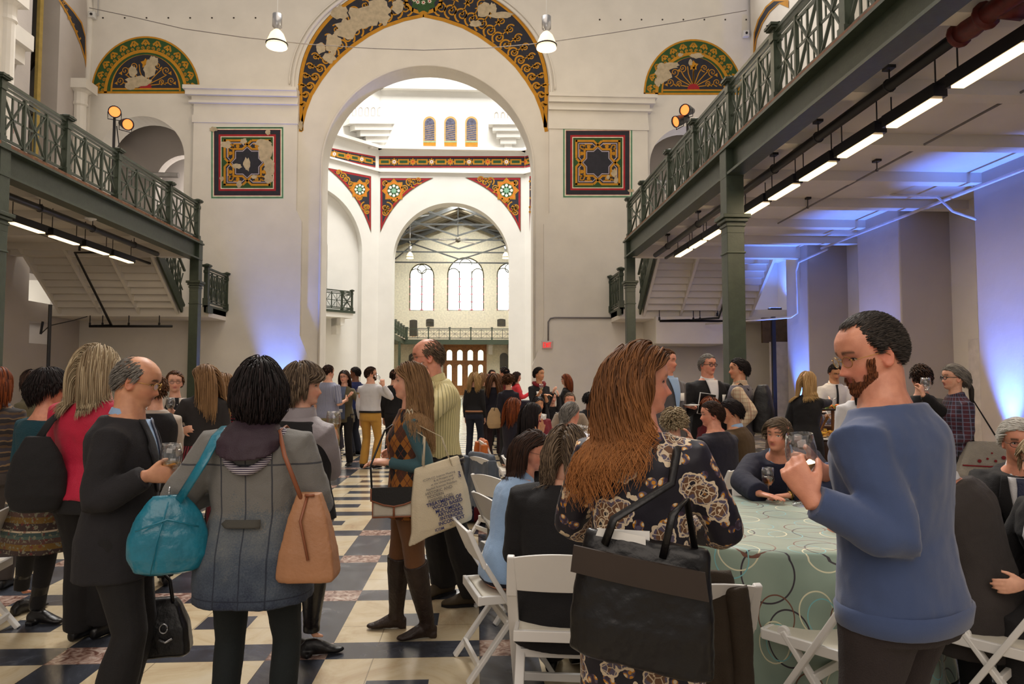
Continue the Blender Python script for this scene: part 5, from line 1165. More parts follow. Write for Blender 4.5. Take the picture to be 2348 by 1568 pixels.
        for z, rad in ((1.33, (.205*s.wid, .128*s.gir, .13)), (1.15, (.175*s.wid, .135*s.gir, .22)), (1.455, (.11, .082, .075)), (1.50, (.066, .068, .09))): cols.append((np.array(s.T((0, -.004, z))), np.array(rad)))
        ph = rg.uniform(0, 6.28, n)
        for k in range(seg):
            nr = (p-C)/A; ln = np.linalg.norm(nr, axis=1)[:, None]; nn = nr/A; nn /= np.linalg.norm(nn, axis=1)[:, None]
            near_ = (ln[:, 0] < 1.25+off/ .1)[:, None]
            f = cb*np.clip(1.6-k*(.12 if L_ > .1 else .0), 0, 2)*near_*.5+g[None, :]*(1.0 if L_ > .09 else .25)
            if not fringe:
                face = ((p[:, 1] > .035) & (p[:, 2] < .11) & (L_ > .07))[:, None]; f = f+face*np.stack([np.where(p[:, 0] > 0, 1, -1)*.9, -1.6*np.ones(n), np.zeros(n)], 1)
            v = v*stiff+f*(1-stiff); vn = (v*nn).sum(1)[:, None]; v = np.where(near_, v-nn*np.minimum(vn, 0), v)
            v /= np.linalg.norm(v, axis=1)[:, None]+1e-9; p = p+v*ds[:, None]
            if wave:
                q_ = np.stack([np.cos(ph+k*.9*16/seg), np.sin(ph+k*.9*16/seg), np.zeros(n)], 1)*wave*(k/seg); p = p+q_*.5
            if tuck and k > seg*.6: p[:, :2] *= (1-tuck*.06)
            q = (p-C)/A; ql = np.linalg.norm(q, axis=1); need = 1.015+off/.09; bad = ql < need; p[bad] = C+(q[bad]/ql[bad][:, None]*need[bad][:, None])*A
            if L_ > .15:
                pw = p @ Rh.T+Hh
                for cc, rad in cols:
                    q = (pw-cc)/(rad+.012+off[:, None]*.6); ql = np.linalg.norm(q, axis=1); bad = ql < 1; pw[bad] = cc+(q[bad]/ql[bad][:, None])*(rad+.012+off[bad][:, None]*.6)
                p = (pw-Hh) @ Rh
            pts.append(p.copy())
        P = np.stack(pts, 1)            # n, seg+1, 3
        Tn = np.gradient(P, axis=1); Tn /= np.linalg.norm(Tn, axis=2)[:, :, None]+1e-9
        rf = (P-C[None, None, :]); rf /= np.linalg.norm(rf, axis=2)[:, :, None]; U = np.cross(Tn, rf); U /= np.linalg.norm(U, axis=2)[:, :, None]+1e-9; Vv = np.cross(Tn, U)
        K = 4 if s.near == 1 else 3; t = np.linspace(0, 1, seg+1); rad = r*(.85+.4*np.sin(t*pi))*(1-.72*t**3); rad = rad[None, :, None]*rg.uniform(.7, 1.3, (n, 1, 1))
        V = np.concatenate([(P+(U*cos(2*pi*j/K)*1.25+Vv*sin(2*pi*j/K)*.75)*rad)[:, :, None, :] for j in range(K)], 2)
        V = (V.reshape(-1, 3) @ Rh.T)+Hh; base = np.arange(n)[:, None, None]*(seg+1)*K+np.arange(seg)[None, :, None]*K; j = np.arange(K)[None, None, :]; j2 = (j+1) % K
        Fc = np.stack([base+j, base+j2, base+K+j2, base+K+j], -1).reshape(-1, 4)
        rnd = np.clip(rg.normal(.45, .28, n), 0, 1); colr = np.stack([np.repeat(rnd, (seg+1)*K), np.tile(np.repeat(t, K), n), np.zeros(n*(seg+1)*K), np.ones(n*(seg+1)*K)], 1)
        Vl = V.tolist(); Fl = Fc.tolist()
        if style != 'beard':   # scalp shell
            na, ne = 48, 26; o0 = len(Vl); ex = []
            for a in range(na):
                for e in range(ne):
                    A_ = 2*pi*a/na; E_ = -pi/2+pi*e/(ne-1); dd = np.array((sin(A_)*cos(E_), cos(A_)*cos(E_), sin(E_))); q = C+dd*A*((.995 if L_ < .07 else 1.005)+min(vol, .012)*(1.5 if L_ < .07 else 3)); ex.append((Rh @ q+Hh).tolist())
            Vl += ex
            for a in range(na):
                for e in range(ne-1):
                    A_ = 360*(a+.5)/na; A_ = A_ if A_ <= 180 else 360-A_; E_ = -90+180*(e+.5)/(ne-1)
                    if ok(np.array([A_]), np.array([E_-(9 if L_ < .07 else 4)]))[0]:
                        b = (a+1) % na; Fl.append([o0+a*ne+e, o0+b*ne+e, o0+b*ne+e+1, o0+a*ne+e+1])
            colr = np.concatenate([colr, np.tile([[.25, 0, 0, 1]], (len(ex), 1))])
        me = bpy.data.meshes.new(name); me.from_pydata(Vl, [], Fl); me.polygons.foreach_set('use_smooth', [True]*len(Fl)); me.materials.append(HAIRS[col])
        ca = me.color_attributes.new('tint', 'FLOAT_COLOR', 'POINT'); ca.data.foreach_set('color', colr.astype(np.float32).ravel())
        o = bpy.data.objects.new(name, me); S.collection.objects.link(o); o.parent = s.root; return o
    def bun(s, col, c=(0, -.11, .05), r=.045, name='hair_bun', tail=0, seed=3):
        m = Mb(); rg = random.Random(seed)
        if tail:
            for i in range(26 if s.near < 3 else 10):
                a = rg.uniform(0, 6.28); q = rg.uniform(0, .018); st = s.Hp((c[0], c[1], c[2])); pts = [st]
                for k in range(1, 9):
                    f = k/8; pts.append(st+s.Rh @ Vector((0, -.035*min(1, f*3), 0))+Vector((cos(a)*q*(1+.5*sin(pi*f)), sin(a)*q, -tail*f)))
                m.tube(pts, [.009*(1-.6*(k/8)**2) for k in range(9)], 5)
        else:
            for i in range(14):
                a = i*.45; m.tube([s.Hp((c[0]+r*.6*cos(a+t)*(1-.3*t), c[1]+.01*i/14-.012, c[2]+r*.6*sin(a+t)*(1-.3*t))) for t in np.linspace(0, 1.6, 8)], .014, 6)
        o = m.build(name, HAIRS[col], s.root, True); ca = o.data.color_attributes.new('tint', 'FLOAT_COLOR', 'POINT'); n = len(o.data.vertices); rr = np.repeat(np.random.RandomState(seed).uniform(.1, .9, n//40+1), 40)[:n]; ca.data.foreach_set('color', np.stack([rr, np.zeros(n), np.zeros(n), np.ones(n)], 1).astype(np.float32).ravel()); return o
    def glasses(s, mat=None, r=.021, thick=.0014, oval=.8):
        mat = mat or SPECG; t = Mb(); y = head_front(0, .05)+.012; g = Mb()
        for sg in (-1, 1):
            c = (sg*.031, .036); ring = []
            for q in np.linspace(0, 2*pi, 19): ring.append(s.Hp((c[0]+r*cos(q), y-.18*abs(c[0]+r*cos(q))-.004, c[1]+r*oval*sin(q))))
            t.tube(ring, thick, 5, False); g.v += [V3(p) for p in ring[:-1]]; o = len(g.v)-18; g.face(range(o, o+18))
            t.tube([s.Hp((sg*(.031+r), y-.014, .04)), s.Hp((sg*.070, y-.02, .042)), s.Hp((sg*.079, .0, .04)), s.Hp((sg*.078, -.02, .02))], thick*.9, 5)
        t.tube([s.Hp((-.011, y-.004, .04)), s.Hp((0, y, .044)), s.Hp((.011, y-.004, .04))], thick, 5)
        o = t.build('spectacles', mat, s.root, True); g.build('lenses', LENS, o)
    def earring(s, sg=1, mat=None): m = Mb(); m.lathe([(0, -.004), (.004, 0), (0, .004)], s.Hp((sg*.081, -.008, -.018)), 8); m.build('earring', mat or STEEL, s.root, True)
    def badge(s, x=.07, z=1.28, w=.045, h=.03, o=.02, back=False):
        s.patch('name_badge', WHITEP, ([(x-w/2*1.5, z-h), (x-w/2*1.5, z+h)], [(x+w/2*1.5, z-h), (x+w/2*1.5, z+h)]), o, back, 2)
    def belt(s, mat, z=.99, o=.018, h=.018):
        m = Mb(); m.rings([s.tring(z-h, o, 28), s.tring(z-h, o+.004, 28), s.tring(z+h, o+.004, 28), s.tring(z+h, o, 28)], cap=False); m.build('belt', mat, s.root, True)
    def vshirt(s, mat, depth=1.15, w=.075, o=.022, tie=None, tw=.03, lap=None, hem=None):
        """shirt seen in the opening of a jacket; lapels and tie."""
        zt = 1.47; s.patch('shirt_front', mat, ([(-.008, depth), (-w, zt)], [(.008, depth), (w, zt)]) if hem is None else ([(-w*.7, hem), (-w, zt)], [(w*.7, hem), (w, zt)]), o, sub=12)
        if tie: s.patch('necktie', tie, ([(-.004, depth-.0), (-tw*.9, depth+.05), (-tw*.5, 1.43), (-tw*.7, zt)], [(.004, depth), (tw*.9, depth+.05), (tw*.5, 1.43), (tw*.7, zt)]), o+.006, sub=14)
        if lap:
            for sg in (-1, 1):
                e1 = [(sg*.008, depth), (sg*w, zt)]; e2 = [(sg*.03, depth), (sg*(w+.055), 1.34), (sg*(w+.04), 1.37), (sg*(w+.03), zt)]
                s.patch('lapel', lap, (e1, e2) if sg > 0 else (e2, e1), o+.004, sub=14, th=.005)
def held(P, name, label, cat, off=(0, 0, 0)):
    """an Empty carried by a person but top-level: same frame as the person's, moved to its own base."""
    t = thing(name, label, cat, P.world(off)); t.rotation_euler = P.root.rotation_euler; t.scale = P.root.scale; t['_o'] = 0; del t['_o']; t_off = Vector(off); return t, t_off
def sh(m, off):
    m.v = [(p[0]-off[0], p[1]-off[1], p[2]-off[2]) for p in m.v]; return m
def glass_in_hand(P, i, label, wine=WINE, up=True, dz=-.10, s_=1.0, fill=.35, tilt=None, out=.03, fwd=.085):
    p = P.world(P.grip(i, out, fwd)); return wine_glass(p+Vector((0, 0, dz*s_)), label, s_, wine, tilt, None, fill)
# ================================================================ FABRICS
def fab(name, col, rough=.85, var=.1, bump=.25, bs=220, sheen=None):
    sheen = sheen if sheen is not None else (.15 if sum(col) > 240 else .015)
    return M(name, col, rough, 0, var, 5, bump, bs, sheen)
def fracn(n, v, per, off=0): return math_(n, 'MODULO', math_(n, 'ADD', v, off+per*80), per)
def cyl(n):
    c = node(n, 'ShaderNodeTexCoord'); sp = node(n, 'ShaderNodeSeparateXYZ'); L(n, c.outputs['Object'], sp.inputs[0])
    return c.outputs['Object'], sp.outputs[0], sp.outputs[1], sp.outputs[2], math_(n, 'MULTIPLY', math_(n, 'ARCTAN2', sp.outputs[0], sp.outputs[1]), .15)
def pat(name, f, rough=.85, bump=.2):
    m, n, b = nt(name); b.inputs['Roughness'].default_value = rough; co, x, y, z, u = cyl(n)
    L(n, f(n, co, x, y, z, u), b.inputs['Base Color']); b.inputs['Sheen Weight'].default_value = .04
    t = node(n, 'ShaderNodeTexNoise', i_Scale=200.0, i_Detail=2.0); L(n, co, t.inputs[0]); bumpn(n, b, t.outputs[0], bump, .004); return m
def lt(n, v, w): return math_(n, 'LESS_THAN', v, w)
def stripes(name, base, st, per, w, ax='u', **k): return pat(name, lambda n, co, x, y, z, u: mixc(n, lt(n, fracn(n, {'u': u, 'z': z, 'x': x}[ax], per), w), lin(base), lin(st)), **k)
def plaid(name, base, a, c, per=.06, w=.02):
    def f(n, co, x, y, z, u):
        k = mixc(n, math_(n, 'MULTIPLY', lt(n, fracn(n, u, per), w), .6), lin(base), lin(a)); k = mixc(n, math_(n, 'MULTIPLY', lt(n, fracn(n, z, per), w), .6), k, lin(a))
        k = mixc(n, math_(n, 'MULTIPLY', lt(n, fracn(n, u, per*.5, .01), w*.2), .8), k, lin(c)); return mixc(n, math_(n, 'MULTIPLY', lt(n, fracn(n, z, per*.5, .01), w*.2), .8), k, lin(c))
    return pat(name, f)
def floral_f(n, co, x, y, z, u):
    ds = node(n, 'ShaderNodeTexNoise', i_Scale=30.0, i_Detail=2.0); L(n, co, ds.inputs[0])
    v1 = node(n, 'ShaderNodeTexVoronoi', i_Scale=10.5); L(n, co, v1.inputs[0]); v2 = node(n, 'ShaderNodeTexVoronoi', i_Scale=48.0); L(n, co, v2.inputs[0]); v3 = node(n, 'ShaderNodeTexVoronoi', i_Scale=20.0); L(n, co, v3.inputs[0])
    v4 = node(n, 'ShaderNodeTexVoronoi', feature='DISTANCE_TO_EDGE', i_Scale=42.0); L(n, co, v4.inputs[0])
    d = math_(n, 'ADD', v1.outputs[0], math_(n, 'MULTIPLY', v2.outputs[0], .14)); d = math_(n, 'ADD', d, math_(n, 'MULTIPLY', ds.outputs[0], .1))
    nv, pl, br, cr, og, mv = lin((24, 20, 34)), lin((58, 38, 56)), lin((112, 78, 54)), lin((226, 206, 176)), lin((206, 138, 36)), lin((92, 84, 104))
    c = ramp(n, d, [(0, og), (.13, br), (.2, nv), (.27, cr), (.31, br), (.48, mv), (.56, cr), (.63, nv)], 'CONSTANT')
    rib = mixc(n, math_(n, 'MULTIPLY', lt(n, v4.outputs[0], .05), math_(n, 'MULTIPLY', lt(n, d, .56), .85)), c, cr)
    k = mixc(n, math_(n, 'MULTIPLY', lt(n, v3.outputs[0], .40), math_(n, 'GREATER_THAN', d, .63)), rib, ramp(n, v3.outputs[1] if 0 else v2.outputs[0], [(0, cr), (.3, og), (.45, mv), (.6, pl)], 'CONSTANT')); return k
FLORAL = pat('paisley_floral_jersey', floral_f, .6, .08)
def denim_f(n, co, x, y, z, u):
    t = node(n, 'ShaderNodeTexNoise', i_Scale=7.0, i_Detail=6.0); L(n, co, t.inputs[0]); w = node(n, 'ShaderNodeTexNoise', i_Scale=160.0, i_Detail=2.0); L(n, co, w.inputs[0])
    fade = math_(n, 'ADD', math_(n, 'MULTIPLY', math_(n, 'SUBTRACT', z, .72), 1.6), math_(n, 'MULTIPLY', t.outputs[0], .8)); fade = math_(n, 'ADD', fade, math_(n, 'MULTIPLY', math_(n, 'SUBTRACT', w.outputs[0], .5), .5))
    c = ramp(n, fade, [(.28, lin((34, 42, 62))), (.62, lin((70, 80, 94))), (.98, lin((104, 108, 110))), (1.0, lin((118, 116, 112)))])
    seam = lt(n, math_(n, 'ABSOLUTE', math_(n, 'SUBTRACT', math_(n, 'ABSOLUTE', x), .11)), .0035); s2 = lt(n, math_(n, 'ABSOLUTE', x), .003); s3 = lt(n, math_(n, 'ABSOLUTE', math_(n, 'SUBTRACT', z, 1.31)), .004); s4 = lt(n, math_(n, 'ABSOLUTE', math_(n, 'SUBTRACT', z, .745)), .003)
    return mixc(n, math_(n, 'MULTIPLY', math_(n, 'MAXIMUM', math_(n, 'MAXIMUM', seam, s2), math_(n, 'MAXIMUM', s3, s4)), .75), c, lin((28, 34, 50)))
DENIM = pat('faded_denim', denim_f, .9, .5)
def argyle_f(n, co, x, y, z, u):
    a = math_(n, 'ADD', math_(n, 'DIVIDE', u, .075), math_(n, 'DIVIDE', z, .12)); c = math_(n, 'SUBTRACT', math_(n, 'DIVIDE', u, .075), math_(n, 'DIVIDE', z, .12))
    fa, fc = math_(n, 'FLOOR', a), math_(n, 'FLOOR', c); par_ = math_(n, 'MODULO', math_(n, 'ADD', math_(n, 'ADD', fa, fc), 200), 2); p4_ = math_(n, 'MODULO', math_(n, 'ADD', fa, 200), 2)
    k = mixc(n, par_, lin((74, 42, 24)), lin((150, 92, 30))); k = mixc(n, math_(n, 'MULTIPLY', p4_, math_(n, 'SUBTRACT', 1, par_)), k, lin((24, 20, 22)))
    l1 = lt(n, math_(n, 'ABSOLUTE', math_(n, 'SUBTRACT', fracn(n, a, 1), .5)), .03); l2 = lt(n, math_(n, 'ABSOLUTE', math_(n, 'SUBTRACT', fracn(n, c, 1), .5)), .03); return mixc(n, math_(n, 'MAXIMUM', l1, l2), k, lin((96, 46, 24)))
ARGYLE = pat('argyle_knit', argyle_f)
def ethno_f(n, co, x, y, z, u):
    w = node(n, 'ShaderNodeTexVoronoi', i_Scale=22.0); L(n, co, w.inputs[0]); t = node(n, 'ShaderNodeTexNoise', i_Scale=50.0, i_Detail=3.0); L(n, co, t.inputs[0])
    base = ramp(n, fracn(n, z, .17), [(0, lin((58, 76, 74))), (.02, lin((196, 176, 150))), (.035, lin((60, 44, 40))), (.08, lin((112, 84, 32))), (.12, lin((84, 60, 52))), (.15, lin((74, 92, 84)))], 'CONSTANT')
    base = mixc(n, .0, base, base); k = mixc(n, math_(n, 'MULTIPLY', lt(n, w.outputs[0], .25), .7), base, lin((104, 44, 40))); return mixc(n, math_(n, 'GREATER_THAN', t.outputs[0], .58), k, lin((120, 116, 96)))
ETHNO = pat('folk_patterned_skirt', ethno_f)
def dots_f(n, co, x, y, z, u):
    w = node(n, 'ShaderNodeTexVoronoi', i_Scale=34.0); w.inputs['Randomness'].default_value = .35; L(n, co, w.inputs[0]); return mixc(n, lt(n, w.outputs[0], .17), lin((20, 16, 20)), lin((216, 206, 206)))
DOTS = pat('dotted_blouse', dots_f)
def wavy_f(n, co, x, y, z, u):
    t = node(n, 'ShaderNodeTexNoise', i_Scale=12.0); L(n, co, t.inputs[0]); q = math_(n, 'ADD', z, math_(n, 'MULTIPLY', t.outputs[0], .06)); return ramp(n, fracn(n, q, .09), [(0, lin((40, 34, 34))), (.02, lin((116, 92, 64))), (.035, lin((56, 50, 56))), (.06, lin((80, 60, 40))), (.08, lin((30, 26, 30)))], 'CONSTANT')
WAVY = pat('zigzag_knit', wavy_f)
BLK = fab('black_wool', (16, 14, 17)); CHAR = fab('charcoal_suit', (30, 28, 32)); BLKJ = fab('black_trouser', (19, 17, 19), .8); NAVYJ = fab('navy_knit', (24, 26, 48)); NAVYB = fab('navy_blazer', (25, 23, 38))
DKTEALJ = fab('black_green_jeans', (14, 22, 24), .85); BLUESW = fab('blue_lambswool', (66, 82, 120), .95, .08, .12, 420, .3); GREYP = fab('dark_grey_flannel', (50, 42, 42), .9, .14)
REDSH = fab('crimson_blouse', (188, 10, 56), .6, .1); TEALSW = fab('teal_sweater', (14, 62, 74), .9, .1, .5, 120); TEALSH = fab('teal_jersey', (58, 92, 100), .85, .06); GREYJ = fab('silver_grey_jacket', (150, 142, 146), .55, .06)
BROWNT = fab('tan_corduroy', (118, 78, 46), .9); RUSTT = fab('rust_corduroy', (74, 48, 40), .9, .15); KHAKI = fab('khaki_twill', (132, 122, 88)); MUST = fab('mustard_chinos', (196, 146, 62)); WSH = fab('white_shirt_cotton', (214, 212, 214), .7, .03); LBLUE = fab('light_blue_cotton', (150, 180, 216), .7, .05)
YSTR = stripes('yellow_striped_shirt', (222, 208, 152), (140, 132, 84), .0135, .0028, rough=.7); BSTR = stripes('blue_striped_shirt', (150, 152, 172), (112, 116, 142), .02, .006, rough=.7); WSTR = stripes('white_pinstripe_shirt', (226, 226, 232), (150, 164, 196), .022, .003, rough=.7)
RSTR = stripes('red_striped_knit', (38, 22, 30), (150, 44, 66), .034, .012, 'z'); RVST = stripes('red_ribbed_skirt', (60, 22, 30), (150, 52, 66), .022, .009, 'u'); PLD = plaid('plum_plaid_flannel', (50, 40, 56), (86, 34, 46), (110, 116, 140), .075, .030); PLS = plaid('cream_plaid_shirt', (196, 178, 150), (150, 110, 90), (110, 80, 70), .045, .008)
HOOD = fab('plum_hood_lining', (50, 32, 44), .6, .2); HOODR = stripes('pinstriped_hood_rim', (196, 190, 196), (60, 48, 70), .009, .0045, 'z')
CREAMK = fab('cream_cardigan', (186, 172, 158)); OLIVE = fab('olive_cardigan', (96, 88, 64)); NBLUE = fab('royal_navy_shirt', (28, 40, 92)); GREYS = fab('grey_suit', (84, 80, 82)); BRJ = fab('brown_tweed', (74, 56, 32), .9, .2); DGR = fab('dark_brown_grey_suit', (56, 50, 48), .9, .1); TIEB = fab('navy_tie', (26, 34, 66), .4); MGREY = fab('slate_vest', (86, 80, 90)); CORAL = fab('coral_cardigan', (226, 54, 66)); MAROON = fab('maroon_sweater', (112, 22, 34)); DKRED = fab('dark_red_scarf', (120, 20, 32)); TAUPE = fab('taupe_jacket', (134, 118, 100)); DKGJ = fab('dark_taupe_jacket', (46, 42, 42)); BURG = fab('burgundy_trousers', (40, 18, 24))
LBRN = M('brown_boot_leather', (46, 32, 24), .5, var=.25, vs=14, bump=.3, bs=40); LBLK = M('black_leather', (15, 13, 15), .36, var=.05, bump=.08, bs=70); LTAN = M('tan_bag_leather', (172, 122, 86), .5, var=.08, bump=.15, bs=60); LTEAL = M('teal_bag_leather', (22, 116, 140), .3, var=.14, vs=12, bump=.35, bs=22, coat=.4); LORG = M('cognac_shoe_leather', (150, 78, 34), .4); SUEDE = M('olive_brown_suede', (74, 62, 44), .8, var=.2); CANVAS = M('natural_canvas', (218, 204, 176), .9, var=.05, bump=.3, bs=150); LMAR = M('strap_cognac', (142, 84, 56), .45); GREYLEG = fab('grey_boot_knit', (66, 58, 54)); GOLDM = M('brass_fitting', (190, 150, 80), .3, 1)
# ================================================================ FURNITURE
def chair(label, px, Y, head, x=None):
    p = at(px, 868, Y); t = thing('folding_chair', label, 'chair', (p.x if x is None else x, Y, 0), -R(head), 'white folding chairs'); wd = .225
    for sg in (-1, 1):
        w = Mb(); w.beam((sg*wd, .22, 0), (sg*wd, -.17, .62), .026, .05, up=(1, 0, 0)); w.beam((sg*wd, -.165, .60), (sg*(wd-.004), -.255, .80), .026, .052, up=(1, 0, 0), h2=.034)
        w.build('upright', WHITE_RESIN, t, bevel=.006)
        w = Mb(); w.beam((sg*(wd-.03), -.25, 0), (sg*(wd-.03), .10, .46), .024, .045, up=(1, 0, 0)); w.lathe([(0, -.013), (.028, -.013), (.028, .013), (0, .013)], (sg*(wd-.03), .10, .455), 14, axis=(1, 0, 0)); w.build('rear_leg', WHITE_RESIN, t, bevel=.005)
        w = Mb(); w.lathe([(0, 0), (.006, 0), (.006, .004), (0, .005)], (sg*(wd+.012), -.06, .44), 8, axis=(sg, 0, 0)); w.build('pivot_bolt', STEEL, t)
    w = Mb(); rs = []
    for i in range(13):
        u = -1+2*i/12; x_ = u*wd; bow = -.035*(1-u*u); arch = .028*(1-u*u); y0 = -.168+bow*.8; y1 = -.25+bow
        rs.append([(x_, y0-.009, .625), (x_, y0+.009, .625), (x_, y1+.009, .79+arch), (x_, y1-.009, .79+arch)])
    w.rings(rs); w.build('backrest', WHITE_RESIN, t, False, .004)
    w = Mb(); 
    w.rings([[(x_*1.0, y_, z_) for x_, y_ in ((-.195, -.17), (.195, -.17), (.20, -.1), (.205, .17), (.17, .20), (-.17, .20), (-.205, .17), (-.20, -.1))] for z_ in (.425, .445)]); w.build('seat_pad', M('ivory_seat_pad', (222, 216, 200), .5), t, bevel=.008)
    w = Mb()
    for sg in (-1, 1): w.beam((sg*.205, -.20, .425), (sg*.205, .20, .425), .022, .045)
    w.beam((-.215, -.19, .425), (.215, -.19, .425), .022, .05); w.beam((-.205, .2, .425), (.205, .2, .425), .022, .045); w.build('seat_frame', WHITE_RESIN, t, bevel=.004)
    for a, b in (((-.195, -.19, .08), (.195, -.19, .08)), ((-.225, .16, .10), (.225, .16, .10)), ((-.195, -.03, .29), (.195, -.03, .29))):
        w = Mb(); w.beam(a, b, .022, .04); w.build('crossbar', WHITE_RESIN, t, bevel=.004)
    return t
CH = [('white folding chair whose backrest shows behind the seated person in the black cardigan', 1285, 3.42, 8), ('white folding chair seen from its side, edge-on beside the light blue shirt', 1158, 4.0, 78),
 ('white folding chair between the floral dress and the patterned tablecloth', 1553, 2.95, -4), ('empty white folding chair at the patterned table, tight by the blue sweater', 1880, 3.2, -38), ('white folding chair at the picture corner under the grey-suited back', 2280, 3.14, -38),
 ('white folding chair half hidden behind the navy-sweatered seated man', 1765, 5.3, 185), ('white folding chair with a curved back just left of the light blue shirt', 1188, 4.9, 70), ('white folding chair next to the denim-draped one, back turned to the aisle', 1175, 5.9, 55),
 ('white folding chair with a dark strap hung on it in the aisle', 1098, 7.9, 95), ('white folding chair under the draped grey denim jacket', 1150, 7.2, 60), ('white folding chair of the woman wiping her mouth', 1215, 7.15, 85), ('white folding chair with the orange coat hung on it', 1150, 9.0, 80),
 ('white folding chair of the ponytailed man in pinstripes', 1310, 6.6, 5), ('white folding chair under the navy blazer', 1650, 6.35, -34), ('white folding chair under the brown tweed jacket', 1706, 6.85, -46), ('white folding chair at the far edge beside the long green-grey boots', -75, 4.5, -100)]
for a in CH: chair(*a)
def ring_cloth():
    m, n, b = nt('sage_cloth_with_rings'); b.inputs['Roughness'].default_value = .42; b.inputs['Sheen Weight'].default_value = .3
    uv = node(n, 'ShaderNodeUVMap'); c = None; t = node(n, 'ShaderNodeTexNoise', i_Scale=3.0); L(n, uv.outputs[0], t.inputs[0])
    c = ramp(n, t.outputs[0], [(.3, lin((130, 150, 136))), (.7, lin((158, 176, 160)))])
    for i, (sc, r_, w_, col) in enumerate(((2.3, .30, .0095, (48, 40, 50)), (2.9, .28, .010, (222, 218, 186)), (2.6, .27, .009, (112, 70, 52)), (3.1, .26, .009, (122, 186, 190)))):
        mp = node(n, 'ShaderNodeMapping'); mp.inputs['Location'].default_value = (i*3.3, i*7.7, i*.5); L(n, uv.outputs[0], mp.inputs[0])
        v = node(n, 'ShaderNodeTexVoronoi', voronoi_dimensions='2D', i_Scale=sc); v.inputs['Randomness'].default_value = .45; L(n, mp.outputs[0], v.inputs[0])
        c = mixc(n, lt(n, math_(n, 'ABSOLUTE', math_(n, 'SUBTRACT', v.outputs[0], r_)), w_), c, lin(col))
    L(n, c, b.inputs['Base Color']); return m
def round_table(label, clab, x, y, r, mat, h=.78, drop=.74, seed=1, g=None, fold=14):
    t = thing('round_table', label, 'table', (x, y, 0), 0, g)
    Mb().lathe([(0, h-.04), (r-.01, h-.04), (r-.01, h-.008), (0, h-.008)], n=40).build('tabletop', OAK, t)
    for i in range(4): a = pi/4+i*pi/2; w = Mb(); w.beam((r*.5*cos(a), r*.5*sin(a), 0), (r*.45*cos(a), r*.45*sin(a), h-.04), .03, .03); w.build('leg', STEEL, t)
    n = 160; nr = 26; vs = []; uv = []
    prof = [(r*i/7, h, r*i/7) for i in range(8)]+[(r+.008, h-.012, r+.015)]+[(r+.012+.0*i, h-.03-drop*i/17, r+.02+drop*i/17) for i in range(18)]
    rg = random.Random(seed); ph = [rg.uniform(0, 6.3) for _ in range(4)]
    for q, (rr, z, ar) in enumerate(prof):
        for k in range(n):
            a = 2*pi*k/n; f = max(0, (h-.03-z)/drop); e = f*(.045*sin(fold*a+ph[0]+.6*sin(3*a+ph[1]))+.03*sin((fold*.57//1)*a+ph[2])+.05)
            R_ = rr+e; vs.append((R_*cos(a), R_*sin(a), z)); uv.append((ar*cos(a), ar*sin(a)))
    m = Mb(); m.v = vs; N = len(prof)
    for q in range(N-1):
        for k in range(n): k2 = (k+1) % n; m.face((q*n+k, q*n+k2, (q+1)*n+k2, (q+1)*n+k))
    o = m.build('tablecloth', mat, None, True); o.location = (x, y, 0); tag(o, clab, 'tablecloth')
    ul = o.data.uv_layers.new(name='UVMap'); idx = np.empty(len(o.data.loops), np.int32); o.data.loops.foreach_get('vertex_index', idx); ul.data.foreach_set('uv', np.array(uv, np.float32)[idx].ravel())
    return t
TBx, TBy = 1.70, 4.05
round_table('round banquet table under the sage cloth with rings', 'sage green tablecloth printed with thin coloured rings', TBx, TBy, .82, ring_cloth())
WCL = fab('white_table_linen', (206, 204, 206), .6); BRCL = M('brown_satin_cloth', (66, 40, 28), .4, var=.2, vs=8); NVCL = fab('navy_table_linen', (30, 26, 44))
p = at(1318, 868, 9.6); round_table('round table under a white cloth behind the ponytailed man', 'white tablecloth behind the ponytailed man, crowded with glasses', p.x, 9.6, .78, WCL, .76, .7, 2)
p2 = at(1335, 868, 13.5); round_table('farther round table under a white cloth near the end wall', 'white tablecloth of the farther table near the end wall', p2.x, 13.2, .75, WCL, .76, .7, 3)
p3 = at(1572, 868, 7.3); round_table('round table between the seated blazers and the standing men', 'white tablecloth between the seated blazers and the standing men', p3.x, 7.3, .58, WCL, .76, .7, 4)
pb = at(1895, 868, 8.9); round_table('round buffet table under a brown satin cloth', 'brown satin tablecloth of the buffet table', pb.x, 8.9, .75, BRCL, .86, .82, 5)
pc = at(1985, 868, 9.9); round_table('second buffet table under brown satin beside the waiter', 'brown satin tablecloth behind the carafes', pc.x-.35, 10.0, .6, BRCL, .95, .9, 6)
pn = at(728, 868, 16); round_table('small round table under a navy cloth by the archway jamb', 'navy tablecloth by the archway jamb', pn.x-.1, 16.0, .6, NVCL, 1.0, .95, 7)
pn = at(1195, 868, 17.5); round_table('tall round table under a navy cloth beside the coral cardigan', 'navy tablecloth beside the coral cardigan', pn.x, 17.5, .5, NVCL, 1.05, 1.0, 8)
wine_glass(hit(1633, 1140, (0, 0, .782), (0, 0, 1)), 'glass of pale wine standing on the ring cloth beside the floral shoulder', 1.12, WINE, fill=.45)
wine_glass(hit(1762, 1144, (0, 0, .782), (0, 0, 1)), 'glass of golden wine standing before the folded hands', 1.12, REDW if 0 else glass_mat('golden_wine', (226, 180, 70), .06), fill=.5)
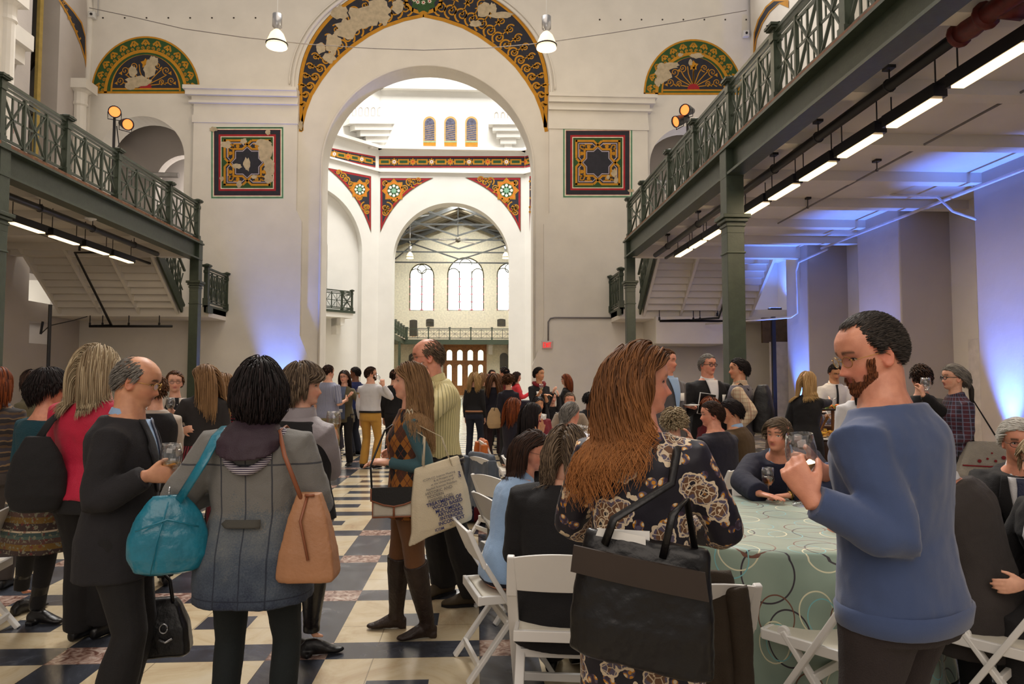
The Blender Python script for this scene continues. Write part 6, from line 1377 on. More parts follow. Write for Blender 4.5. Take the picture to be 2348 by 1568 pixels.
# bottle and napkin by the navy sleeve
bp = hit(1905, 1128, (0, 0, .782), (0, 0, 1)); t = thing('bottle', 'small green bottle wrapped by a white label behind the raised hands', 'bottle', bp)
Mb().lathe([(0, 0), (.032, 0), (.033, .11), (.028, .14), (.013, .17), (.012, .21), (0, .21)], n=18).build('glass_body', BOTG, t, True); Mb().lathe([(.0338, .03), (.0345, .105), (.0335, .105)], n=18).build('paper_label', WHITEP, t, True)
t = thing('napkin', 'folded white paper card standing on the ring cloth near the bottle', 'napkin', bp+Vector((.03, -.12, 0))); Mb().add([], []) if 0 else None
w = Mb(); w.add([(-.07, 0, 0), (.07, .01, 0), (.06, .05, .09), (-.06, .045, .1), (.06, .1, 0), (-.07, .09, 0)], [(0, 1, 2, 3), (3, 2, 4, 5)]); o = w.build('folded_sheet', WHITEP, t); q = o.modifiers.new('t', 'SOLIDIFY'); q.thickness = .002
# ================================================================ PEOPLE NEAR THE CAMERA
def basic(P, top=None, pants=None, shoes=LBLK, kind='shoe'):
    if pants: P.pants(*pants) if isinstance(pants, tuple) else P.pants(pants)
    if shoes and not (P.near == 9): P.shoes(shoes, kind)
# --- blue sweater man
P = Person('bearded man in a blue sweater and wire spectacles, holding up a wine glass', 2052, 2.10, -34, 1.80, skin='ruddy', yaw=-58, pitch=14, lean=2, slouch=6, wid=1.16, gir=1.05, near=1,
  arms=(('px', 1862, 1146, 1.95, (-.15, -.25, -1)), ('px', 1893, 1084, 2.22, (.5, .2, -1))), hands=(('hold', (-.05, .55, .85), (.75, .25, 0)), ('hold', (-.83, .56, .18), (-.5, -.8, .25))), nose=1.25)
P.top(BLUESW, .86, 1, .020, 'sweater', 1.475, .02, .022, dsc=.16); P.pants(GREYP, .010, .06, waist=.98); P.shoes(LBLK)
w = Mb(); w.rings([P.tring(.845, .018, 28), P.tring(.85, .027, 28), P.tring(.90, .031, 28), P.tring(.91, .024, 28)], cap=False); o = w.build('hem_band', BLUESW, P.root, True)
P.hair('recede', 'darkgrey', .022, 4500, .003, 6, .0017, comb=(0, -.6, .1), seed=2); P.hair('beard', 'gingerbeard', .016, 2400, .004, 5, .0017, comb=(0, .3, -.6), seed=5, name='beard'); P.glasses(GOLDM, .021, .0011)
gl = P.world(P.wr[1]); p = at(1846, 1088, 2.06); wine_glass(p+Vector((0, 0, -.088)), 'stemmed glass of white wine raised by the man in the blue sweater', 1.12, WINE, (R(4), R(-6), 0), fill=.25)
# --- floral woman
P = Person('woman with long copper hair in a paisley floral dress, black tote on her shoulder', 1466, 2.33, 18, 1.70, True, 1.1, 1.06, 'pink', yaw=76, near=1, lean=2, arms=((-.12, .30, 1.05, (-.9, -.3, -.8)), (.16, .30, 1.08, (.9, -.5, -.8))), nose=1.25, slouch=4)
P.top(FLORAL, .40, 1, .012, 'dress', 1.46, .03, .012, puff=.014); P.shoes(LBLK)
P.hair('long', 'ombre', .42, 1900, .024, 22, .0033, part=-.01, comb=(0, -1.1, -.05), wave=.026, seed=4, scale=1.03)
off = Vector((.0, -.28, .50)); t, off = held(P, 'tote_bag', 'large black leather tote with a taupe band across its front', 'bag', (.02, -.28, .79))
w = Mb(); rs = []
for z, hw, hd, sk in ((0, .195, .05, 0), (.01, .215, .062, 0), (.12, .212, .072, .0), (.26, .20, .060, .01), (.36, .185, .035, .02), (.375, .178, .02, .02)):
    rs.append([((hw*np.sign(cos(q))*abs(cos(q))**.45)+sk, hd*np.sign(sin(q))*abs(sin(q))**.7, z-.16*((hw*np.sign(cos(q))*abs(cos(q))**.45))*.9) for q in np.linspace(0, 2*pi, 41)[:-1]])
w.rings(rs); o = w.build('bag_body', LBLK, t, True); bake_later(o, .007, 3, .022, .12)
w = Mb(); w.rings([[((x*hw), y-.004, z-.145*x*hw) for x, y in ((-1, -.072), (-.5, -.080), (0, -.083), (.5, -.080), (1, -.072), (1, -.062), (0, -.07), (-1, -.062))] for z, hw in ((.25, .20), (.33, .19))]); w.build('taupe_band', M('taupe_leather', (52, 40, 32), .5), t)
w = Mb(); S_ = lambda x, y, z: tuple(P.T((x, y, z))-off); U_ = (0, -.7, .7)
w.tube([(-.10, -.05, .36), (-.07, -.07, .44), S_(.11, -.155, 1.30), S_(.125, -.12, 1.385), S_(.13, -.02, 1.435), S_(.13, .07, 1.40), S_(.14, .16, 1.2), (.12, .25, .42)], [.014]*8, 8, flat=.4, up=U_); w.tube([(.07, -.05, .33), (.10, -.06, .46), (.14, -.02, .50), (.165, .0, .33)], .011, 8, flat=.5); w.build('shoulder_strap', LBLK, t, True)
w = Mb(); w.add([(-.13, -.03, .38), (.02, -.03, .36), (.02, -.032, .385), (-.12, -.032, .405)], [(0, 1, 2, 3)]); w.cbox((-.05, .0, .37), (.16, .01, .05)); w.build('paper_sheet', WHITEP, t)
# --- suit man
P = Person('balding man in a black suit and gold spectacles holding a glass of white wine', 282, 3.28, 78, 1.70, skin='tan', yaw=6, pitch=13, lean=1, slouch=6, wid=1.02, gir=1.12, near=1, nose=1.0,
  arms=(('px', 352, 1262, 3.35, (-.3, -1, 0)), ('px', 335, 1092, 3.06, (.1, -.25, -1))), hands=(('hold', (0, .1, -1), (.9, 0, 0)), ('hold', (-.35, 1, .05), (-1, -.2, 0))))
P.pants(BLKJ, .014, .072); P.top(CHAR, .745, 1, .022, 'suit_jacket', 1.465, .05, .016); P.vshirt(LBLUE, 1.12, .07, .025, TIEB, .032, CHAR); P.collar(LBLUE, .058, .028, 1.482, tilt=.03); P.shoes(LBLK)
P.hair('bald', 'grey', .03, 1500, .004, 7, .0022, seed=6, comb=(0, -.5, -.4)); P.glasses(GOLDM, .022, .0016, .72)
w = Mb()
for i in range(4): w.lathe([(0, 0), (.008, 0), (.007, .004), (0, .004)], P.wr[1]+(P.el[1]-P.wr[1]).normalized()*(.03+.022*i)+Vector((.03, -.01, -.034)), 10, axis=(.6, 0, -.6))
w.build('cuff_buttons', GOLDM, P.root)
glass_in_hand(P, 1, 'glass of white wine at the chest of the man in the black suit', dz=-.075, s_=1.12, fill=.3, out=.02, fwd=.10)
t, off = held(P, 'handbag', 'black leather frame handbag with a brass zip, carried low by the suited man', 'bag', (-.20, .13, .29))
w = Mb(); w.rings([[(hd*y_, hw*x_, z) for x_, y_ in ((-1, -.6), (-.9, -1), (.9, -1), (1, -.6), (1, .6), (.9, 1), (-.9, 1), (-1, .6))] for z, hw, hd in ((0, .15, .07), (.015, .165, .085), (.14, .15, .075), (.24, .11, .045), (.275, .085, .02))]); o = w.build('bag_body', LBLK, t, True); bake_later(o, .008, 4, .008, .1)
w = Mb(); w.tube([(.04, -.07, .26), (.02, -.05, .36), (.0, .0, .42), (.02, .06, .36), (.04, .08, .26)], .009, 8); w.build('handle', LBLK, t, True)
w = Mb(); w.tube([(.085, -.03, .02), (.086, -.04, .1), (.07, -.05, .2), (.03, -.06, .26)], .005, 6); w.build('zip', GOLDM, t, True)
w = Mb(); w.tube([(.092, .05+.018*cos(a), .15+.022*sin(a)) for a in np.linspace(0, 2*pi, 13)], .004, 6); w.tube([(.094, .03, .10), (.096, .06, .085), (.094, .09, .10)], .006, 6); w.build('buckle', STEEL, t, True)
# --- denim jacket woman
P = Person('woman with black bobbed hair in a faded denim jacket, seen from behind', 592, 3.08, 2, 1.66, True, 1.22, 1.12, 'tan', yaw=-22, near=1,
  arms=(('px', 492, 1120, 3.26, (-.7, -.5, -1)), ('px', 690, 1130, 3.3, (.7, -.5, -1))), feet=((-.13, .0, -5), (.13, .0, 8)))
P.pants(DKTEALJ, .006, .05); P.top(DENIM, .705, 1, .024, 'denim_jacket', 1.455, .075, .018, puff=.012); P.shoes(LBLK)
P.patch('back_tab', fab('grey_denim_tab', (74, 72, 66)), ([(-.075, 1.045), (-.095, 1.062), (-.075, 1.08)], [(.075, 1.045), (.075, 1.08)]), .052, True, 4)
w = Mb(); rs = []
for r_, z_, y_, t_ in ((.075, 1.50, -.01, 0), (.105, 1.475, -.035, .1), (.135, 1.43, -.06, .25), (.13, 1.38, -.085, .5), (.10, 1.33, -.12, 1)):
    rs.append([P.T((r_*1.05*sin(a), y_+r_*.75*cos(a)-.03*(cos(a) < 0), z_))+Vector((0, 0, (-.10*t_ if cos(a) < -.2 else .05*t_)*abs(cos(a)))) for a in np.linspace(0, 2*pi, 29)[:-1]])
w.rings(rs[:4]); P.cloth(w, 'hood', HOOD, .018, .08, vox=.009)
w = Mb(); w.tube([P.T((.128*sin(a), -.035-.125*max(0, cos(a-pi)), 1.452-.165*max(0, -cos(a))**1.1)) for a in np.linspace(.9, 2*pi-.9, 26)], .020, 10, flat=.9); w.build('hood_rim', HOODR, P.root, True)
P.hair('bob', 'black', .15, 2000, .030, 14, .0034, comb=(0, -.35, -.3), seed=8, scale=1.05, stiff=.5, tuck=1.1)
def hobo(P, name, lab, off, W_, H_, D_, mat, pts, strapmat, sag=.5, sr=.012, flat=.35):
    t, o_ = held(P, name, lab, 'bag', off); w = Mb(); rs = []
    for z, f, d in ((0, .55, .5), (.04, .80, .85), (.22, 1.0, 1.0), (.5, .98, .9), (.75, .80, .65), (.93, .52, .35), (1, .40, .2)): rs.append([(D_*d*sin(q), W_*f*cos(q)+sag*W_*(1-z)*.0, H_*z) for q in np.linspace(0, 2*pi, 25)[:-1]])
    w.rings(rs); b = w.build('bag_body', mat, t, True); bake_later(b, .008, 3, .012, .1)
    w = Mb(); w.tube([Vector(p)-o_ for p in pts], sr, 8, flat=flat, up=(0, -.7, .7)); w.build('shoulder_strap', strapmat, t, True); return t, o_
s0 = P.T((-.135, -.02, 1.435))
t, o_ = hobo(P, 'shoulder_bag', 'glossy teal leather hobo bag on a denim shoulder', (-.31, -.17, .86), .16, .33, .075, LTEAL, [(-.26, -.19, 1.17), s0+Vector((-.03, -.155, -.10)), s0+Vector((-.0, -.10, .0)), s0+Vector((0, 0, .035)), s0+Vector((0, .1, -.03)), (-.27, -.0, 1.19)], LTEAL, sr=.024, flat=.2)
t.rotation_euler.z += R(-68); w = Mb(); w.tube([(.0+.017*cos(a), 0, .345+.017*sin(a)) for a in np.linspace(0, 2*pi, 13)], .004, 6); w.build('ring', STEEL, t, True)
w = Mb(); w.tube([(.075, -.12, .2), (.079, 0, .24), (.07, .12, .2)], .004, 6); w.tube([(.078, -.06, .02), (.083, -.04, .14), (.06, -.0, .31)], .003, 6); w.build('zip', LTEAL, t, True)
st = [c for c in t.children if c.name.startswith('shoulder_strap')][0]; st.rotation_euler.z = R(68)
s1 = P.T((.125, -.02, 1.435)); t, o_ = held(P, 'shoulder_bag', 'tan folding nylon tote hanging at the denim jacket', 'bag', (.275, -.12, .82))
w = Mb(); w.rings([[(sx_*x_, d*y_, z) for x_, y_ in ((-1, -.8), (-.6, -1), (.6, -1), (1, -.8), (1, .8), (.6, 1), (-.6, 1), (-1, .8))] for z, sx_, d in ((0, .115, .075), (.02, .125, .08), (.12, .115, .075), (.26, .085, .055), (.37, .05, .03))]); b = w.build('bag_body', LTAN, t, True); bake_later(b, .008, 2, .008, .12)
w = Mb(); w.tube([Vector(q)-o_ for q in ((.25, -.15, 1.16), s1+Vector((.05, -.14, -.08)), s1+Vector((0, -.06, .02)), s1+Vector((0, .03, .035)), s1+Vector((.04, .12, -.05)), (.28, -.0, 1.16))], .010, 8, flat=.5); w.build('shoulder_strap', LMAR, t, True)
w = Mb(); w.tube([(.0, -.035, .365), (-.02, -.07, .26), (.02, -.088, .1)], .006, 6, flat=.4); w.cbox((.01, -.04, .365), (.04, .012, .01)); w.build('flap_tab', LMAR, t, True)
# --- grey jacket woman
P = Person('woman with brown cropped hair in a silver grey jacket and black vest', 690, 3.85, 32, 1.67, True, 1.12, 1.1, 'fair', yaw=48, pitch=4, near=1,
  arms=(None, ('px', 752, 1010, 4.1, (.9, -.9, -.6))), hands=(None, ('hold', (.0, .9, .4), (-1, 0, 0))), feet=(('px', 668, 1490, 0), ('px', 722, 1492, 45)))
P.pants(RUSTT, .008, .050, to=.5); P.top(GREYJ, .88, 1, .018, 'jacket', 1.46, .03, .016, puff=.012); P.top(BLK, .90, 0, .030, 'vest', 1.44, .02, .008); P.collar(GREYJ, .085, .06, 1.455, tilt=.0, name='jacket_collar')
P.shoes(LBLK, 'boot'); P.hair('bob', 'greybrown', .115, 1500, .020, 12, .0036, comb=(.05, -.5, -.2), seed=9, scale=1.04, stiff=.5, tuck=.8); P.earring(1, WHITEP)
glass_in_hand(P, 1, 'half-hidden glass held by the woman in the silver grey jacket', dz=-.07, s_=1.1)
# --- boots woman
P = Person('young woman with long light brown hair, argyle vest and tall brown boots', 938, 4.33, -97, 1.69, True, 1.0, 1.0, 'fair', near=1, lean=-2, pitch=-2, yaw=6,
  arms=(('px', 892, 1060, 4.22, (-.4, -1, -.5)), ('px', 880, 1062, 4.45, (.4, -1, -.5))), hands=(('relax', (.35, 1, .1), (.3, 0, -1)), ('relax', (-.4, 1, .1), (-.3, 0, -1))), feet=(('px', 968, 1462, -12), ('px', 898, 1440, 4)))
P.pants(BROWNT, .007, .046, to=.5); P.top(TEALSH, .90, 1, .007, 'jersey_top', 1.46, disp=.008); P.top(ARGYLE, .80, 0, .019, 'vest', 1.465, .02, .008); P.shoes(LBRN, 'boot')
P.hair('long', 'ltbrown', .40, 1300, .016, 20, .0034, part=.0, comb=(0, -.35, -.1), wave=.012, seed=11, scale=1.02)
t, o_ = held(P, 'satchel', 'small black and cream satchel with cognac trim on the argyle vest', 'bag', (-.20, .09, .835))
Mb().cbox((0, 0, .075), (.07, .25, .15)).build('bag_body', fab('cream_canvas', (206, 198, 182)), t, bevel=.012)
w = Mb(); w.rings([[(x_, y_, z_) for y_, z_ in ((-.13, .175), (.13, .175), (.135, .10), (.06, .075), (.0, .065), (-.06, .075), (-.135, .10))] for x_ in (-.048, -.036)]); w.build('flap', LBLK, t)
w = Mb(); w.tube([(-.046, -.135, .17), (-.046, -.135, .10), (-.046, -.06, .072), (-.046, .0, .062), (-.046, .06, .072), (-.046, .135, .1), (-.046, .135, .17)], .006, 6); w.tube([(-.04, -.125, .15), (-.04, -.125, .0), (-.04, .125, .0), (-.04, .125, .15)], .006, 6); w.cbox((-.042, 0, .035), (.008, .012, .07)); w.build('trim', LMAR, t, True)
w = Mb(); w.tube([(0, .13, .14), (-.0, .14, .30), (.1, .06, .50), tuple(P.T((.08, .0, 1.44))-o_)], .007, 6); w.tube([(0, -.13, .14), (.04, -.2, .35), (.12, -.2, .5), tuple(P.T((.08, -.02, 1.44))-o_)], .007, 6); w.build('shoulder_strap', LBLK, t, True)
# canvas tote with printed text
t, o_ = held(P, 'tote_bag', 'natural canvas conference tote printed with dark blue lines of text', 'bag', (-.245, -.16, .755))
t.rotation_euler.z += R(4)
w = Mb(); hh = .40; prof = [(0, .175, .03), (.03, .185, .04), (.2, .17, .045), (.36, .14, .03), (.40, .135, .012)]
w.rings([[(d*x_, hw*y_-.10*(.4-z)+(.03 if z < .02 and y_ > .7 else 0), z-.26*hw*y_-(.05 if z < .02 and y_ > .7 else 0)) for y_, x_ in ((-1, -.5), (-.8, -1), (0, -1.1), (.8, -1), (1, -.5), (1, .5), (.8, 1), (0, 1.1), (-.8, 1), (-1, .5))] for z, hw, d in prof]); b = w.build('bag_body', CANVAS, t, True); bake_later(b, .008, 2, .008, .14)
w = Mb(); s2 = P.T((-.12, .0, 1.445))-o_
for y0_, x0_ in ((-.07, -.03), (.06, .02)): w.tube([(x0_, -.09, .38), (x0_-.0, -.03, .55), tuple(s2+Vector((-.045, -.02, -.06))), tuple(s2+Vector((0, y0_*.2, .022))), tuple(s2+Vector((.02, .04, -.06))), (x0_+.03, .07, .55), (x0_, .08, .38)], .012, 6, flat=.2)
w.build('handles', CANVAS, t, True)
def text_on(t, rows, mats, nm='printed_text'):
    cs = []
    for (s_, x, y, z, size, rot, mi) in rows:
        c = bpy.data.curves.new('lettering', 'FONT'); c.body = s_; c.size = size; c.extrude = .0006; c.offset = .0006 if mi == 0 else 0; c.align_x = 'CENTER'
        o = bpy.data.objects.new('lettering', c); S.collection.objects.link(o); cs.append((o, Matrix.Translation((x, y, z)) @ Matrix.Rotation(R(-90), 4, 'Z') @ Matrix.Rotation(R(90), 4, 'X') @ Matrix.Rotation(R(rot), 4, 'Z'), mi))
    bpy.context.view_layer.update(); dg = bpy.context.evaluated_depsgraph_get(); ws = [Mb() for _ in mats]
    for o, mt, mi in cs:
        me = bpy.data.meshes.new_from_object(o.evaluated_get(dg), depsgraph=dg); ws[mi].add([mt @ v.co for v in me.vertices], [tuple(p.vertices) for p in me.polygons])
    for o, _, _ in cs: bpy.data.objects.remove(o)
    for w_, m_ in zip(ws, mats): w_.build(nm, m_, t)
INKB = M('dark_blue_print', (26, 34, 96), .7, var=0); INKG = M('grey_print', (96, 92, 96), .7, var=0)
X0 = -.062; yl = -.05; A_ = 15
rows = [('ICOM-CC Interim Meeting', X0, yl+.04, .318, .018, A_, 1), ('& at Project and', X0, yl+.015, .306, .018, A_, 1), ('at the University of', X0, yl+.02, .285, .018, A_, 1), ('Applied Sciences Potsdam', X0, yl+.025, .262, .018, A_, 1), ('HISTORIC AND', X0, yl+.04, .232, .024, A_, 1), ('MODERN', X0, yl+.06, .204, .024, A_, 1), ('ASSEMBLAGES:', X0, yl+.028, .188, .024, A_, 1), ('TREATMENTS OF', X0, yl+.008, .170, .028, A_, 0), ('WOOD BASED', X0, yl-.012, .150, .028, A_, 0), ('MULTIMIDIA', X0, yl-.016, .124, .028, A_, 0), ('ARTWORKS', X0, yl-.030, .103, .028, A_, 0), ('/INTERIORS', X0, yl-.034, .078, .028, A_, 0), ('INCONTEXT', X0, yl-.038, .052, .028, A_, 0), ('ICOM', X0-.002, yl+.035, .005, .022, A_, 0), ('SIC', X0-.002, yl-.035, .030, .016, A_, 1), ('PHPJ', X0, yl-.075, .330, .018, A_-90, 0)]
text_on(t, rows, [INKB, INKG])
# --- yellow shirt man
P = Person('tall balding man in a yellow striped shirt drinking from a wine glass', 1004, 4.98, -112, 1.88, wid=1.0, gir=1.16, skin='pink', yaw=12, pitch=4, near=1, lean=2, slouch=7, nose=1.15,
  arms=(('px', 975, 876, 4.72, (-.7, .2, -1)), (.14, .22, 1.02)), hands=(('hold', (.35, .3, .8), (.9, .1, 0)), None), feet=(('px', 1082, 1388, 18), ('px', 1012, 1362, -20)))
P.pants(BLKJ, .018, .085, disp=.02); P.top(YSTR, .95, 1, .018, 'shirt', 1.475, -.02, .014, puff=.008); P.collar(YSTR, .066, .042, 1.48); P.belt(LBLK, .965, .026); P.shoes(SUEDE, sole=BLK)
P.hair('bald', 'greybrown', .03, 1100, .004, 6, .0024, comb=(0, -.5, -.5), seed=12); P.glasses(SPECG, .021, .0010, .7)
P.patch('necktie', fab('grey_gold_tie', (110, 104, 96)), ([(-.02, 1.05), (-.014, 1.43), (-.018, 1.46)], [(.03, 1.05), (.016, 1.43), (.018, 1.46)]), .03)
w = Mb(); w.tube([P.surf(.075, 1.46, .02), P.surf(.085, 1.40, .03), P.surf(.06, 1.3, .03), P.surf(.03, 1.18, .034)], .010, 6, flat=.25); w.tube([P.surf(-.075, 1.46, .02), P.surf(-.085, 1.40, .03), P.surf(-.06, 1.3, .03), P.surf(.02, 1.18, .034)], .010, 6, flat=.25); w.build('lanyard', TIEB, P.root, True)
wine_glass(P.Hp((-.01, .175, -.055)) and P.world(P.Hp((-.02, .17, -.10))), 'wine glass tipped at the mouth of the man in the yellow shirt', 1.0, WINE, (R(15), R(55), R(0)), fill=.1)
# --- red shirt woman
P = Person('woman with ash blond hair in a crimson blouse, seen from behind', 218, 4.28, 12, 1.77, True, 1.26, 1.12, 'fair', near=1, yaw=14, arms=((-.16, .26, 1.0), None), feet=(('px', 188, 1462, 0), ('px', 238, 1455, 10)))
P.pants(BLKJ, .014, .07); P.top(REDSH, .90, 1, .020, 'blouse', 1.45, .03, .022, puff=.012, dsc=.14); P.collar(REDSH, .085, .05, 1.465, tilt=0); P.shoes(LBLK)
P.hair('long', 'ashblond', .25, 1500, .028, 15, .0036, comb=(0, -.4, -.1), seed=13, scale=1.05, part=.01)
t, o_ = hobo(P, 'shoulder_bag', 'slouchy black shoulder bag against the crimson blouse', (-.17, -.21, .84), .155, .42, .08, fab('black_bag_cloth', (22, 20, 22)), [(-.17, -.21, 1.24), P.T((-.15, -.15, 1.34)), P.T((-.13, -.02, 1.445)), P.T((-.14, .10, 1.38)), (-.2, .14, 1.2)], fab('black_bag_cloth', (22, 20, 22)), sr=.03, flat=.25)
t.rotation_euler.z += R(-70); st = [c for c in t.children if c.name.startswith('shoulder_strap')][0]; st.rotation_euler.z = R(70)
# --- teal sweater woman
P = Person('woman with short black hair, teal sweater and folk-patterned skirt', 106, 4.62, 22, 1.65, True, 1.12, 1.12, 'pink', near=1, yaw=42, pitch=6, arms=((-.14, .22, 1.0), (.14, .24, 1.0)), feet=(('px', 55, 1398, 5), ('px', 92, 1424, 75)))
P.skirt(ETHNO, .56, .12); P.pants(BLK, .004, .046); P.top(TEALSW, .97, 1, .014, 'sweater', 1.42, -.0, .012); P.shoes(LBLK, 'ankle'); P.hair('bob', 'black', .10, 1300, .018, 11, .0036, comb=(.1, -.4, -.2), seed=14, scale=1.04, stiff=.5, tuck=.8, fringe=True); P.glasses(SPECB, .022, .0018, .7); P.earring(1, GOLDM)
w = Mb(); w.tube([P.T((.075*sin(a)*.8, .062*cos(a), 1.47)) for a in np.linspace(0, 2*pi, 25)], .004, 6, False); w.build('necklace', GOLDM, P.root, True)
# --- seated black cardigan
P = Person('seated person with greying brown hair in a loose black cardigan', 1292, 3.50, 14, 1.70, True, 1.35, 1.35, 'fair', seat=.45, lean=8, slouch=6, yaw=8, pitch=4, near=1, arms=((-.18, .34, .74), (.18, .34, .74)))
P.pants(BLK, .012, .06); P.top(BLK, .70, 1, .028, 'cardigan', 1.46, .03, .022, puff=.02, dsc=.18); P.shoes(LBLK); P.hair('long', 'greybrown', .20, 1500, .030, 14, .0036, comb=(0, -.5, -.1), seed=15, scale=1.04, wave=.014)
# --- light blue woman
P = Person('seated woman in a light blue shirt and thin spectacles, smiling sideways', 1166, 4.0, 74, 1.64, True, 1.1, 1.15, 'pink', seat=.45, lean=12, slouch=6, side=-2, yaw=42, pitch=8, near=1, arms=((-.2, .45, .80), (.22, .45, .80)))
P.pants(NAVYB, .012, .06); P.top(LBLUE, .88, 1, .018, 'shirt', 1.46, .02, .016, puff=.01); P.collar(LBLUE, .066, .045, 1.465); P.shoes(LBLK); P.hair('long', 'dkbrown', .23, 1300, .010, 14, .0036, comb=(0, -1.1, -.05), seed=16, scale=1.02, part=.02); P.glasses(SPECB, .02, .0011, .6)
# --- seated navy man
P = Person('seated man with grey-brown hair, navy sweater and blue collar, hands folded', 1800, 5.12, 204, 1.76, skin='ruddy', seat=.46, lean=24, slouch=10, side=6, yaw=26, pitch=-14, roll=-4, near=1, wid=1.16, gir=1.1, nose=1.15,
  arms=(('px', 1812, 1136, 4.66, (-1.2, .3, -.2)), ('px', 1742, 1132, 4.62, (1.2, .3, -.2))), hands=(('relax', (.95, .25, -.08), (0, .1, -1)), ('flat', (-.85, .5, -.06), (0, .1, -1))))
P.pants(GREYP, .012, .06); P.top(NAVYJ, .88, 1, .024, 'sweater', 1.46, .02, .018, puff=.014, dsc=.16); P.collar(LBLUE, .066, .05, 1.475); P.shoes(LBLK); P.hair('short', 'greybrown', .062, 2600, .008, 9, .0026, comb=(.6, -.1, -.1), seed=17, scale=1.02, stiff=.5)
w = Mb(); a = P.wr[0]; d = (P.el[0]-a).normalized(); w.lathe([(.030, -.008), (.032, 0), (.030, .008)], a+d*.0, 16, axis=tuple(d)); w.build('wristwatch', GOLDM, P.root, True)
# --- seated on the right
P = Person('seated back in a dark brown-grey suit beyond the blue sweater', 2222, 3.3, -34, 1.80, wid=1.15, gir=1.15, seat=.45, lean=14, slouch=6, side=-8, near=1, skin='pink', arms=((-.2, .5, .75), (.25, .45, .75)))
P.pants(DGR, .014, .07); P.top(DGR, .70, 1, .028, 'suit_jacket', 1.46, .04, .018); P.collar(WSH, .062, .03, 1.478); P.shoes(LBLK); P.hair('short', 'grey', .03, 700, .005, 6, .003, seed=18)
P = Person('seated white-haired man with moustache and spectacles in a black suit', 2338, 3.95, 222, 1.78, wid=1.1, gir=1.2, skin='ruddy', seat=.45, lean=14, slouch=4, yaw=-8, near=1, arms=(('px', 2290, 1240, 3.7), ('px', 2260, 1262, 3.6)), hands=None)
P.pants(BLKJ, .014, .07); P.top(BLK, .72, 1, .026, 'suit_jacket', 1.465, .04, .016); P.vshirt(WSH, 1.12, .06, .036, TIEB, .03, BLK); P.collar(WSH, .062, .04, 1.478); P.shoes(LBLK); P.hair('short', 'white', .04, 1500, .008, 7, .003, comb=(.4, -.3, 0), seed=19); P.glasses(SPECB, .022, .0016, .7)
w = Mb()
for i in range(60):
    x = -.03+.06*i/59; z = -.012-.12*abs(x)*abs(x)*6; y = head_front(x, z)+.001; w.tube([P.Hp((x, y, z)), P.Hp((x*1.15, y+.004, z-.010))], [.0022, .0012], 4)
w.build('moustache', M('white_moustache', (190, 184, 174), .6), P.root)
P = Person('seated woman in profile with a black jacket, cut by the picture edge', 2428, 3.25, -92, 1.66, True, 1.0, 1.05, 'fair', seat=.45, lean=10, near=1, arms=((-.2, .4, .72), (.2, .4, .72)))
P.pants(BLKJ, .012, .06); P.top(BLK, .72, 1, .024, 'jacket', 1.46, .04, .016); P.vshirt(WSH, 1.1, .05, .03); P.shoes(LBLK); P.hair('bob', 'ashblond', .10, 900, .014, 9, .004, comb=(0, -.7, -.1), seed=20)
# ================================================================ THE CROWD BEHIND
GREYBL = fab('blue_grey_top', (96, 108, 136)); LGREY = fab('light_grey_cloth', (164, 160, 164)); NBLK = fab('ink_black_dress', (18, 17, 20)); DJEAN = fab('dark_blue_jeans', (26, 32, 48))
def crowd(lab, px, Y, hd, H, fem=False, top=None, bot=BLKJ, hair=('short', 'brown', .04), skin='fair', near=3, sleeve=1, hem=None, shoes=LBLK, vshirt=None, skirt=None, glasses=None, hkw={}, shk='shoe', topname='top', **kw):
    P = Person(lab, px, Y, hd, H, fem, skin=skin, near=near, **kw)
    if skirt: P.skirt(bot, skirt); P.pants(BLK, .004, .04)
    else: P.pants(bot, .010, .056 if fem else .066, disp=.012)
    j = bool(vshirt); P.top(top, hem or (.80 if j else .92), sleeve, .022 if j else .013, 'jacket' if j else topname, 1.465, .03, .014)
    if vshirt: P.vshirt(vshirt[0], 1.1, .07, .036, vshirt[1] if len(vshirt) > 1 else None); P.collar(vshirt[0], .062, .04, 1.478)
    if shoes: P.shoes(shoes, shk)
    if hair: st, c, l = hair[:3]; P.hair(st, c, l, vol=hair[3] if len(hair) > 3 else (.014 if l > .08 else .007), seed=abs(int(px)), comb=kw.get('comb', (0, -.4, -.1)), **hkw)
    if glasses: P.glasses(glasses, .021, .0018 if near == 2 else .003)
    return P
c = crowd
# left side
P = c('woman in a zigzag-patterned knit, cut by the picture edge behind the teal sweater', -8, 5.6, -8, 1.68, True, WAVY, GREYLEG, ('long', 'auburn', .2), near=2, wid=1.1); P.shoes(LBRN, 'boot') if 0 else None
P = c('woman with dark headband seen in profile in front of the plain grey wall', 76, 7.4, -78, 1.68, True, OLIVE, BLKJ, ('bob', 'dkbrown', .14), near=2, yaw=0)
P = c('woman with glasses in a dotted blouse and cream cardigan, facing the viewer', 402, 7.7, 172, 1.67, True, DOTS, BURG, ('short', 'brown', .05), near=2, glasses=SPECB, yaw=-16, shoes=LORG, arms=(('px', 432, 962, 7.4), ('px', 400, 945, 7.35)), hands=(('hold', (-.6, .8, .1), (.8, .2, 0)), ('hold', (.5, .8, .1), (-.8, .2, 0)))); P.bun('brown', (0, -.1, .06), .035)
P.patch('cardigan_front', CREAMK, ([(-.19, .80), (-.19, 1.2), (-.13, 1.46)], [(-.09, .80), (-.085, 1.3), (-.06, 1.46)]), .022); P.patch('cardigan_front', CREAMK, ([(.09, .80), (.085, 1.3), (.06, 1.46)], [(.19, .80), (.19, 1.2), (.13, 1.46)]), .022)
w = Mb()
for i in (0, 1): w.tube([P.shj[i], P.shj[i].lerp(P.el[i], .5), P.el[i], P.el[i].lerp(P.wr[i], .6)], [.078, .066, .058, .050], 12)
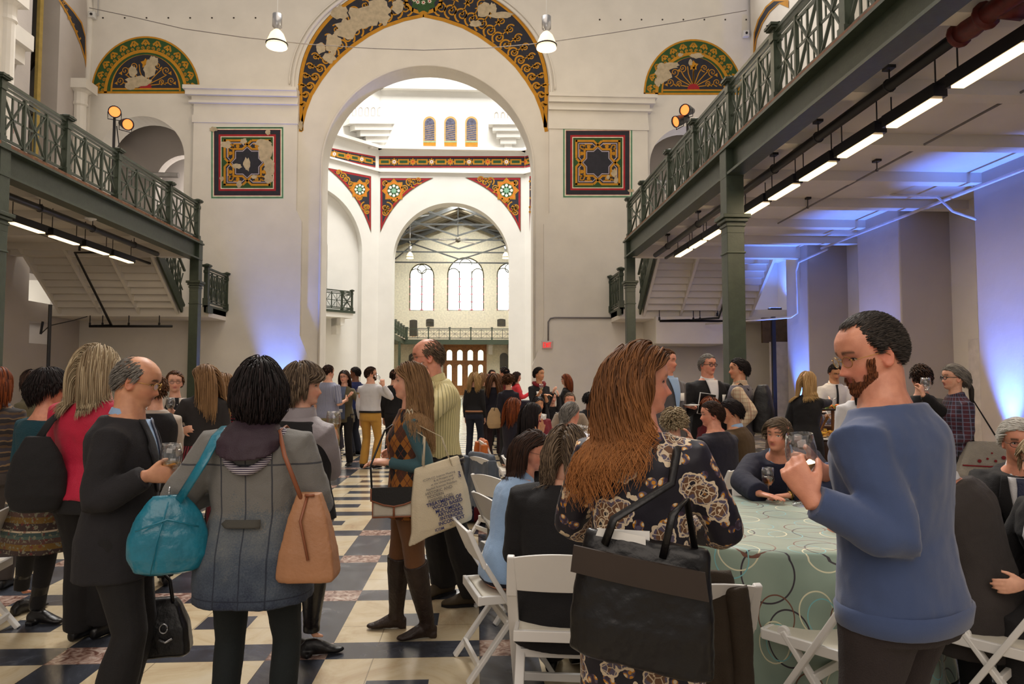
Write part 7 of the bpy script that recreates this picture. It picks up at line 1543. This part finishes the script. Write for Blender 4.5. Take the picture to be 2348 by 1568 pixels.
P.cloth(w, 'cardigan_sleeves', CREAMK); glass_in_hand(P, 1, 'red wine glass held against the dotted blouse', REDW, dz=-.06, s_=1.1); glass_in_hand(P, 0, 'pale wine glass held low between the dotted blouse and the long-haired woman', dz=-.08, s_=1.1)
P = c('person in a black vest with cream sleeves, half hidden behind the black-suited man', 358, 5.6, -28, 1.62, True, CREAMK, BLKJ, ('short', 'brown', .05), near=2, arms=((-.1, .3, 1.12), (.1, .3, 1.1))); P.top(BLK, .92, 0, .026, 'vest', 1.44, .02, .008)
P = c('person in a dark floral blouse holding a glass close behind the black-suited man', 322, 6.3, 96, 1.62, True, FLORAL, BLKJ, ('bob', 'dkbrown', .1), near=2, arms=(None, ('px', 346, 992, 6.0)), hands=(None, ('hold', (.0, 1, .2), (-1, 0, 0)))); glass_in_hand(P, 1, 'glass of pale wine beside the floral sleeve behind the suit', dz=-.05, s_=1.1)
P = c('woman with very long light brown hair, dark jacket over a red striped dress', 470, 6.9, -28, 1.73, True, DKGJ, RVST, ('long', 'ltbrown', .40, .018), near=2, yaw=-50, hem=.97, shoes=None, wid=1.08, arms=(('px', 420, 985, 6.6), None)); 
m_ = P.skirt(RVST, .74, .08, 'knit_dress'); P.shoes(SUEDE)
P = c('woman with wavy hair in a red and black striped knit behind the denim jacket', 512, 7.4, 12, 1.65, True, RSTR, BLKJ, ('long', 'ltbrown', .34, .02), near=2, hkw=dict(wave=.02), hem=.85)
# group in front of the archway
P = c('man in a blue striped shirt and khaki trousers seen from behind', 752, 12.6, 28, 1.83, False, BSTR, KHAKI, ('short', 'dkbrown', .03), wid=1.1, gir=1.15, near=2, sleeve=.5, shoes=LORG, arms=(None, ('px', 792, 918, 12.7)), yaw=14, hem=.86)
P = c('smiling woman with dark hair, olive cardigan and white badge, facing the viewer', 790, 13.1, 190, 1.74, True, OLIVE, BLKJ, ('long', 'dkbrown', .22), near=2, glasses=SPECB, hem=.8, arms=(('px', 826, 914, 12.8), ('px', 800, 908, 12.8))); P.patch('undershirt', GREYBL, ([(-.06, .86), (-.06, 1.46)], [(.06, .86), (.06, 1.46)]), .02); P.badge(.02, 1.02); glass_in_hand(P, 0, 'small glass held by the smiling woman in the olive cardigan', dz=-.05)
P = c('man in a navy blue shirt standing behind the olive cardigan', 815, 14.8, -60, 1.83, False, NBLUE, DJEAN, ('short', 'black', .03), 'brown', near=2, yaw=-20)
P = c('bearded man in a white shirt and mustard chinos sipping from a glass', 850, 12.7, 22, 1.80, False, WSH, MUST, ('short', 'dkbrown', .03), near=2, wid=1.04, yaw=52, hem=.97, arms=(None, ('px', 879, 884, 12.5, (1, 0, -.6))), hands=(None, ('hold', (-.3, .1, .9), (-.3, .9, 0)))); P.belt(LBLK, .98, .022); P.hair('beard', 'dkbrown', .015, 300, .004, 4, .004, comb=(0, .3, -.5), name='beard', seed=7); P.glasses(SPECB, .021, .002); wine_glass(P.world(P.grip(1))+Vector((0, 0, -.03)), 'glass raised to the mouth of the man in mustard chinos', 1.0, None, (0, R(-40), 0))
P = c('person in dark clothes mostly hidden by the long-haired woman in the argyle vest', 905, 13.4, 8, 1.76, False, NBLK, NBLK, ('short', 'dkbrown', .04))
# group right of the yellow shirt
P = c('woman with bushy blond hair, black top and jeans, back turned before the oak doors', 1088, 13.9, 14, 1.71, True, NBLK, DJEAN, ('long', 'blond', .26, .035), near=2, hkw=dict(wave=.03)); P.belt(LTAN, .98, .02)
P = c('woman in a grey-green coat just right of the bushy blond hair', 1106, 15.2, 60, 1.72, True, OLIVE, BURG, ('long', 'ltbrown', .22))
P = c('woman with straight long brown hair and a navy jacket seen from behind', 1134, 14.4, 6, 1.70, True, NAVYB, BURG, ('long', 'brown', .40, .02))
P = c('woman in a red top facing the viewer between two long-haired backs', 1118, 17.0, 178, 1.70, True, MAROON, BLKJ, ('long', 'auburn', .22))
P = c('dark-haired man whose head shows above the red-topped woman', 1128, 19.0, 150, 1.82, False, GREYS, BLKJ, ('short', 'dkbrown', .04))
P = c('dark-haired man in a maroon sweater in profile by the inner archway', 1156, 16.2, -60, 1.85, False, MAROON, DJEAN, ('short', 'black', .05))
P = c('woman with curly cropped hair in a navy dress, beige bag at her side', 1166, 13.0, 10, 1.66, True, NAVYB, BLKJ, ('bob', 'brown', .05, .03), near=2, yaw=20, hkw=dict(wave=.02))
t, o_ = hobo(P, 'shoulder_bag', 'beige slouchy shoulder bag on the navy dress', (-.26, -.12, .72), .16, .40, .07, M('beige_bag', (170, 142, 104), .7), [(-.24, -.14, 1.05), P.T((-.13, -.10, 1.38)), P.T((-.12, .0, 1.45)), (-.24, .05, 1.05)], BLK, sr=.014); t.rotation_euler.z += R(-60)
P = c('woman in a coral cardigan holding a glass beside the white jamb', 1184, 17.2, 82, 1.76, True, CORAL, BLKJ, ('long', 'dkbrown', .2), near=2, arms=(None, (.2, .32, 1.25))); glass_in_hand(P, 1, 'tiny glass in the hand of the woman in the coral cardigan', dz=-.05)
P = c('dark-haired woman in black with a dark red scarf and white badge', 1236, 13.1, 165, 1.80, True, NBLK, NBLK, ('short', 'black', .04), 'olive', near=2, yaw=-35, sleeve=.75, hem=.7, arms=(('px', 1250, 905, 12.8), ('px', 1238, 900, 12.8)), hands=(('relax', (-.7, .7, 0), (0, 0, -1)), ('hold', (.4, .9, .1), (-1, 0, 0)))); P.bun('black', (0, -.1, .03), .035)
w = Mb(); w.tube([P.T((.10*sin(a), .085*cos(a), 1.475))+Vector((0, 0, -.05*cos(a) if cos(a) > 0 else 0)) for a in np.linspace(0, 2*pi, 25)], .036, 8, False); P.cloth(w, 'scarf', DKRED, .02, .05); P.badge(.06, 1.28, .05, .045, .024); glass_in_hand(P, 1, 'glass of white wine held over the dark dress beneath the red scarf', dz=-.04)
P = c('red-haired woman in a black dress facing left by the plain end wall', 1299, 14.6, -72, 1.69, True, NBLK, NBLK, ('long', 'auburn', .26), near=2, hem=.6, glasses=SPECB); P.badge(-.08, 1.25, .05, .045)
P = c('seated woman in black with hands raised before her face', 1266, 13.6, 172, 1.66, True, NBLK, BLKJ, ('short', 'dkbrown', .04), near=2, seat=.46, arms=(('px', 1280, 905, 13.2), ('px', 1268, 900, 13.25)))
P = c('seated person with black curly hair and a black T-shirt, back to the viewer', 1352, 11.9, 12, 1.70, False, NBLK, BLKJ, ('bob', 'black', .07, .02), 'brown', near=2, seat=.46, sleeve=.5, arms=((-.45, .3, .8), (.45, .3, .8)), hkw=dict(wave=.02))
P = c('seated man with short grey-brown hair facing the viewer across the white table', 1306, 10.9, 184, 1.74, False, TAUPE, BLKJ, ('short', 'greybrown', .03), 'pink', near=2, seat=.46, wid=1.1, arms=((-.3, .4, .8), (.3, .4, .8)))
P = c('seated woman with chestnut hair and dark top turned towards the white table', 1176, 9.2, 58, 1.68, True, NAVYB, BLKJ, ('long', 'auburn', .26, .018), near=2, seat=.46, wid=1.1, arms=((-.2, .45, .8), (.2, .45, .8)))
P = c('seated young woman with long black hair wiping her mouth with a napkin', 1216, 7.3, 52, 1.68, True, BLK, BLKJ, ('long', 'black', .34, .016), 'olive', near=1, seat=.46, yaw=18, pitch=10, arms=(('px', 1238, 1000, 7.1, (-.3, -.2, -1)), ('px', 1242, 992, 7.0, (.3, -.2, -1))), hands=(('flat', (0, .25, 1), (.6, -.4, 0)), ('flat', (0, .15, 1), (-.6, -.4, 0)))); P.earring(1, WHITEP)
pp = P.world(P.wr[1]+P.hd[1][1]*.15); w = Mb(); w.add([(-.03, 0, -.02), (.03, .01, -.01), (.035, 0, .04), (-.02, -.01, .05), (0, -.03, .02)], [(0, 1, 4), (1, 2, 4), (2, 3, 4), (3, 0, 4)]); o = w.build('paper_napkin', WHITEP); o.location = pp; q = o.modifiers.new('t', 'SOLIDIFY'); q.thickness = .004; tag(o, 'crumpled white paper napkin pressed to the mouth of the black-haired woman', 'napkin')
P = c('seated woman whose face shows just behind the woman wiping her mouth', 1234, 10.2, 170, 1.66, True, MAROON, BLKJ, ('long', 'black', .2), 'olive', near=2, seat=.46)
P = c('seated man with a long grey ponytail in a white pinstripe shirt', 1308, 6.95, 22, 1.72, False, WSTR, BLKJ, ('recede', 'grey', .06, .008), 'pink', near=1, seat=.46, wid=1.14, gir=1.15, yaw=28, arms=((-.2, .45, .85), (.2, .45, .85)), comb=(0, -1, -.1)) if 0 else c('seated man with a long grey ponytail in a white pinstripe shirt', 1308, 6.95, 22, 1.72, False, WSTR, BLKJ, ('short', 'grey', .07, .006), 'pink', near=1, seat=.46, wid=1.14, gir=1.15, yaw=28, arms=((-.2, .45, .85), (.2, .45, .85)))
P.collar(WSTR, .064, .04, 1.475); P.bun('grey', (0, -.105, .04), .03, 'ponytail', .30)
# the tables on the right
P = c('man in a grey suit jacket with brown hair, half hidden by the copper-haired woman', 1528, 7.9, 150, 1.92, False, GREYS, BLKJ, ('short', 'brown', .04), 'ruddy', near=2, vshirt=(LBLUE,), wid=1.05, yaw=-20); P.badge(-.08, 1.27, .05, .04, .03)
P = c('grey-haired man with dark spectacles in a black blazer holding a plate', 1622, 8.3, 172, 1.885, False, BLK, BLKJ, ('short', 'grey', .03, .006), 'ruddy', near=1, vshirt=(WSH,), wid=1.12, gir=1.15, yaw=-14, glasses=SPECB, arms=(('px', 1570, 905, 7.45) and None, ('px', 1592, 934, 7.95)), hands=(None, ('flat', (.6, .75, .0), (0, .1, 1)))); P.badge(-.13, 1.27, .05, .04, .034)
pl = P.world(P.wr[1]+P.hd[1][1]*.13+Vector((0, 0, .02))); t = thing('side_plate', 'small white plate held by the grey-haired man in the blazer', 'plate', pl); Mb().lathe([(0, 0), (.05, .0), (.09, .012), (.092, .016), (.05, .005), (0, .005)], n=24).build('plate_dish', WHITEP, t, True)
t = thing('notebook', 'black notebook with white page edges under the arm of the grey-haired man', 'notebook', P.world((.13, .19, 1.10))); t.rotation_euler = (R(5), R(8), R(8)); Mb().cbox((0, 0, .12), (.20, .018, .25)).build('pages', WHITEP, t); Mb().cbox((0, -.011, .12), (.19, .004, .24)).build('cover', LBLK, t)
P = c('man with black hair in a grey vest over a plaid shirt, wearing a backpack', 1696, 8.2, -58, 1.83, False, PLS, BLKJ, ('short', 'black', .05, .01), 'tan', near=1, wid=1.06, yaw=-28, arms=(('px', 1742, 985, 7.2) and ('px', 1690, 985, 7.9), None)); P.top(MGREY, .90, 0, .024, 'vest', 1.455, .02, .01); P.collar(PLS, .064, .04, 1.475); P.badge(.09, 1.24, .05, .05, .03)
t, o_ = held(P, 'backpack', 'black backpack on the man in the grey vest', 'bag', (0, -.25, .92))
w = Mb(); w.rings([[(hw*np.sign(cos(q))*abs(cos(q))**.6, hd*np.sign(sin(q))*abs(sin(q))**.6, z) for q in np.linspace(0, 2*pi, 25)[:-1]] for z, hw, hd in ((0, .13, .07), (.02, .16, .10), (.25, .165, .115), (.45, .14, .085), (.54, .09, .05))]); b = w.build('bag_body', M('black_pack_nylon', (20, 20, 22), .6, bump=.2), t, True); bake_later(b, .011, 3, .012, .08)
for sg in (-1, 1): w = Mb(); w.tube([Vector(q)-o_ for q in (P.T((sg*.10, -.12, 1.40)), P.T((sg*.11, -.03, 1.475)), P.T((sg*.115, .11, 1.38)), P.T((sg*.13, .155, 1.25)), P.T((sg*.17, .05, 1.08)))], .02, 6, flat=.35); w.build('shoulder_strap', BLK, t, True)
P = c('seated man in a navy blazer with receding dark hair, back to the viewer', 1652, 6.5, -34, 1.76, False, NAVYB, BLKJ, ('short', 'dkbrown', .04, .007), 'pink', near=1, seat=.46, wid=1.2, gir=1.15, yaw=-48, lean=10, hem=.8, arms=((-.25, .45, .78), (.25, .4, .78)))
P = c('seated man with black hair in a brown tweed jacket', 1702, 7.0, -46, 1.76, False, BRJ, BLKJ, ('short', 'black', .06, .009), 'tan', near=1, seat=.46, wid=1.12, gir=1.1, yaw=-36, lean=12, hem=.8, pitch=6, arms=((-.25, .45, .78), (.25, .4, .78))); P.collar(LBLUE, .062, .035, 1.478)
P = c('seated red-haired woman with glasses behind the navy blazer', 1628, 8.0, -110, 1.74, True, MAROON, BLKJ, ('bob', 'auburn', .10, .016), near=2, seat=.46, glasses=SPECB)
P = c('seated person with fluffy grey-blond hair behind the copper-haired woman', 1545, 6.0, 14, 1.66, True, MGREY, BLKJ, ('bob', 'ashblond', .06, .02), near=2, seat=.46, arms=((-.2, .4, .8), ('px', 1588, 1012, 5.7, (.5, -.2, -1))), hkw=dict(wave=.02))
# buffet
P = c('blond woman in a black cardigan reaching over the buffet', 1846, 7.95, 40, 1.68, True, BLK, BLK, ('long', 'blond', .26, .016), near=1, lean=10, yaw=18, hem=.72, arms=((-.15, .25, 1.1), ('px', 1916, 920, 8.6, (.6, -.6, -.6))))
P = c('waiter in a white shirt and black tie bending over the carafes', 1908, 10.6, 184, 1.82, False, WSH, BLKJ, ('short', 'black', .03, .006), 'olive', near=2, lean=8, pitch=22, sleeve=1, arms=((-.2, .35, 1.0), (.25, .35, 1.0))); P.patch('necktie', BLK, ([(-.02, 1.08), (-.012, 1.44), (-.018, 1.465)], [(.02, 1.08), (.012, 1.44), (.018, 1.465)]), .03); P.collar(WSH, .062, .035, 1.478)
P = c('person with a dark ponytail in a white blouse, half hidden behind the bearded man', 1966, 6.6, 8, 1.66, True, WSH, BLKJ, ('short', 'black', .05), near=2, hem=.86, wid=1.08); P.bun('black', (-.05, -.10, -.02), .03, 'ponytail', .16)
t, o_ = hobo(P, 'shoulder_bag', 'mustard leather bag on the white blouse behind the bearded man', (.03, -.22, .88), .13, .34, .06, M('mustard_bag', (182, 130, 66), .5), [(.0, -.2, 1.2), P.T((.1, -.13, 1.36)), P.T((.13, .0, 1.46))], M('mustard_bag', (182, 130, 66)), sr=.014)
P = c('dark-haired person in a black jacket raising a glass behind the blue shoulder', 2112, 6.5, 12, 1.72, True, BLK, BLKJ, ('short', 'dkbrown', .05, .012), near=2, wid=1.1, arms=(None, ('px', 2116, 905, 6.2, (.8, -.2, -1))), hands=(None, ('hold', (0, .3, 1), (-.6, .6, 0)))); wine_glass(at(2123, 898, 6.25)+Vector((0, 0, -.09)), 'empty glass raised beside the dark-haired person in the black jacket', 1.15, None)
w = Mb(); w.tube([P.T((.02, -.135, 1.2)), P.T((.05, -.14, 1.36)), P.T((.07, -.10, 1.43))], .014, 6, flat=.3); w.build('bag_strap', LMAR, P.root)
P = c('grey-haired woman with a ponytail, glasses and plum plaid shirt', 2190, 6.25, -84, 1.72, True, PLD, BLKJ, ('short', 'grey', .08, .010), near=1, glasses=SPECB, wid=1.05, hem=.82, hkw=dict(), arms=((-.1, .25, 1.05), None)); P.bun('darkgrey', (0, -.12, .0), .03, 'ponytail', .20); P.earring(-1); P.collar(PLD, .07, .04, 1.465)
t, o_ = held(P, 'shoulder_bag', 'pale grey canvas bag with dark red dots beside the plaid shirt', 'bag', (-.20, -.13, .72)); GB = M('pale_grey_canvas', (150, 144, 134), .9, bump=.3, bs=90)
w = Mb(); w.rings([[(d*x_, hw*y_, z) for y_, x_ in ((-1, -.6), (-.8, -1), (.8, -1), (1, -.6), (1, .6), (.8, 1), (-.8, 1), (-1, .6))] for z, hw, d in ((0, .26, .05), (.04, .27, .06), (.2, .21, .05), (.34, .15, .02))]); b = w.build('bag_body', GB, t, True); bake_later(b, .01, 2, .012, .1)
w = Mb()
for y_, z_, r_ in ((-.12, .2, .018), (-.05, .17, .012), (.02, .19, .01), (.09, .17, .016), (-.02, .24, .008)): w.lathe([(0, 0), (r_, 0), (r_, .008), (0, .01)], (-.062, y_, z_), 8, axis=(-1, 0, 0))
w.tube([(-.055, -.23, .13), (-.066, 0, .12), (-.055, .23, .13)], .007, 6); w.build('dots_and_seam', DKRED, t); w = Mb(); w.tube([(0, -.13, .33), tuple(P.T((-.14, -.03, 1.44))-o_+Vector((0, -.04, 0))), (0, .1, .34)], .008, 6); w.build('shoulder_strap', BLK, t)
# ---- food, carafes, glasses on the tables
CR = M('toasted_cracker', (190, 138, 74), .8, var=.3, vs=20); GRNF = M('salad_green', (110, 136, 60), .7, var=.4, vs=30); ORF = M('orange_fruit', (214, 120, 44), .6, var=.2); YEL = M('yellow_cheese', (226, 178, 60), .6)
bx, by = pb.x, 8.9
def platter(lab, x, y, z, r, cols, n, hgt=.03, seed=1):
    t = thing('food_platter', lab, 'platter', (x, y, z)); Mb().lathe([(0, 0), (r*.9, 0), (r, .02), (r*.97, .025), (r*.88, .008), (0, .008)], n=28).build('tray', BLACKPIPE, t, True); rg = random.Random(seed)
    for ci, cm in enumerate(cols):
        w = Mb()
        for i in range(n):
            a = rg.uniform(0, 6.28); q = r*.8*math.sqrt(rg.random()); c = Vector((q*cos(a), q*sin(a), .02+hgt*rg.random())); d = Vector((rg.uniform(-1, 1), rg.uniform(-1, 1), rg.uniform(-.2, .5))).normalized()*.03
            w.beam(c-d, c+d, .035, .012)
        o = w.build('food_heap', cm, t); o['kind'] = 'stuff'
platter('round black platter heaped with crackers on the brown buffet', at(1900, 985, 8.45).x, 8.45, .865, .30, (CR, CR, YEL), 40, .07, 2)
platter('upper tray of salad bites on the buffet riser', at(1888, 938, 8.75).x, 8.75, 1.20, .24, (GRNF, ORF), 30, .05, 3)
platter('dark tray of orange bites behind the blond woman', at(1862, 945, 9.3).x, 9.3, 1.12, .18, (ORF, CR), 24, .04, 4)
riser = at(1888, 938, 8.75).x; t = thing('buffet_riser', 'wooden riser holding the upper salad tray on the buffet', 'stand', (riser, 8.75, .865)); w = Mb(); w.cbox((.12, 0, .165), (.03, .03, .33)); w.build('post', OAK, t); w = Mb(); w.cbox((-.12, 0, .165), (.03, .03, .33)); w.build('post', OAK, t)
r2 = at(1862, 945, 9.3).x; tag(Mb().lathe([(.16, .865), (.13, 1.11), (0, 1.11)], (r2, 9.3, 0), 16).build('draped_riser', BRCL), 'brown cloth riser under the tray of orange bites', 'stand')
t = thing('bread_stick_basket', 'bundle of golden breadsticks standing between the trays', 'basket', (at(1892, 975, 8.72).x, 8.95, .865)); w = Mb(); rg = random.Random(3); w.lathe([(0, 0), (.07, 0), (.09, .08), (.08, .08), (0, .02)], n=14); w.build('basket', CR, t)
w = Mb()
for i in range(22): a = rg.uniform(0, 6.28); w.tube([(.03*cos(a), .03*sin(a), .02), (.16*cos(a), .13*sin(a), .22+.05*rg.random())], .006, 5)
o = w.build('breadsticks', CR, t); o['kind'] = 'stuff'
for i, (x, y, lb) in enumerate(((1884, 925, 'tallest glass carafe in front of the waiter'), (1912, 928, 'round-bellied glass carafe in front of the waiter'), (1868, 930, 'small glass carafe nearest the blond hair'))):
    p_ = at(x, y, 9.75); s_ = (1.1, 1.2, .8)[i]; t = thing('carafe', lb, 'carafe', (p_.x, 9.75, .955)); Mb().lathe([(0, 0), (.08*s_, 0), (.09*s_, .04), (.085*s_, .09), (.03*s_, .2*s_), (.022*s_, .27*s_), (.035*s_, .31*s_), (.033*s_, .31*s_), (.02*s_, .27*s_), (.027*s_, .2*s_)], n=18).build('carafe_glass', CLEAR, t, True)
    Mb().lathe([(0, .005), (.078*s_, .01), (.08*s_, .08), (.0, .085)], n=16).build('water', glass_mat('clear_water', (225, 235, 240), .05), t, True)
for i in range(5): tag(Mb().lathe([(0, 0), (.06, 0), (.095, .016), (.096, .02), (.06, .007), (0, .006)], (at(1858, 1000, 8.35).x, 8.32, .866+.018*i), 20).build('stacked_plate', WHITEP, None, True), 'white plate of the small stack at the buffet edge', 'plate', 'plates stacked at the buffet edge')
t = thing('serving_tray', 'long white serving tray with red-and-white cake at the buffet edge', 'tray', (at(1922, 1008, 8.25).x, 8.3, .866)); Mb().box((-.3, -.12, 0), (.3, .12, .02)).build('tray', WHITEP, t, bevel=.006); w = Mb(); w.cbox((.12, 0, .05), (.14, .1, .06)); w.build('cake', M('pink_cake', (216, 150, 120), .8, var=.3, vs=30), t); w = Mb(); w.beam((-.2, -.05, .03), (.02, .05, .05), .02, .004); w.build('serving_fork', STEEL, t)
def litter(cx, cy, r, h, n, lab, g, seed, y0=-9):
    rg = random.Random(seed)
    for i in range(n):
        a = rg.uniform(0, 6.28); q = r*(.35+.55*rg.random()); wine_glass((cx+q*cos(a), cy+q*sin(a), h+.002), lab.replace('wine glass', 'pale wine glass' if i % 3 else 'red wine glass'), 1.05, WINE if i % 3 else REDW, None, ('pale ' if i % 3 else 'red ')+g, .2+.4*rg.random())
litter(p.x, 9.6, .74, .76, 12, 'wine glass among the crowd of glasses on the white table behind the ponytailed man', 'glasses on the white table behind the ponytail', 5)
litter(p2.x, 13.2, .68, .76, 10, 'wine glass on the farther white table near the end wall', 'glasses on the farther white table', 6)
litter(p3.x, 7.3, .5, .76, 5, 'wine glass on the white table between the seated blazers', 'glasses between the seated blazers', 7)
t = thing('water_bottle', 'small clear water bottle with a blue label on the white table', 'bottle', (at(1276, 960, 9.1).x, 9.1, .762)); Mb().lathe([(0, 0), (.032, 0), (.033, .14), (.014, .18), (.014, .2), (0, .2)], n=16).build('bottle_body', CLEAR, t, True); Mb().lathe([(.034, .05), (.0345, .11), (.033, .11)], n=16).build('blue_label', M('cyan_label', (30, 140, 200), .5), t, True)
t = thing('votive_candle', 'small glowing candle glass on the white table', 'candle', (at(1278, 978, 8.95).x, 8.95, .762)); Mb().lathe([(0, 0), (.03, 0), (.034, .07), (.031, .07), (0, .01)], n=14).build('candle_glass', CLEAR, t, True); Mb().lathe([(0, .01), (.026, .01), (.026, .04), (0, .042)], n=12).build('flame_wax', M('candle_glow', (255, 190, 110), emit=2.5, var=0), t, True)
# ---- things on the floor and on chair backs in the aisle
t = thing('duffel_bag', 'red and navy bag on the floor beside the aisle chair', 'bag', (at(1072, 1090, 7.6).x, 7.9, 0)); w = Mb(); w.rings([[(x_, .14*cos(q), .16+.16*sin(q)) for q in np.linspace(0, 2*pi, 17)[:-1]] for x_ in (-.2, -.17, .17, .2)]); b = w.build('bag_body', stripes('red_navy_bag_cloth', (110, 24, 40), (24, 28, 60), .16, .07, 'x'), t, True)
t = thing('backpack', 'black studded backpack on the floor by the draped denim jacket', 'bag', (at(1160, 1100, 6.4).x, 6.5, 0)); w = Mb(); w.rings([[(hw*cos(q), .12*sin(q), z) for q in np.linspace(0, 2*pi, 17)[:-1]] for z, hw in ((0, .13), (.03, .17), (.25, .17), (.4, .11), (.45, .05))]); b = w.build('bag_body', LBLK, t, True); bake_later(b, .012, 2, .012, .1)
w = Mb(); [w.lathe([(0, 0), (.008, 0), (0, .006)], (-.08+.05*i, -.125, .12+.05*(i % 2)), 6, axis=(0, -1, 0)) for i in range(4)]; w.build('studs', GOLDM, t)
def drape(lab, name, px, Y, hd, mat, W_=.25, top_=.84, hem=.35, cat='jacket', dpt=.12, bs_=.24):
    p_ = at(px, 868, Y); t = thing(name, lab, cat, (p_.x, Y, 0), -R(hd)); w = Mb(); rs = []
    for j in range(15):
        u = -1+2*j/14; ring = []
        for s_, k in ((-1, 0), (-1, .3), (-1, .65), (-1, 1), (1, 1), (1, .5), (1, 0)):
            z = hem+(top_-hem)*k+.03*sin(3*u+2*k)*(1-k)-.03*u*u; y_ = -bs_+s_*(.018+(1-k)*dpt*.3)+.025*sin(7*u+k)*(1-k); ring.append((u*W_*(1+.12*(1-k)), y_, z if s_ < 0 else max(z, top_-.25+.25*k)))
        rs.append(ring)
    w.rings(rs); o = w.build('cloth', mat, t, True); bake_later(o, .012, 4, .02, .1)
    for sg in (-1, 1): w = Mb(); w.tube([(sg*W_*1.0, -bs_-.02, top_-.06), (sg*W_*1.12, -bs_-.04, top_-.25), (sg*W_*1.1, -bs_-.05, hem+.02)], [.05, .045, .04], 10); o = w.build('sleeve', mat, t, True); bake_later(o, .012, 3, .012, .08)
    return t
drape('grey denim jacket draped over the back of an aisle chair', 'denim_jacket', 1150, 7.2, 60, fab('grey_washed_denim', (84, 92, 104), .9, .25), .24, .86, .28)
drape('orange quilted coat hanging on the chair behind the denim one', 'coat', 1150, 9.0, 80, fab('orange_quilt', (190, 98, 24), .6), .22, .84, .3)
drape('brown waxed jacket hung on the chair beside the floral dress', 'jacket', 1556, 2.95, -4, fab('brown_waxed_cotton', (58, 47, 34), .8, .2), .12, .86, .30)
drape('dark jacket lying over the seat of the empty chair by the blue sweater', 'jacket', 1900, 3.2, -38, fab('black_brown_jacket', (30, 25, 24)), .2, .66, .42)
bake_all()
